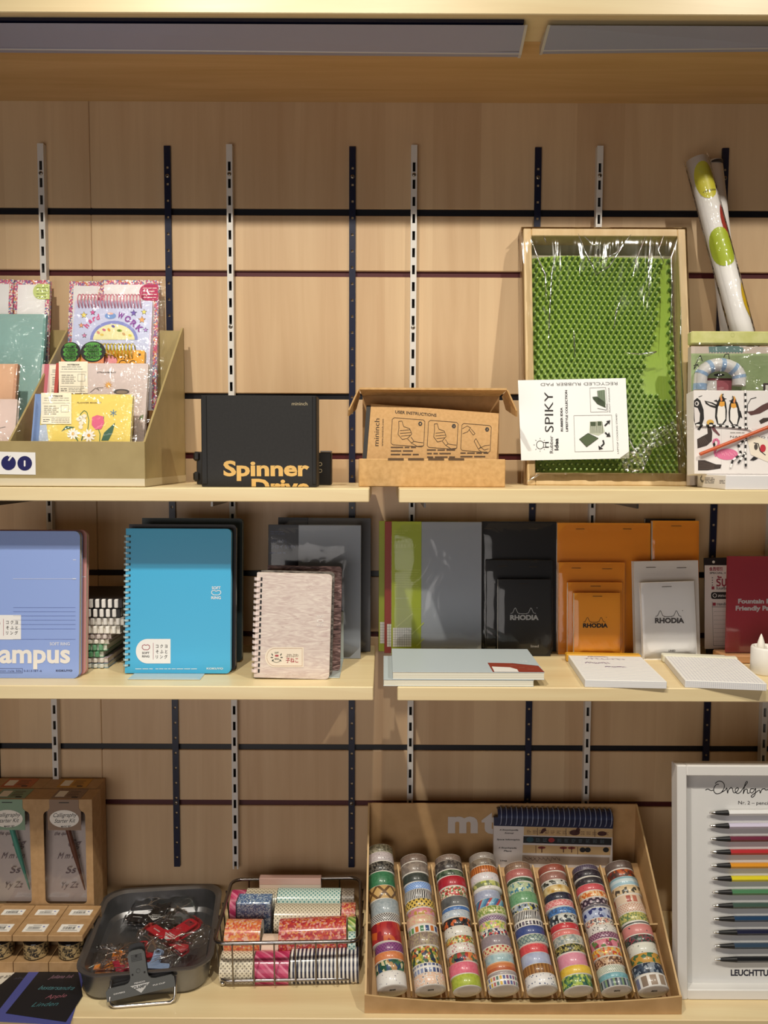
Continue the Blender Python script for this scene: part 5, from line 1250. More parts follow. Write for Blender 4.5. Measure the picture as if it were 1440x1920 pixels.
def kit(pxl, pxr, Y, depth, H, lab_cols, penc, label, front):
    o = PY((pxl+pxr)/2, 1690, Y); o.z = Z4; fr = Fr(o); root = thing('calligraphy_kit', label, 'boxed pen kit', fr.M, 'calligraphy kit cartons')
    w = (PY(pxr, 1600, Y).x-PY(pxl, 1600, Y).x)/2; m = MB(); T = 0.0012
    O = rrect(-w, w, 0, H, 0.0006, 6); I = rrect(-w+0.0115, w-0.0120, H*0.255, H*0.918, 0.0085, 6)
    if front: ring_panel(m, O, I, 0, T, BOXK)
    else: m.box(-w, w, 0, T, 0, H, BOXK)
    m.build('front_panel', root)
    m = MB(); m.box(-w, -w+T, T, depth, 0, H, BOXK); m.box(w-T, w, T, depth, 0, H, BOXK); m.box(-w+T, w-T, depth-T, depth, 0, H, BOXK); m.box(-w+T, w-T, T, depth-T, H-T, H, BOXK); m.box(-w+T, w-T, T, depth-T, H*.235, H*.245, BOXI); m.build('carton_sides', root)
    lc = mat(lab_cols, .55); lw = w*0.60
    m = MB(); m.box(-lw*0.85, lw*0.95, 0.004, depth-0.002, H+0.0001, H+0.0005, lc); m.box(-lw*0.7, -lw*.15, 0.010, depth-0.010, H+0.0005, H+0.0007, PAPER)
    for i in range(4): m.box(-lw*.0, lw*(.55+.08*(i % 2)), 0.012+0.006*i, 0.0135+0.006*i, H+0.0005, H+0.0007, mat('#5a4638', .6))
    m.box(lw*.35, lw*.7, 0.006, 0.010, H+0.0005, H+0.0007, INK)
    c = Card(fr, None, m)
    if front:
        m.prism([(-lw, H-0.054), (lw*1.0, H-0.054), (lw*1.0, H-0.020), (lw*.88, H-0.016), (lw*.88, H), (-lw*.88, H), (-lw*.88, H-0.016), (-lw, H-0.020)], -0.0006, 0, lc)
        m.box(-lw*.3, lw*.3, -0.0008, -0.0006, H-0.0062, H-0.0048, INK)
        m.decal(ellipse(0, H-0.034, lw*.88, 0.0155, 28), mat('#e9e4dc', .6), -0.0008)
        for t_, z_, x0, x1, hh in (('Calligraphy', H-0.031, -.68, .72, .0075), ('Starter Kit', H-0.041, -.6, .62, .0075)): m.text(t_, (lw*x0, z_), (lw*x1, z_+.001), hh, INK, -0.001, 0.0, slant=.35)
        m.text('MAGIC SET', (-lw*.2, H-0.049), (lw*.4, H-0.0485), .003, INK, -0.001, .02)
    m.build('paper_label', root)
    if front:
        m = MB(); m.add([(-w+.004, .012, H*.247), (w-.004, .012, H*.247), (w-.004, depth-.012, H*.93), (-w+.004, depth-.012, H*.93)], [(0, 1, 2, 3)], mat('#cdbfb9', .7))
        rn = random.Random(3); cz = Fr((0, .0, 0)); ins = MB()
        for k, (t_, x0, x1, z_, hh) in enumerate((('Winter', -.4, .5, .84, .012), ('abcdefg', -.5, .3, .80, .005), ('Lovely words', -.5, .4, .77, .005), ('the quick', -.6, .0, .70, .007), ('Gg', -.1, .35, .62, .014), ('M m Nn', -.45, .35, .54, .011), ('Ss', -.15, .2, .44, .013), ('Yy Zz', -.35, .3, .34, .011))):
            yy = .012+(depth-.024)*(z_-.247)/(.683)
            m.text(t_, (w*x0, 0), (w*x1, 0.001), hh, SCR, 0, 0, M=tr(0, yy-0.0015, H*z_), slant=.4)
        m.build('writing_sheet', root)
        m = MB(); a = Vector((-w*.15, .012, H*.90)); b = Vector((w*.62, .008, H*.34)); pp = [a.lerp(b, t) for t in (0, .05, .1, .3, .5, .65, .8, .95, 1)]
        m.tube(pp, [.0030, .0046, .0048, .0042, .0046, .0034, .0022, .0014, .0008], mat(penc, .35), 12); m.build('pen_holder', root)
        m = MB(); m.box(-w+.008, w-.008, T+.0002, T+.0003, H*.25, H*.925, plastic_film('window_film', .15, 12, .05)); m.build('clear_window', root)
H = Z4 and (PY(140, 1499, -0.098).z - Z4)
kit(72.5, 176.5, -0.098, 0.043, H, '#8a7260', '#6b3a28', 'brown card pen kit box with a wooden pen holder behind its window', True)
kit(-35, 73, -0.098, 0.043, H, '#7f9a84', '#4f9c88', 'brown card pen kit box with a green pen holder at the left edge', True)
kit(84, 186, -0.052, 0.043, H, '#c08f35', '#000000', 'brown pen kit box with a mustard top label, behind the wooden pen box', False)
kit(-22, 84, -0.052, 0.043, H, '#b5673c', '#000000', 'brown pen kit box with an orange top label, behind the green pen box', False)
# ink boxes and bottles
W_ = 0.0572; xr_ = PY(510/3.2727, 1800, -0.190).x; HB = 0.064
JLAB = noise_mat('ink_label', [(0.42, '#2e261c'), (0.5, '#a58c60'), (0.8, '#b89d70')], 150, .6, 3, 1.5)
def ink_box(x1, Y, dp, label, jar, jlabel):
    M = tr(x1-W_/2, Y, Z4); root = thing('ink_carton', label, 'ink box', M, 'ink bottle cartons'); w = W_/2-0.0006
    m = MB(); m.bbox(-w, w, 0, dp, 0, 0.0180, BOXK, 0.0006); m.build('base_tray', root)
    m = MB(); m.box(-w, w, dp-0.0015, dp, 0.0182, HB-0.0105, BOXI); m.build('back_panel', root)
    m = MB(); m.bbox(-w, w, -0.0015, dp, HB-0.0103, HB, BOXK, 0.0008)
    m.build('lid', root)
    s_ = MB(); s_.box(-w*.62, w*.68, dp*.18, dp*.62, HB, HB+.0003, PAPER); rn = random.Random(int(abs(x1)*900)); x = -w*.4
    while x < w*.3: d = rn.uniform(.0004, .0014); s_.box(x, x+d, dp*.32, dp*.48, HB+.0003, HB+.0004, INK); x += d+rn.uniform(.0005, .0012)
    s_.box(-w*.45, w*.5, dp*.25, dp*.28, HB+.0003, HB+.0004, GREY); s_.box(-w*.2, w*.3, dp*.53, dp*.56, HB+.0003, HB+.0004, GREY)
    s_.box(w*.42, w*.52, dp*.44, dp*.5, HB+.0003, HB+.0004, mat('#4a5ab0', .6)); s_.build('barcode_sticker', root)
    if jar:
        o = Vector((x1-W_/2, Y+dp*.46, Z4+0.0181)); j = thing('ink_bottle', jlabel, 'ink bottle', o, 'ink bottles in their cartons'); R = 0.0195
        m = MB(); m.lathe([(.001, 0), (R*.92, 0), (R, .002), (R, .0265), (R*.94, .0290), (R*.8, .0297)], mat('#1a1412', .15), 32); m.build('glass', j)
        m = MB(); m.lathe([(R+.0002, .0025), (R+.0003, .0260)], JLAB, 32)
        for t_, z_, a0, a1, hh in (('Walnut', .0165, -112, -62, .0060), ('ink', .0088, -96, -74, .0058)):
            V, F, Wd = text_mesh(t_, 0.02); sc = (a1-a0)/Wd
            m.add([((R+.0006)*math.cos(math.radians(a0+vx*sc)), (R+.0006)*math.sin(math.radians(a0+vx*sc)), z_+vz*hh/.73) for vx, vz in V], F, INK)
        m.build('paper_label', j)
        m = MB(); m.lathe([(R*.82, .0298), (R*.86, .0303), (R*.86, .0342), (R*.8, .0348), (.001, .0349)], mat('#15131a', .25), 32); m.build('cap', j)
nm = ['rightmost', 'middle', 'leftmost']
ink_box(xr_, -0.188, 0.048, 'kraft ink carton in the front row, right one beside the grey tray', True, 'small ink bottle with a floral label in the right front carton')
ink_box(xr_-W_, -0.188, 0.048, 'kraft ink carton in the front row, left of the one touching the tray', True, 'small ink bottle with a floral label in the second carton from the tray')
ink_box(xr_-2*W_, -0.188, 0.048, 'kraft ink carton in the front row at the left picture edge', True, 'small ink bottle hidden in the carton at the left picture edge')
for k in range(3): ink_box(xr_-k*W_, -0.138, 0.036, ['kraft ink carton in the back row behind the one beside the tray', 'kraft ink carton in the back row below the wooden pen box', 'kraft ink carton in the back row at the left picture edge'][k], False, '')
# dark sample cards and the written sheet, lying at the front left
def flat_sheet(pts, z, t, mt, name, label, cat, group=None, scr=None):
    P = [PZ(*z6(*p), Z4+z) for p in pts]; o = sum(P, Vector())/len(P); root = thing(name, label, cat, Vector((o.x, o.y, Z4+z)), group)
    m = MB(); Q = [(p.x-o.x, p.y-o.y) for p in P]
    if sum(a[0]*b[1]-a[1]*b[0] for a, b in zip(Q, Q[1:]+Q[:1])) < 0: Q = Q[::-1]
    m.zprism(Q, 0, t, mt)
    for (word, X0, Y0, X1, Y1, h, col) in scr or []:
        a, b = PZ(*z6(X0, Y0), Z4+z+t)-root.location, PZ(*z6(X1, Y1), Z4+z+t)-root.location
        V, F, Wd = text_mesh(word, 0.0); d = (b-a); L = d.length; u = d/L; v = Vector((-u.y, u.x, 0)); k = h/.73
        m.add([a+u*(vx*L/Wd+vz*k*.45)+v*(vz*k)+Vector((0, 0, .0002)) for vx, vz in V], F, mat(col, .6))
    m.build('sheet', root)
CB = mat('#14141a', .55); PERI = mat('#4a4f92', .5)
flat_sheet([(-40, 1262), (96, 1290), (-20, 1470), (-140, 1430)], 0.0, .0004, mat('#d9d2c4', .7), 'writing_sheet', 'cream sheet of pen script at the bottom left corner', 'paper', None, [('Love and', -60, 1330, 70, 1318, .010, '#2a2622'), ('Letters to', -80, 1380, 30, 1372, .010, '#2a2622'), ('quill ink', -90, 1425, 0, 1410, .010, '#2a2622')])
flat_sheet([(96, 1285), (262, 1285), (20, 1545), (-160, 1500)], .0006, .0004, CB, 'sample_card', 'black card with faint script under the periwinkle one at bottom left', 'card', 'ink sample cards', [('abcde', 80, 1330, 200, 1325, .006, '#3f3c48')])
flat_sheet([(178, 1284), (530, 1284), (430, 1612), (-60, 1588)], .0012, .0004, PERI, 'sample_card', 'periwinkle blue card below the black script card at bottom left', 'card', 'ink sample cards')
flat_sheet([(240, 1284), (480, 1284), (508, 1430), (404, 1592), (34, 1538)], .0018, .0004, CB, 'sample_card', 'black card with teal and rose pen script, topmost beside the tray', 'card', 'ink sample cards',
           [('Juliana Ink', 300, 1325, 440, 1322, .009, '#8a6a78'), ('bastarsandra', 230, 1392, 445, 1395, .010, '#4f7f86'), ('Apple', 275, 1448, 400, 1440, .009, '#8d5560'), ('Linden', 190, 1498, 345, 1492, .010, '#3f7076')])

# ------------------------------------------------------------------ grey metal tray with clamp clips
TR = lie(269, 1873, Z4, 7.5); TW, TD_, TH = 0.197, 0.238, 0.047
STEEL = noise_mat('dull_steel', [(0.3, '#7a7a7c'), (0.7, '#8d8d8f')], 14, 0.33)
for n_ in STEEL.node_tree.nodes:
    if n_.type == 'BSDF_PRINCIPLED': n_.inputs['Metallic'].default_value = 0.85
root = thing('metal_tray', 'dull grey metal tray with rounded corners, filled with bagged clips', 'tray', TR.M)
m = MB()
loops = []
for inset, z in ((0.012, 0), (0.006, 0.002), (0.003, 0.006), (-0.003, TH-0.003), (-0.0065, TH-0.002), (-0.0065, TH), (-0.001, TH), (0.004, TH-0.004), (0.0065, 0.010), (0.012, 0.0035)):
    loops.append([(x, y, z) for x, y in rrect(-TW/2+inset, TW/2-inset, inset, TD_-inset, 0.036-inset*.5, 8)])
n_ = len(loops[0]); V = sum(loops, [])
for i in range(len(loops)-1): m.add(V[i*n_:(i+2)*n_], [(k, (k+1) % n_, n_+(k+1) % n_, n_+k) for k in range(n_)], STEEL, smooth=True)
m.add(loops[0], [tuple(range(n_-1, -1, -1))], STEEL); m.add(loops[-1], [tuple(range(n_))], STEEL); m.build('pan', root)
m = MB(); hx = 0.048; arc = []
for sx in (-1, 1):
    pth = [(sx*hx, -0.004, .036), (sx*hx, -.010, .028), (sx*hx, -.0155, .013), (sx*(hx-.001), -.0165, .007), (sx*(hx-.006), -.017, .0032), (sx*(hx-.012), -.017, .0028)]
    arc += pth if sx < 0 else pth[::-1]
m.tube([(x+0.0015, y, z) for x, y, z in arc], .0024, CHROME, 10); m.build('wire_handle', root)
def clip_outline(bw, bh, sw, th):
    h = bw/2; s_ = sw/2; r = .004
    P = [(-h, 0), (h, 0), (h, bh-r), (h-r, bh)]
    for a in range(4): q = math.radians(90*a/3); P.append((s_+.010-.010*math.sin(q)+0, bh+.010-.010*math.cos(q)))
    P += [(s_, th-.006), (s_-.003, th-.0015), (s_-.008, th), (-s_+.008, th), (-s_+.003, th-.0015), (-s_, th-.006)]
    for a in range(4): q = math.radians(90*a/3); P.append((-s_-.010+.010*math.cos(q), bh+.010-.010*math.sin(q)))
    return P + [(-h+r, bh), (-h, bh-r)]
def clip(M, col, label, bag=None, bar=0.102, seed=0, text=True):
    root = thing('clamp_clip', label, 'clip', M, 'clamp clips in the tray'); cm = mat(col, .4); k = bar/.102
    P = [(x*k, z*k) for x, z in clip_outline(.102, .0185, .0255, .066)]
    m = MB(); m.prism(P, 0, .0022, cm); lt = mat('#c9c8c6', .5)
    for i in range(5): m.box(-.008*k, .008*k, -.0004, 0, (.050+.0022*i)*k, (.0509+.0022*i)*k, mat('#3c3d3e', .5))
    m.decal(ellipse(0, .0575*k, .0017, .0017, 14), INK, -.0006)
    for sx in (-1, 1): m.box(sx*.009-.0012, sx*.009+.0012, -.0004, 0, .030*k, .0325*k, INK)
    if text:
        m.decal([(-.0145*k, .0155*k), (0, .0025*k), (.0145*k, .0155*k)], lt, -.0003)
        m.text('CLAMPY', (-.0108*k, .0098*k), (.0108*k, .0098*k), .0042*k, cm, -.0005, .05); m.text('PENCO', (-.008*k, .0172*k), (.008*k, .0172*k), .0022*k, lt, -.0005, .04)
        m.text('DIVERS', (-.040*k, .0085*k), (-.023*k, .0085*k), .002*k, lt, -.0005, .04); m.text('PLE CLIP', (.0185*k, .0085*k), (.037*k, .0085*k), .002*k, lt, -.0005, .04)
    m.build('front_plate', root)
    m = MB(); m.prism([(x*.96, z*.98+.002+(.006*k if z > .05*k else 0)) for x, z in P], .0085, .0105, mat('#2a2a2b', .45) if col == '#5b5d5c' else cm); m.build('back_plate', root)
    m = MB(); m.lathe([(.003, -.0065), (.0033, 0), (.003, .0065)], CHROME, 14, M=tr(0, .0054, .036*k) @ rotm('X', 90)); m.build('spring_pin', root)
    if bag:
        b = MB(); grid_sheet(b, -bag[0], bag[1], -bag[2], bag[3], -.004, BAGF, 18, 16, .006, seed, .012)
        rq = random.Random(seed+50)
        for hub in range(3):
            hx, hz = rq.uniform(-bag[0]*.7, bag[1]*.7), rq.uniform(-bag[2], bag[3]*.9)
            for q in range(6):
                a = rq.uniform(0, 6.28); l = rq.uniform(.008, .03); ex, ez = max(-bag[0], min(bag[1], hx+l*math.cos(a))), max(-bag[2], min(bag[3], hz+l*math.sin(a)))
                b.tube([(hx, -.0108, hz), ((hx+ex)/2, -.0112, (hz+ez)/2+.001), (ex, -.0095, ez)], [.0005, .0007, .0002], BAGC, 5)
        b.build('clear_bag', root)
BAGF = plastic_film('bag_film', 0.8, 50, 0.07)
BAGC = plastic_film('bag_crease', .2, 30, .7)
clip(TR.M @ tr(0.000, -0.0160, 0.0185) @ rotm('X', -9) @ rotm('Y', -8.5), '#5b5d5c', 'large grey clamp clip gripping the front rim of the metal tray')
def lay(X, Y, z, ang, tilt=0): # thing lying on its back, its top pointing ang degrees right of straight back
    o = PZ(*z6(X, Y), Z4+z); return Matrix.Translation(o) @ rotm('Z', -ang) @ rotm('X', -90+tilt)
clip(lay(935, 975, .0185, 6, 4), '#151416', 'black clamp clip in a clear bag at the back of the tray', (.055, .060, .012, .078), .100, 1)
clip(lay(1000, 1090, .032, 40, 5), '#b01c2c', 'bright red clamp clip in a clear bag lying across the black one', (.052, .056, .022, .070), .100, 2)
clip(lay(860, 1195, .0185, -8, 6), '#b3202e', 'second red clamp clip half hidden behind the large grey clip', None, .060, 3, False)
clip(lay(690, 1262, .0150, -4, 8), '#d9822a', 'orange clamp clip in a clear bag by the left front of the tray', (.040, .036, .012, .050), .060, 4, False)
clip(lay(935, 1262, .0200, 4, 22), '#7f93b4', 'steel blue clamp clip standing at the front of the tray', (.024, .052, .010, .050), .052, 5, False)
clip(lay(710, 1275, .0260, 60, 6), '#a3203e', 'crimson clamp clip under the bag beside the orange one', (.030, .030, .02, .040), .050, 6, False)
# ------------------------------------------------------------------ patterned tapes
def uvn(nt, sx=1.0, sy=1.0, rot=0.0):
    u = N(nt, 'ShaderNodeUVMap'); mp = N(nt, 'ShaderNodeMapping'); mp.inputs['Scale'].default_value = (sx, sy, 1); mp.inputs['Rotation'].default_value = (0, 0, math.radians(rot))
    nt.links.new(u.outputs[0], mp.inputs[0]); return mp.outputs[0]
def mixc(nt, fac, a, b):
    n = N(nt, 'ShaderNodeMix', data_type='RGBA'); nt.links.new(fac, n.inputs[0])
    for s_, v in ((6, a), (7, b)):
        if isinstance(v, str): n.inputs[s_].default_value = rgb(v)
        else: nt.links.new(v, n.inputs[s_])
    return n.outputs[2]
_pc = {}
def tape_mat(kind, cols, sc=1.0):
    key = (kind, tuple(cols), sc)
    if key in _pc: return _pc[key]
    m, nt, b = new_mat('tape_'+kind); c = cols; K = 1000.0/sc
    if kind == 'plain':
        n = N(nt, 'ShaderNodeTexNoise'); n.inputs['Scale'].default_value = 260/sc; nt.links.new(uvn(nt), n.inputs['Vector']); col = ramp(nt, n.outputs['Fac'], [(.35, c[0]), (.65, c[1] if len(c) > 1 else c[0])])
    elif kind in ('floral', 'blotch'):
        n = N(nt, 'ShaderNodeTexVoronoi'); n.inputs['Scale'].default_value = (420 if kind == 'floral' else 190)/sc; nt.links.new(uvn(nt), n.inputs['Vector'])
        s_ = N(nt, 'ShaderNodeSeparateColor'); nt.links.new(n.outputs['Color'], s_.inputs[0]); col = ramp(nt, s_.outputs[0], [(i/len(c), q) for i, q in enumerate(c)], 'CONSTANT')
    elif kind in ('dots', 'rings'):
        n = N(nt, 'ShaderNodeTexVoronoi'); n.inputs['Scale'].default_value = 260/sc; n.inputs['Randomness'].default_value = .0 if len(c) < 4 else .7; nt.links.new(uvn(nt, 1, 1, 45 if len(c) < 4 else 0), n.inputs['Vector'])
        col = ramp(nt, n.outputs['Distance'], [(0, c[1]), (.30, c[0])] if kind == 'dots' else [(0, c[0]), (.17, c[1]), (.34, c[0])], 'CONSTANT')
    elif kind == 'check':
        n = N(nt, 'ShaderNodeTexChecker'); n.inputs['Scale'].default_value = 400/sc; n.inputs[1].default_value = rgb(c[0]); n.inputs[2].default_value = rgb(c[1]); nt.links.new(uvn(nt, 1, 1, 0), n.inputs['Vector']); col = n.outputs[0]
    elif kind == 'zebra':
        n = N(nt, 'ShaderNodeTexWave'); n.inputs['Scale'].default_value = 110/sc; n.inputs['Distortion'].default_value = 5; n.inputs['Detail'].default_value = 1; n.inputs['Detail Scale'].default_value = .8; nt.links.new(uvn(nt, 1, .55, 20), n.inputs['Vector']); col = ramp(nt, n.outputs['Fac'], [(0, c[0]), (.5, c[1])], 'CONSTANT')
    elif kind == 'stripe' or kind == 'diag':
        s_ = N(nt, 'ShaderNodeSeparateXYZ'); nt.links.new(uvn(nt, 1, 1, {'stripe': 0, 'diag': 40}[kind]), s_.inputs[0]); f = math_n(nt, 'FRACT', math_n(nt, 'MULTIPLY', s_.outputs['X'], 150/sc)); col = ramp(nt, f, [(i/len(c), q) for i, q in enumerate(c)], 'CONSTANT')
    elif kind == 'hstripe':
        s_ = N(nt, 'ShaderNodeSeparateXYZ'); nt.links.new(uvn(nt), s_.inputs[0]); f = math_n(nt, 'FRACT', math_n(nt, 'MULTIPLY', s_.outputs['Y'], 150/sc)); col = ramp(nt, f, [(i/len(c), q) for i, q in enumerate(c)], 'CONSTANT')
    elif kind == 'plaid':
        s_ = N(nt, 'ShaderNodeSeparateXYZ'); nt.links.new(uvn(nt, 1, 1, 45), s_.inputs[0]); g = []
        for ax in 'XY': g.append(math_n(nt, 'LESS_THAN', math_n(nt, 'FRACT', math_n(nt, 'MULTIPLY', s_.outputs[ax], 190/sc)), .25))
        col = mixc(nt, math_n(nt, 'MAXIMUM', g[0], g[1]), c[0], c[1])
    elif kind == 'squares':
        s_ = N(nt, 'ShaderNodeSeparateXYZ'); nt.links.new(uvn(nt), s_.inputs[0]); u = math_n(nt, 'MULTIPLY', s_.outputs['X'], 150/sc); v = math_n(nt, 'ADD', math_n(nt, 'MULTIPLY', s_.outputs['Y'], 105/sc), .1)
        k = math_n(nt, 'MULTIPLY', math_n(nt, 'LESS_THAN', math_n(nt, 'ABSOLUTE', math_n(nt, 'SUBTRACT', math_n(nt, 'FRACT', u), .5)), .34), math_n(nt, 'LESS_THAN', math_n(nt, 'ABSOLUTE', math_n(nt, 'SUBTRACT', math_n(nt, 'FRACT', v), .5)), .34))
        w_ = N(nt, 'ShaderNodeTexWhiteNoise', noise_dimensions='1D'); nt.links.new(math_n(nt, 'FLOOR', u), w_.inputs['W'])
        cell = ramp(nt, w_.outputs['Value'], [(i/(len(c)-1), q) for i, q in enumerate(c[1:])], 'CONSTANT'); col = mixc(nt, k, c[0], cell)
    elif kind == 'print':
        n = N(nt, 'ShaderNodeTexNoise'); n.inputs['Scale'].default_value = 300/sc; n.inputs['Detail'].default_value = 1.5; nt.links.new(uvn(nt, .8, 1.0), n.inputs['Vector']); col = ramp(nt, n.outputs['Fac'], [(0, c[0]), (.55, c[1])] + ([(.66, c[2])] if len(c) > 2 else []), 'CONSTANT')
    nt.links.new(col, b.inputs['Base Color']); b.inputs['Roughness'].default_value = .42; b.inputs['Coat Weight'].default_value = .35; b.inputs['Coat Roughness'].default_value = .12
    _pc[key] = m; return m
COREM = mat('#e4dfd6', .6); COREK = mat('#a89272', .7)
ORD = ['front', 'second', 'third', 'fourth', 'fifth', 'sixth', 'seventh', 'eighth', 'ninth', 'tenth', 'eleventh', 'twelfth', 'thirteenth', 'fourteenth', 'fifteenth', 'sixteenth', 'seventeenth', 'eighteenth']

# ------------------------------------------------------------------ wire basket of wide tape rolls
z7 = lambda X, Y: (380+X/4.5, 1600+Y/4.5)
bo = PZ((120+1275)/2/4.5+380, 1855, Z4); BW, BD, BH = 0.0, 0.0, 0.0
yb0 = bo.y; xa = PY(z7(95, 750)[0], 1768, yb0).x; xb = PY(z7(1335, 740)[0], 1767, yb0).x
BS_ = Fr(Vector(((xa+xb)/2, yb0, Z4)), (math.cos(math.radians(2)), math.sin(math.radians(2)), 0), (0, 0, 1))
hw = (xb-xa)/2; BD = 0.190; BH = PY(500, 1767, yb0).z-Z4
root = thing('wire_basket', 'dark chrome wire basket filled with wide patterned tape rolls', 'basket', BS_.M)
WIRE = mat('#8d8886', .22, 1.0)
def loop3(ins, z, r=.018): return [(x, y, z) for x, y in rrect(-hw+ins, hw-ins, ins, BD-ins, r, 6)]
m = MB(); m.tube(loop3(0, BH), .0030, WIRE, 10, closed=True); m.build('top_rim', root)
m = MB(); m.tube(loop3(.006, .0115), .0026, WIRE, 10, closed=True); m.build('bottom_rim', root)
wx = [-hw+ (X-95)/1240*2*hw for X in (255, 432, 605, 783, 955, 1133)]
for x in wx:
    for y0, y1, s_ in ((0, .006, -1), (BD, BD-.006, 1)):
        m = MB(); m.tube([(x, y0+s_*.0044, BH+.0008), (x, y1+s_*.0042, .0115), (x, y1+s_*.0042, .0065)], .0013, WIRE, 6); m.build('upright_wire', root)
for i in range(4):
    y = BD*(i+1)/5
    for sx in (-1, 1):
        m = MB(); m.tube([(sx*(hw+.0044), y, BH+.0008), (sx*(hw-.006+.0042), y, .0095)], .0013, WIRE, 6); m.build('upright_wire', root)
for sx in (-1, 1):
    for y in (.012, BD-.012):
        m = MB(); m.ball((sx*(hw-.012), y, .0045), .0045, CHROME, 14); m.tube([(sx*(hw-.012), y, .0085), (sx*(hw-.007), y, .013)], .0013, WIRE, 6); m.build('ball_foot', root)
m = MB()
for x in wx: m.tube([(x, .006, .0080), (x, BD-.006, .0080)], .0013, WIRE, 6)
for i in range(4): m.tube([(-hw+.006, BD*(i+1)/5, .0056), (hw-.006, BD*(i+1)/5, .0056)], .0012, WIRE, 6)
m.build('floor_wires', root)
def wide_roll(X0, X1, Yt, Y, r, mt, label, tilt=0.0, yaw=0.0):
    """roll lying on its side: its top edge shows at reading height Yt, at depth Y"""
    px0, py = z7(X0, Yt); px1, _ = z7(X1, Yt); zt = PY((px0+px1)/2, py, Y).z
    el = math.atan2(CAM.z-zt, abs(CAM.y)-abs(Y)); zc = PY((px0+px1)/2, py, Y).z - r*(1/math.cos(el))  # tangent of the sight line
    x0, x1 = PY(px0, py, Y).x, PY(px1, py, Y).x; L = (x1-x0)/2-.0003
    M = tr((x0+x1)/2, Y, zc) @ rotm('Y', -tilt) @ rotm('Z', yaw) @ rotm('Y', 90) @ rotm('Z', 90)
    root = thing('wide_tape_roll', label, 'tape roll', M, 'wide tape rolls in the wire basket')
    m = MB(); m.lathe([(r*.45, -L), (r, -L), (r, L), (r*.45, L)], mt, 40, smooth=True); 
    m = MB(); m.lathe([(r, -L), (r, L)], mt, 40); m.build('tape', root)
    m = MB(); m.lathe([(r*.5, -L+.0006), (r*.995, -L), ], COREM, 40); m.lathe([(r*.995, L), (r*.5, L-.0006)], COREM, 40); m.lathe([(r*.5, L-.0006), (r*.48, 0), (r*.5, -L+.0006)], COREK, 32); m.build('core', root)
BEI = tape_mat('dots', ['#ddd2b8', '#8f8572'], 1.25); TEALD = tape_mat('dots', ['#c9dcd2', '#4f8c8c'], 1.35)
wide_roll(160, 440, 815, yb0+.031, .0245, BEI, 'beige dotted tape roll at the left front of the basket')
wide_roll(446, 738, 818, yb0+.031, .0245, tape_mat('diag', ['#b2295a', '#b2295a', '#d97a96', '#c94a72', '#c94a72'], 2.2), 'magenta tape roll with diagonal stripes at the front of the basket')
wide_roll(752, 1322, 792, yb0+.032, .0255, tape_mat('hstripe', ['#1f2440', '#e6e2da'], .95), 'long navy and white striped tape roll at the right front', 1.5)
wide_roll(200, 500, 552, yb0+.062, .0262, tape_mat('blotch', ['#d9703c', '#e0954a', '#c9503c', '#e3b09a', '#d4624a', '#e39a60'], .55), 'orange flower tape roll above the beige dotted one')
wide_roll(655, 1222, 535, yb0+.064, .0265, tape_mat('blotch', ['#c03a34', '#d98a4a', '#b52e38', '#dc9a90', '#c9503c', '#a82c3c'], .6), 'long red patchwork tape roll lying above the striped one', 3.0)
wide_roll(505, 650, 676, yb0+.060, .0190, tape_mat('plain', ['#e0c3ab', '#e6cbb5']), 'plain peach tape roll between the orange and the red ones')
wide_roll(612, 1166, 420, yb0+.103, .0240, tape_mat('dots', ['#ddd2b8', '#8f8572'], 1.2), 'long beige dotted tape roll behind the red patchwork one')
wide_roll(1172, 1292, 412, yb0+.108, .0215, tape_mat('blotch', ['#c9605c', '#dc9a60', '#b5403c', '#e0b0a0'], .5), 'short red flower tape roll at the right side of the basket')
wide_roll(1226, 1294, 532, yb0+.076, .0200, tape_mat('diag', ['#8aa84a', '#5f8a3a', '#c9d08a'], 1.2), 'green leaf tape roll squeezed against the right side of the basket')
wide_roll(1228, 1294, 655, yb0+.048, .0160, TEALD, 'small teal dotted tape roll low at the right side of the basket')
wide_roll(636, 1168, 290, yb0+.148, .0225, TEALD, 'long mint and teal dotted tape roll near the back of the basket')
wide_roll(372, 634, 292, yb0+.148, .0240, BEI, 'beige dotted tape roll left of the long mint one')
wide_roll(1174, 1280, 294, yb0+.150, .0200, tape_mat('dots', ['#8d8274', '#5a5248'], 1.2), 'beige dotted tape roll painted in shade tones at the back right of the basket')  # beige dots in darkened tones, the shade at the back painted in
wide_roll(244, 368, 306, yb0+.145, .0240, tape_mat('diag', ['#b2295a', '#b2295a', '#d97a96', '#c94a72'], 2.2), 'magenta striped tape roll at the back left of the basket')
# pale block and the blue flowered box
o = PY(*z7(740, 290), yb0+.176); x0, x1 = PY(*z7(482, 290), yb0+.176).x, PY(*z7(1000, 290), yb0+.176).x; zt = PY(*z7(740, 196), yb0+.176).z
root = thing('paper_block', 'pale pink paper block standing at the back of the basket', 'paper block', Vector(((x0+x1)/2, yb0+.170, Z4+.0102)))
m = MB(); hh = zt-Z4-.0102; m.bbox(x0-root.location.x, x1-root.location.x, 0, .012, 0, hh-.0004, mat('#e3cfc0', .6), .0006); m.build('sheets', root)
m = MB(); m.bbox(x0-root.location.x, x1-root.location.x, -.0004, .0124, hh-.012, hh, mat('#cfa99e', .6), .0006); m.build('cover_strip', root)
o = PY(*z7(432, 420), yb0+.088); x0, x1 = PY(*z7(285, 420), yb0+.088).x, PY(*z7(572, 420), yb0+.088).x; z1, z0 = PY(*z7(430, 420), yb0+.088).z, PY(*z7(430, 672), yb0+.088).z
root = thing('tape_box', 'clear topped box holding blue flowered tape in the basket', 'box', Vector(((x0+x1)/2, yb0+.088, z0)))
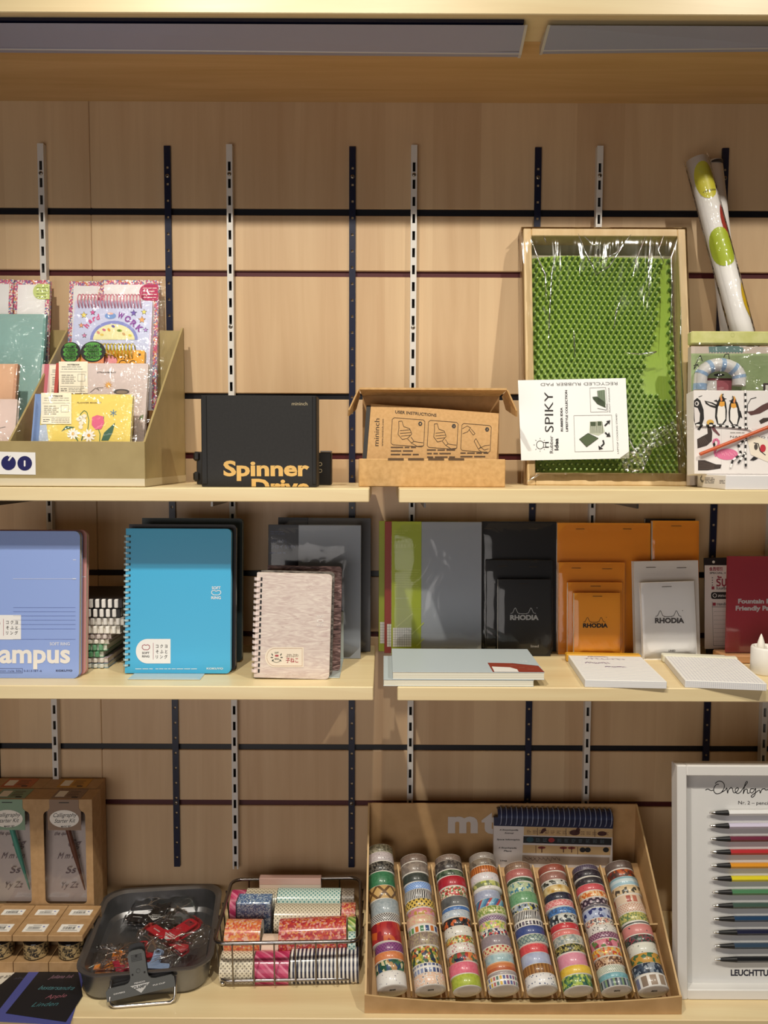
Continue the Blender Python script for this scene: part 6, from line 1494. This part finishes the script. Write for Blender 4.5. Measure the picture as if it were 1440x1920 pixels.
m = MB(); w_ = (x1-x0)/2; m.bbox(-w_, w_, 0, .030, 0, z1-z0, noise_mat('blue_floral', [(0, '#4f6f9a'), (.25, '#a9bccc'), (.45, '#6a86ae'), (.65, '#cfd6d8'), (.8, '#3f5a88')], 480, .4, voronoi=True, interp='CONSTANT'), .001); m.build('printed_box', root)
m = MB(); m.bbox(-w_-.0012, w_+.003, -.002, .033, -.001, z1-z0+.002, plastic_film('box_film', .3, 40, .06), .001); m.build('clear_cover', root)

# ------------------------------------------------------------------ brown counter box of narrow tape rolls
z8 = lambda X, Y: (670+X/2.2857, 1480+Y/2.2857)
MTK = noise_mat('tape_box_card', [(0.3, '#b58f5e'), (0.7, '#c29b6b')], 40, 0.6); MTE = mat('#cfae7c', .6)
yF, yB = -0.2785, -0.046
xL, xR = PY(683.5, 1895, yF).x, PY(1278, 1900, yF).x
zF = PY(683, 1866, yF).z-Z4; zBk = PY(720, 1505, yB).z-Z4
o = Vector(((xL+xR)/2, yF, Z4)); hb = (xR-xL)/2; DB = yB-yF; T = .003
root = mtbox = thing('tape_display', 'brown cardboard display box of small tape rolls lettered mt', 'display box', o)
m = MB(); n_ = 24; TOP = []; BOT = []
for i in range(n_+1):
    t = i/n_; x = -hb+2*hb*t; sag = .0105*math.sin(math.pi*t)**.8 if 0 < t < 1 else 0; bow = -.004*math.sin(math.pi*t)
    TOP.append((x, bow, zF-sag)); BOT.append((x, bow*.3, 0.0))
V = TOP+BOT+[(x, y+T, z) for x, y, z in TOP]+[(x, y+T, z) for x, y, z in BOT]; k = n_+1
m.add(V, [(k+i, k+i+1, i+1, i) for i in range(n_)]+[(2*k+i, 2*k+i+1, 3*k+i+1, 3*k+i) for i in range(n_)], MTK, smooth=True); m.add(V, [(i, i+1, 2*k+i+1, 2*k+i) for i in range(n_)], MTE)
m.build('front_lip', root)
for sx in (-1, 1):
    m = MB(); x = sx*hb; P = [(T+.0004, 0), (DB, 0), (DB, zBk), (DB-.004, zBk), (T+.0004, zF)]
    V = [(x, y, z) for y, z in P]+[(x-sx*T, y, z) for y, z in P]; m.add(V, [tuple(range(5)), tuple(range(9, 4, -1))], MTK); m.add(V, [(i, 5+i, 5+(i+1) % 5, (i+1) % 5) for i in range(5)], MTE); m.build('side_panel', root)
m = MB(); m.box(-hb+T, hb-T, DB-T, DB, 0, zBk, MTK)
c = Card(Fr(o), z8, m, off=DB-T); LT = mat('#cfc6c0', .6)
c.text('m', 388, 182, 516, 182, 98, LT, 2, .045); c.text('t', 532, 184, 604, 184, 98, LT, 2, .045); m.build('back_panel', root)
# sloping floor and its dividers
SA = Vector((0, -0.2610-yF, 0.0235)); SB = Vector((0, -0.0930-yF, 0.1370)); sd = (SB-SA).normalized(); SL = (SB-SA).length; sn = Vector((0, -sd.z, sd.y)); R0 = .0242
def slope_pt(x, s, h): return Vector((x, 0, 0)) + SA + sd*s + sn*h
m = MB(); q = [slope_pt(-hb+T, .0, -R0-.0006), slope_pt(hb-T, .0, -R0-.0006), slope_pt(hb-T, SL+.015, -R0-.0006), slope_pt(-hb+T, SL+.015, -R0-.0006)]
q2 = [p - sn*.002 for p in q]; m.add(q+q2, [(0, 1, 2, 3), (7, 6, 5, 4), (0, 4, 5, 1), (2, 6, 7, 3)], MTK); m.build('sloping_floor', root)
xa0, xa1, xb0, xb1 = PY(737, 1870, -.261).x, PY(1226, 1872, -.261).x, PY(714, 1600, -.093).x, PY(1158, 1615, -.093).x
cx0 = [xa0+(xa1-xa0)*i/7-o.x for i in range(8)]; cx1 = [xb0+(xb1-xb0)*i/7-o.x for i in range(8)]
for i in range(7):
    a, b = (cx0[i]+cx0[i+1])/2, (cx1[i]+cx1[i+1])/2; m = MB(); V = []
    for s_, x in ((.001, a), (SL, b)):
        for h in (-R0-.0004, -.004):
            for dx in (-.0012, .0012): V.append(slope_pt(x+dx, s_, h))
    m.add(V, [(0, 1, 3, 2), (4, 6, 7, 5), (0, 2, 6, 4), (1, 5, 7, 3), (2, 3, 7, 6)], MTE); m.build('divider', root)
m = MB(); s_ = SL*.5; P = [(-hb+T, -R0-.0004), (hb-T, -R0-.0004), (hb-T, -.002)]
for i in range(7, -1, -1):
    xc = (cx0[i]+cx1[i])/2; R1 = R0+.0012
    for k in range(9): a = math.radians(-8-164*k/8); P.append((xc+R1*math.cos(a), max(R1*math.sin(a), -R0-.0003+.0001)))
P.append((-hb+T, -.002))
V = [slope_pt(x, s_, h) for x, h in P]+[slope_pt(x, s_+.0025, h) for x, h in P]; k = len(P)
# built as strips between neighbouring outline points so that the notches stay open
for i in range(2, k-1):
    a, b = P[i], P[i+1]; W4 = [slope_pt(x, q_, h) for q_ in (s_, s_+.0025) for x, h in ((a[0], -R0-.0004), (b[0], -R0-.0004), b, a)]
    m.add(W4, [(0, 3, 2, 1), (4, 5, 6, 7), (3, 7, 6, 2)], MTE)
m.build('cross_divider', root)
# the rolls: (look, kind, colours, thickness in 15 mm), front to back
W0, G0 = '#e4e1dc', '#8c8d8e'
COLS = [
 [('white grey scribbled', 'print', [W0, W0, '#9a93a0'], 1.25, 1), ('dark green owl print', 'blotch', ['#2f5a48', '#d6cba4', '#2a4a6a', '#3f6e52', '#b58a5a', '#24503c'], 1.05), ('peach orange', 'plain', ['#d98a5a', '#cf7848'], .75), ('purple speckled', 'dots', ['#8a4a80', '#5f2f62'], .9), ('deep red and orange', 'blotch', ['#9a1f2c', '#b03030', '#c9602c', '#8a1a28', '#a82a30'], 1.9, 0, 2.2), ('black gingham', 'check', ['#1c1c20', '#d9d6d2'], .8, 0, .8),
  ('grey blue vellum', 'plain', ['#8f9ca3', '#aab4b8'], 1.5), ('tan black ruled', 'plaid', ['#c9a468', '#6b4f30'], 1.4, 0, 3), ('bottle green speckled', 'plain', ['#2f6b48', '#3f8058'], 1.5), ('charcoal lace', 'floral', ['#2a2a28', '#5a564e', '#1d1d1c', '#77726a'], 1.1), ('pale grey lettered', 'print', ['#b9aeb0', '#c9c0c0', '#8d8486'], 1.0), ('olive grey lace', 'floral', ['#8a8468', '#a9a28a', '#6e6a54'], .9)],
 [('white orange lettered', 'print', ['#e3c0a8', W0, '#5a4a48'], 1.2, 1), ('white blue windowed', 'squares', [W0, '#4a5a8c', '#8a94b4', '#39466e'], .95), ('green yellow collage', 'blotch', ['#8a9a3c', '#2f4a3a', '#c9b04a', '#d9d2b0', '#3c5a40', '#b5603a', '#26304a'], 1.7, 0, .8), ('brown grey speckled', 'floral', ['#8f7d70', '#9f8c7e', '#a89a78', '#84746a'], 1.35), ('green orange framed', 'squares', [W0, '#3f7a50', '#c9702c', '#5f9a5a', '#2c4a7a'], .8, 0, 1.3), ('pink cream watercolour', 'plain', ['#d9a08e', '#d6c49c'], 1.0),
  ('rose pink flowered', 'blotch', ['#d98a92', '#c9808a', '#b5923c', '#d9a0a4'], .8), ('yellow dark oval', 'dots', ['#d9b85a', '#3f3c28'], .95, 0, 1.5), ('black white zebra', 'zebra', ['#17181f', '#dcdad6'], 1.1), ('sky blue gingham', 'check', ['#6f94d4', '#9cb8e2'], .85, 0, .9), ('dark slate green', 'plain', ['#333a36', '#3f4642'], 1.05), ('taupe leafed', 'blotch', ['#8a7d74', '#94877c', '#7c7068'], 1.2), ('smoky brown clear', 'plain', ['#6e5c52', '#7d6a5e'], .9)],
 [('lime green', 'plain', ['#a0b03a', '#b4c04a'], 1.25, 1), ('coral pink', 'plain', ['#d9607a', '#e07a8a'], 1.25), ('red orange navy', 'blotch', ['#b03a34', '#d9824a', '#5a6a48', '#1f2440', '#c9a080'], 1.0, 0, 1.2), ('white flower ringed', 'rings', ['#e0dad0', '#b55a6a', '#5a78a8', '#c9a03c'], 1.0), ('olive red flowered', 'floral', ['#8a9a5a', '#c9503c', '#d9cfa0', '#5f7040', '#d9b04a'], .85), ('white black lettered', 'print', ['#dedad0', '#dedad0', '#3a3838'], 1.0), ('black orange flowered', 'blotch', ['#1d1a1e', '#26242a', '#c9602c', '#1d1a1e', '#3a3a3e'], 1.0), ('pale blue lettered', 'print', ['#b4c0cc', '#c9d0d6', '#5a6a80'], .8),
  ('royal blue', 'plain', ['#3a62a4', '#5a84bc'], .5), ('charcoal satin', 'plain', ['#4a4c4e', '#77797a'], 1.2, 0, 6), ('cream red flowered', 'floral', ['#d9d0b4', '#b53a3c', '#5f7a4a', '#e0d8c0', '#c9504a'], 1.15), ('crimson woven', 'stripe', ['#b01f2e', '#c03040', '#8f1826'], 1.25, 0, .4), ('dark green leafed', 'blotch', ['#3c4f3c', '#5f7058', '#2f3f30'], .75), ('grey brown printed', 'blotch', ['#4a4340', '#6a625a', '#3a3432'], 1.2, 0, .7), ('taupe printed', 'print', ['#7d6c62', '#8a786c', '#5a4c46'], .8)],
 [('white bottle printed', 'squares', [W0, '#5f7f74', '#b56a6a', '#5a6aa0', '#d9b04a', '#8a5a7a'], 1.15, 1, .8), ('pale grey rimmed', 'plain', ['#9c9496', '#aaa2a2'], .45), ('rust orange labelled', 'hstripe', ['#b5603c', '#c97a4a', '#d99a6a', '#a8543c'], .95, 0, 3), ('pale teal sky', 'plain', ['#8fb0b8', '#b4c8c8'], .95, 0, 2), ('cream red rosed', 'dots', ['#d9c9a0', '#b8343c'], .8, 0, 1.6), ('mauve grey', 'plain', ['#8a7d84', '#968a90'], 1.15), ('white red navy figured', 'blotch', ['#e0dcd4', '#2f3060', '#b53a34', '#d9d4cc', '#5a7a6a', '#e0dcd4'], .8, 0, .6), ('yellow green bouquet', 'blotch', ['#c9c04a', '#8fae6a', '#e0d87a', '#d9a0a8', '#b5c48a'], .95, 0, .6), ('purple gingham', 'check', ['#6e4a74', '#a89aa4'], .65, 0, .9),
  ('pale olive botanical', 'floral', ['#c9c884', '#8fa050', '#d9d6a8', '#75904a'], 1.0), ('blue red striped', 'diag', ['#5a94b4', '#3c6a94', '#b54a4a', '#8ab4c9'], .95, 0, 2), ('lavender grey', 'plain', ['#98a0b8', '#a8aec4'], 1.1), ('white dashed', 'print', [W0, W0, '#7a5a60'], .4), ('lime grey printed', 'blotch', ['#a8b050', '#75805a', '#c0c478'], .7), ('white blue lettered', 'print', ['#d9d0d4', '#e0e0e0', '#6a84a0'], .95), ('burnt orange woodcut', 'stripe', ['#b5642c', '#8a441c', '#c97a3c'], .95, 0, .7), ('grey brown blotched', 'blotch', ['#75685c', '#857868', '#5f5448'], .95), ('ash grey printed', 'print', ['#8a8078', '#968c84', '#5f5854'], .8)],
 [('white blue pawed', 'dots', ['#e6e4e2', '#4a5678', '#4a5678', '#4a5678'], 1.2, 1, 1.0), ('wood brown', 'stripe', ['#8f6030', '#a87840', '#7a4e28'], 1.0, 0, .9), ('lavender blue foil', 'plain', ['#a0a8c8', '#b8c0d4'], 1.2, 0, 3), ('coral red', 'plain', ['#c9404a', '#d9585a'], .95), ('grey green plaid', 'plaid', ['#9cab9c', '#5a7078'], .9), ('navy blue', 'plain', ['#3a4a84', '#44548c'], .95), ('white dark squared', 'squares', [W0, '#4a4450', '#6a6070', '#3a3640'], .7, 0, .9),
  ('black wavy zebra', 'zebra', ['#15161c', '#d6d4d0'], 1.0, 2), ('navy yellow patched', 'blotch', ['#2c3a50', '#8a98a8', '#c9c04a', '#24303f', '#b4bcc0'], .8, 0, .7), ('mottled green', 'plain', ['#5f9468', '#7aa880'], 1.35), ('pale green blue treed', 'blotch', ['#b4c49c', '#c0ccaa', '#3f7a94', '#a8ba94', '#c9d2b4'], 1.2, 0, .7), ('forest green rimmed', 'plain', ['#2c4a34', '#365840'], .5), ('dusty rose', 'plain', ['#a8605c', '#b56e68'], 1.0), ('brown grid', 'squares', ['#7a6050', '#94785f', '#8a6e58'], .9, 0, .6)],
 [('green jungle leafed', 'blotch', ['#4f8050', '#a8bc4a', '#2f5a44', '#c0cc70', '#3c6a60', '#7a9c48'], 1.2, 1, .7), ('bright yellow', 'plain', ['#e0b83c', '#e6c450'], .9), ('candy pink', 'plain', ['#d4889c', '#da94a6'], 1.35), ('dark olive flowered', 'floral', ['#3f4430', '#8a8448', '#26281e', '#b5a860'], .9), ('pale grey botanical', 'blotch', ['#b4b8b0', '#8f9a98', '#c4c4b8', '#a09c80'], .95, 0, .7), ('salmon pink lettered', 'print', ['#d97a74', '#d97a74', '#e8c0b8'], .65), ('scarlet white lettered', 'print', ['#c43a40', '#c43a40', '#ecd9d4'], .75, 0, 1.6),
  ('black white leafed', 'blotch', ['#22252a', '#d0d2cc', '#3a4450', '#b4bab4'], 1.0, 2, .8), ('cobalt speckled', 'floral', ['#4a7ab4', '#3c6aa8', '#5a88c0', '#3f5a84'], .8), ('pink swirled', 'rings', ['#e0a09c', '#c9545c'], .8, 0, 1.6), ('midnight navy', 'floral', ['#2a2a3a', '#343448', '#22222e'], .9), ('gold foil', 'plain', ['#b8903c', '#e0cc9c'], .95, 0, 3), ('black white photo', 'blotch', ['#24241f', '#c4c4bc', '#4a4c44'], .6), ('rose brown', 'plain', ['#8f6258', '#9c6e62'], 1.0), ('brick red printed', 'print', ['#8f4a3c', '#9c5444', '#6a3428'], .9)],
 [('grey green striped', 'stripe', ['#5a6a78', '#7f9a74', '#3f4654', '#a8b0b4'], .9, 1, 2), ('teal sea', 'plain', ['#6aa0ac', '#84b4bc'], .7), ('white black dotted', 'dots', ['#d9e0d0', '#3f4a3c'], .8, 0, .55), ('brown leopard', 'floral', ['#b08a6a', '#6a4430', '#c9a888', '#5a3a28'], 1.0), ('orange yellow bouquet', 'blotch', ['#d9823c', '#e8c04a', '#c9502c', '#c9b08a', '#b89a7a'], 1.0, 0, .7), ('pink flower sprigged', 'blotch', ['#d4808e', '#d98a98', '#d4808e', '#5f7a44', '#8f2f4a'], 1.0, 0, 1.1), ('plum ringed', 'rings', ['#6a3f58', '#c99cb0'], .8), ('white black pebbled', 'dots', ['#d6d2cc', '#26262a', '#26262a', '#26262a'], .85, 0, .8), ('cream small flowered', 'floral', ['#d9d0c0', '#5f5c64', '#c98a7a', '#e0d8c8'], .85),
  ('pale blue navy birded', 'blotch', ['#a8b4d0', '#a0acc8', '#2c3670', '#b4bed6', '#98a4c4'], 1.3, 0, 1.1), ('grey banded', 'plain', ['#5a5660', '#6a6670'], .4), ('dark plum flowered', 'dots', ['#3a2c3c', '#b4a4ac'], .95, 0, 2.0), ('orange cream flowered', 'blotch', ['#d9823c', '#e6c9a0', '#c9682c', '#e0b078'], .8, 0, .6), ('coral figured', 'print', ['#c9545c', '#cf5e62', '#a8383f'], .9), ('charcoal inked', 'print', ['#2e2a30', '#3a363c', '#6a6468'], .95), ('black violet', 'floral', ['#221c26', '#2c2630', '#3c3440'], .95), ('grey violet lined', 'stripe', ['#5f5468', '#4a4254'], .8, 0, .6)],
 [('white taupe squared', 'squares', [W0, '#8a7868', '#7a7c9a', '#9a8674'], 1.15, 1, 2.2), ('navy leafed', 'blotch', ['#263244', '#39485c', '#8a94a0', '#1f2a38'], 1.0, 0, .8), ('mustard green leafed', 'blotch', ['#c0913c', '#c0913c', '#3f6a48', '#b88a38'], 1.0, 0, 1.0), ('white black labelled', 'print', ['#d6d6ca', '#d6d6ca', '#3c3e3c'], .9), ('dark red green flowered', 'floral', ['#2f3a34', '#8a3a44', '#3f5a44', '#5a5258', '#24302c'], .8), ('dusty pink figured', 'print', ['#cf8480', '#cf8480', '#4a4a50'], 1.0, 0, 2.2), ('white rimmed black', 'hstripe', ['#d9d6d0', '#4a4c4c', '#d9d6d0'], .4, 0, 1),
  ('yellow green sprigged', 'floral', ['#8f9a58', '#c9c070', '#5f7a54', '#b4ae68'], .9), ('cream red ringed', 'rings', ['#dcd0b8', '#b8444c'], .95, 0, .9), ('cream brick labelled', 'squares', ['#d6c0a8', '#a85648', '#b8705c', '#d6c0a8'], .9, 0, 1.6), ('beige black flowered', 'blotch', ['#d4bc94', '#d8c29c', '#4a463c', '#d4bc94', '#ccb48c'], .9, 0, 1.0), ('pale sea blue', 'hstripe', ['#9fc0cc', '#c4d4d8', '#8ab0bc'], .95, 0, 2.4), ('red orange dusk', 'blotch', ['#8a3026', '#5f3a30', '#b55a2c', '#4a3430'], .9), ('brown mauve', 'plain', ['#5f504a', '#6c5c55'], .9)]]
LEN = [.226, .208, .208, .212, .196, .192, .192, .198]; CN = ['leftmost', 'second', 'third', 'fourth', 'fifth', 'sixth', 'seventh', 'rightmost']
rn = random.Random(11)
FILMR = plastic_film('roll_wrap', .5, 60, .05)
for ci, col in enumerate(COLS):
    tot = sum(e[3] for e in col); s_ = 0.0; L = LEN[ci]
    for ri, e in enumerate(col):
        look, kind, cl, th = e[:4]; fl = e[4] if len(e) > 4 else 0; sc = e[5] if len(e) > 5 else 1.0
        h = L*th/tot; t = (s_+h/2)/SL; xc = cx0[ci]+(cx1[ci]-cx0[ci])*t + rn.uniform(-.0012, .0012); r = R0-.0004+rn.uniform(-.0016, .0003)
        P = o + slope_pt(xc, s_, r-R0+.0002)
        ax = (sd + Vector(((cx1[ci]-cx0[ci])/SL, 0, 0))).normalized(); xx = Vector((1, 0, 0)); xx = (xx-ax*xx.dot(ax)).normalized(); yy = ax.cross(xx)
        M = Matrix.Identity(4)
        for i in range(3): M[i][0], M[i][1], M[i][2], M[i][3] = xx[i], yy[i], ax[i], P[i]
        M = M @ rotm('Z', rn.uniform(0, 360))
        root = thing('washi_tape', '%s tape roll, %s in the %s tape column' % (look, 'frontmost' if ri == 0 else ORD[ri]+' from the front' if ri < len(col)-1 else 'rearmost', CN[ci]), 'tape roll', M, 'small tape rolls in the brown display box')
        m = MB(); m.lathe([(r-.0004, .0003), (r, .0007), (r, h-.0012), (r-.0004, h-.0006)], tape_mat(kind, cl, sc), 36); m.build('tape', root)
        cm = COREK if fl == 2 else COREM
        m = MB(); m.lathe([(r*.70, h-.0005), (r-.0003, h-.0004), (r-.0003, .0001), (r*.70, .0002)], cm, 36)
        if fl or ri == 0: m.lathe([(r*.70, .0003), (.0002, .0004)], mat('#d6d1cc', .5) if fl != 2 else COREK, 36)
        m.build('card_core', root)
        if fl == 1 and ci in (0, 1, 6, 7):
            q = MB(); Q = M.inverted().to_3x3() @ (sn); ang = math.degrees(math.atan2(Q.y, Q.x))
            V, F, Wd = text_mesh('mt', .05); a = math.radians(ang-90); k = .0052/.73
            q.add([((vx-Wd/2)*k*1.15*math.cos(a)-(vz+.1)*k*math.sin(a), (vx-Wd/2)*k*1.15*math.sin(a)+(vz+.1)*k*math.cos(a), -.0002) for vx, vz in V], F, INK); q.build('lettering', root)
        s_ += h
    # the bags the rolls are sold in
# spiral catalogue leaning on the back of the box
z9 = lambda X, Y: (820+X/4.114, 1490+Y/4.114)
fr = standY(1035, -0.0765, Z4+0.098, lean=7, roll=0.9); c = Card(fr, z9)
root = thing('spiral_catalogue', 'spiral bound sample catalogue with navy edge leaning behind the small tape rolls', 'catalogue', fr.M)
x0, z1 = c.P(436, 182); x1, _ = c.P(1352, 196)
c.mb.box(x0, x1, 0, .008, 0, z1, mat('#d9d0cc', .5)); NV = mat('#1d2244', .45)
c.poly([(440, 182), (1358, 200), (1354, 262), (438, 240)], NV, 1); c.text('mt', 474, 228, 538, 230, 22, WHITE, 2, .05)
TAN = mat('#c9a878', .6)
for Y0, Y1, k in ((246, 312, 0), (320, 372, 1), (386, 448, 2), (466, 530, 3)):
    c.poly([(668-k*4, Y0), (1352-k*8, Y0+18), (1350-k*8, Y1+18), (666-k*4, Y1)], [TAN, mat('#171a1e', .5), TAN, mat('#a08c7c', .6)][k], 1)
DR = mat('#4a2420', .6)
c.poly([(790, 300), (810, 262), (835, 256), (840, 275), (815, 295)], DR, 2); c.ell(1060, 292, 40, 22, DR, 2); c.ell(1085, 272, 16, 18, DR, 2); c.ell(1270, 300, 36, 18, DR, 2); c.ell(880, 350, 24, 18, mat('#a8302c', .5), 2); c.ell(715, 346, 28, 20, mat('#1f4450', .5), 2)
for X in (805, 972, 1035): c.ell(X, 400+X*.01, 30, 10, mat('#7a2a24', .5), 2, 14); c.rect(X-3, 402, X+4, 446, DR, 2)
for X in (1120, 1160, 1300): c.ell(X, 425, 24, 20, INK, 2, 9)
for X, Y in ((770, 255), (990, 260), (1212, 268), (758, 392), (1080, 402)): c.rect(X, Y, X+4, Y+58, DR, 2)
for i, (Y, w_) in enumerate(((276, 'A Encyclopedia'), (300, 'Animal'), (350, 'Space Infographic'), (414, 'A Encyclopedia'), (438, 'Plant'), (512, 'Lines'))):
    xa_ = {0: 478, 1: 515, 2: 458, 3: 470, 4: 512, 5: 485}[i]; c.text(w_, xa_, Y, xa_+{0: 145, 1: 70, 2: 178, 3: 140, 4: 60, 5: 50}[i], Y+2, 11, INK, 2, .02, .3)
for k_ in range(14): c.lines(690+k_*46, 275+k_*1.2, 722+k_*46, 3, 10, 3, DR, 2, k_)
for k_ in range(10): c.lines(760+k_*55, 338+k_*1.4, 790+k_*55, 3, 10, 3, mat('#6a7a84', .6), 2, k_+30)
for k_ in range(8): c.pl([(670+k_*35, 480), (700+k_*35, 500+8*(k_ % 3)), (730+k_*30, 486)], 2.5, DR, 2)
c.build('pages', root)
m = MB(); ra = .0150; a0 = c.P(490, 0)[0]; a1 = c.P(1335, 0)[0]
for i in range(22):
    x = a0+(a1-a0)*i/21; m.tube([(x+.0006*math.sin(q*math.pi/8), .0045+ra*math.cos(q*math.pi/8)*.95, z1+.0035+ra*math.sin(q*math.pi/8)) for q in range(16)], .00095, mat('#8f9ab8', .3, .3), 6, closed=True)
m.build('spiral_binding', root)
m = MB(); pts = [(.0045+(ra*.9)*math.cos(math.pi*(1-q/12)), z1+.0035+(ra*.86)*math.sin(math.pi*(1-q/12))) for q in range(13)]
V = [(x_, y, z) for y, z in pts for x_ in (a0-.006, a1+.003)]; m.add(V, [(2*i, 2*i+2, 2*i+3, 2*i+1) for i in range(12)], mat('#242c50', .45), smooth=True); m.add([(x_, y, z1-.012) for y in (-.0006, .0086) for x_ in (x0, x1)]+[(x_, y, z1+.002) for y in (-.0006, .0086) for x_ in (x0, x1)], [(0, 1, 5, 4), (3, 2, 6, 7), (4, 5, 7, 6)], NV); m.build('rolled_covers', root)

# ------------------------------------------------------------------ white framed pencil display
zF1 = lambda X, Y: (1200+X/3.692, 1400+Y/3.692)
fr = stand(1279, 1600, 1875.5, Z4, lean=5.2); c = Card(fr, zF1)
root = thing('pencil_display', 'white box frame showing a column of coloured mechanical pencils', 'display frame', fr.M)
x0, zt = c.P(230, 130); x0 = c.P(262, 1000)[0]-0.004; x0 = (c.P(232, 135)[0]+c.P(290, 1755)[0])/2; x1 = x0+.30
xi, zi1 = c.P(305, 203); xi = (c.P(305, 203)[0]+c.P(352, 1680)[0])/2; _, zi0 = c.P(352, 1682)
FW = mat('#e3e1de', .38); PANEL = mat('#dfdedc', .55)
for nm_, bx in (('side_rail', (x0, xi, 0, .026, 0, zt)), ('side_rail', (x1-(xi-x0), x1, 0, .026, 0, zt)), ('top_rail', (xi, x1-(xi-x0), 0, .026, zi1, zt)), ('bottom_rail', (xi, x1-(xi-x0), 0, .026, 0, zi0))):
    m = MB(); m.bbox(*bx, FW, .0014); m.build(nm_, root)
pd = .0185
m = MB(); m.box(xi-.002, x1-(xi-x0)+.002, pd, pd+.003, zi0-.002, zi1+.002, PANEL); d = Card(fr, zF1, m, off=pd)
# title script
S = [[(452, 300), (470, 293), (490, 303), (508, 300)], [(545, 262), (528, 262), (512, 285), (512, 310), (530, 326), (560, 318), (580, 290), (583, 262), (566, 242), (540, 240), (520, 255)], [(560, 318), (590, 300), (600, 285), (606, 322), (612, 300), (630, 283), (640, 292)], [(640, 292), (648, 318), (668, 312), (682, 292), (672, 284), (658, 300), (668, 322), (690, 318), (712, 290), (742, 250), (738, 240), (726, 262), (714, 325), (726, 298), (742, 296), (744, 322), (760, 318)], [(790, 292), (768, 292), (762, 312), (776, 320), (792, 300), (800, 288), (796, 330), (778, 350), (770, 340), (800, 318), (826, 300), (832, 322), (842, 298), (862, 290), (868, 300), (890, 296)]]
for P in S:
    Q = []
    for i, (a, b) in enumerate(zip(P, P[1:])):
        p_ = P[i-1] if i else a; n2 = P[i+2] if i+2 < len(P) else b
        for k in range(5):
            t = k/5; Q.append(tuple(.5*((2*a[j])+(-p_[j]+b[j])*t+(2*p_[j]-5*a[j]+4*b[j]-n2[j])*t*t+(-p_[j]+3*a[j]-3*b[j]+n2[j])*t**3) for j in (0, 1)))
    Q.append(P[-1]); d.pl(Q, 5.5, INK, 1)
d.text('Nr. 2 – pencil', 680, 398, 893, 402, 24, INK, 1, .005); d.text('LEUCHTTURM', 628, 1584, 960, 1586, 42, mat('#1c1c30', .5), 1, .035)
m.build('backing_card', root)
cols = [('#e6e6e6', 'white'), ('#cfc8de', 'lavender'), ('#6a1f38', 'maroon'), ('#b5262c', 'red'), ('#dd9422', 'orange'), ('#dfd024', 'yellow'), ('#4a8058', 'leaf green'), ('#3f574c', 'dark green'), ('#1f3f60', 'petrol blue'), ('#1a1c38', 'midnight navy'), ('#33475c', 'slate blue'), ('#16161a', 'black')]
Ys = [460, 550, 641, 732, 825, 916, 1010, 1103, 1195, 1288, 1382, 1476]; Xs = [482, 484, 487, 489, 491, 498, 501, 504, 507, 507, 514, 517]; XL = [612, 614, 622, 624, 624, 630, 634, 640, 650, 668, 650, 668]
for i, ((h_, n_), Y, X) in enumerate(zip(cols, Ys, Xs)):
    d = Card(fr, zF1, off=pd-.006); u0, v0 = d.P(X, Y); u1, _ = d.P(XL[i], Y); ut, _ = d.P(X+38, Y); r = .0043; Lp = .140
    M = fr.M @ tr(u0, pd-.0052, v0) @ rotm('Y', 90-.6)
    root2 = thing('mechanical_pencil', '%s mechanical pencil with a black grip, %s in the white frame' % (n_, ['topmost', 'second from the top', 'third from the top', 'fourth from the top', 'fifth from the top', 'sixth from the top', 'sixth from the bottom', 'fifth from the bottom', 'fourth from the bottom', 'third from the bottom', 'second from the bottom', 'lowest'][i]), 'pencil', M, 'pencils in the white display frame')
    m = MB(); m.lathe([(.0004, 0), (.0012, .0006), (.0017, .004), (.0021, ut-u0)], CHROME, 16); m.build('metal_tip', root2)
    m = MB(); m.lathe([(.0023, ut-u0), (.0030, ut-u0+.004), (r, u1-u0)], mat('#1b1b1d', .45), 20); m.build('grip', root2)
    m = MB(); m.lathe([(r*.98, u1-u0), (r, u1-u0+.0006), (r, Lp-.001), (r*.8, Lp), (.001, Lp)], mat(h_, .3, 0, .3), 6, smooth=False, M=rotm('Z', 30))
    m.build('barrel', root2)
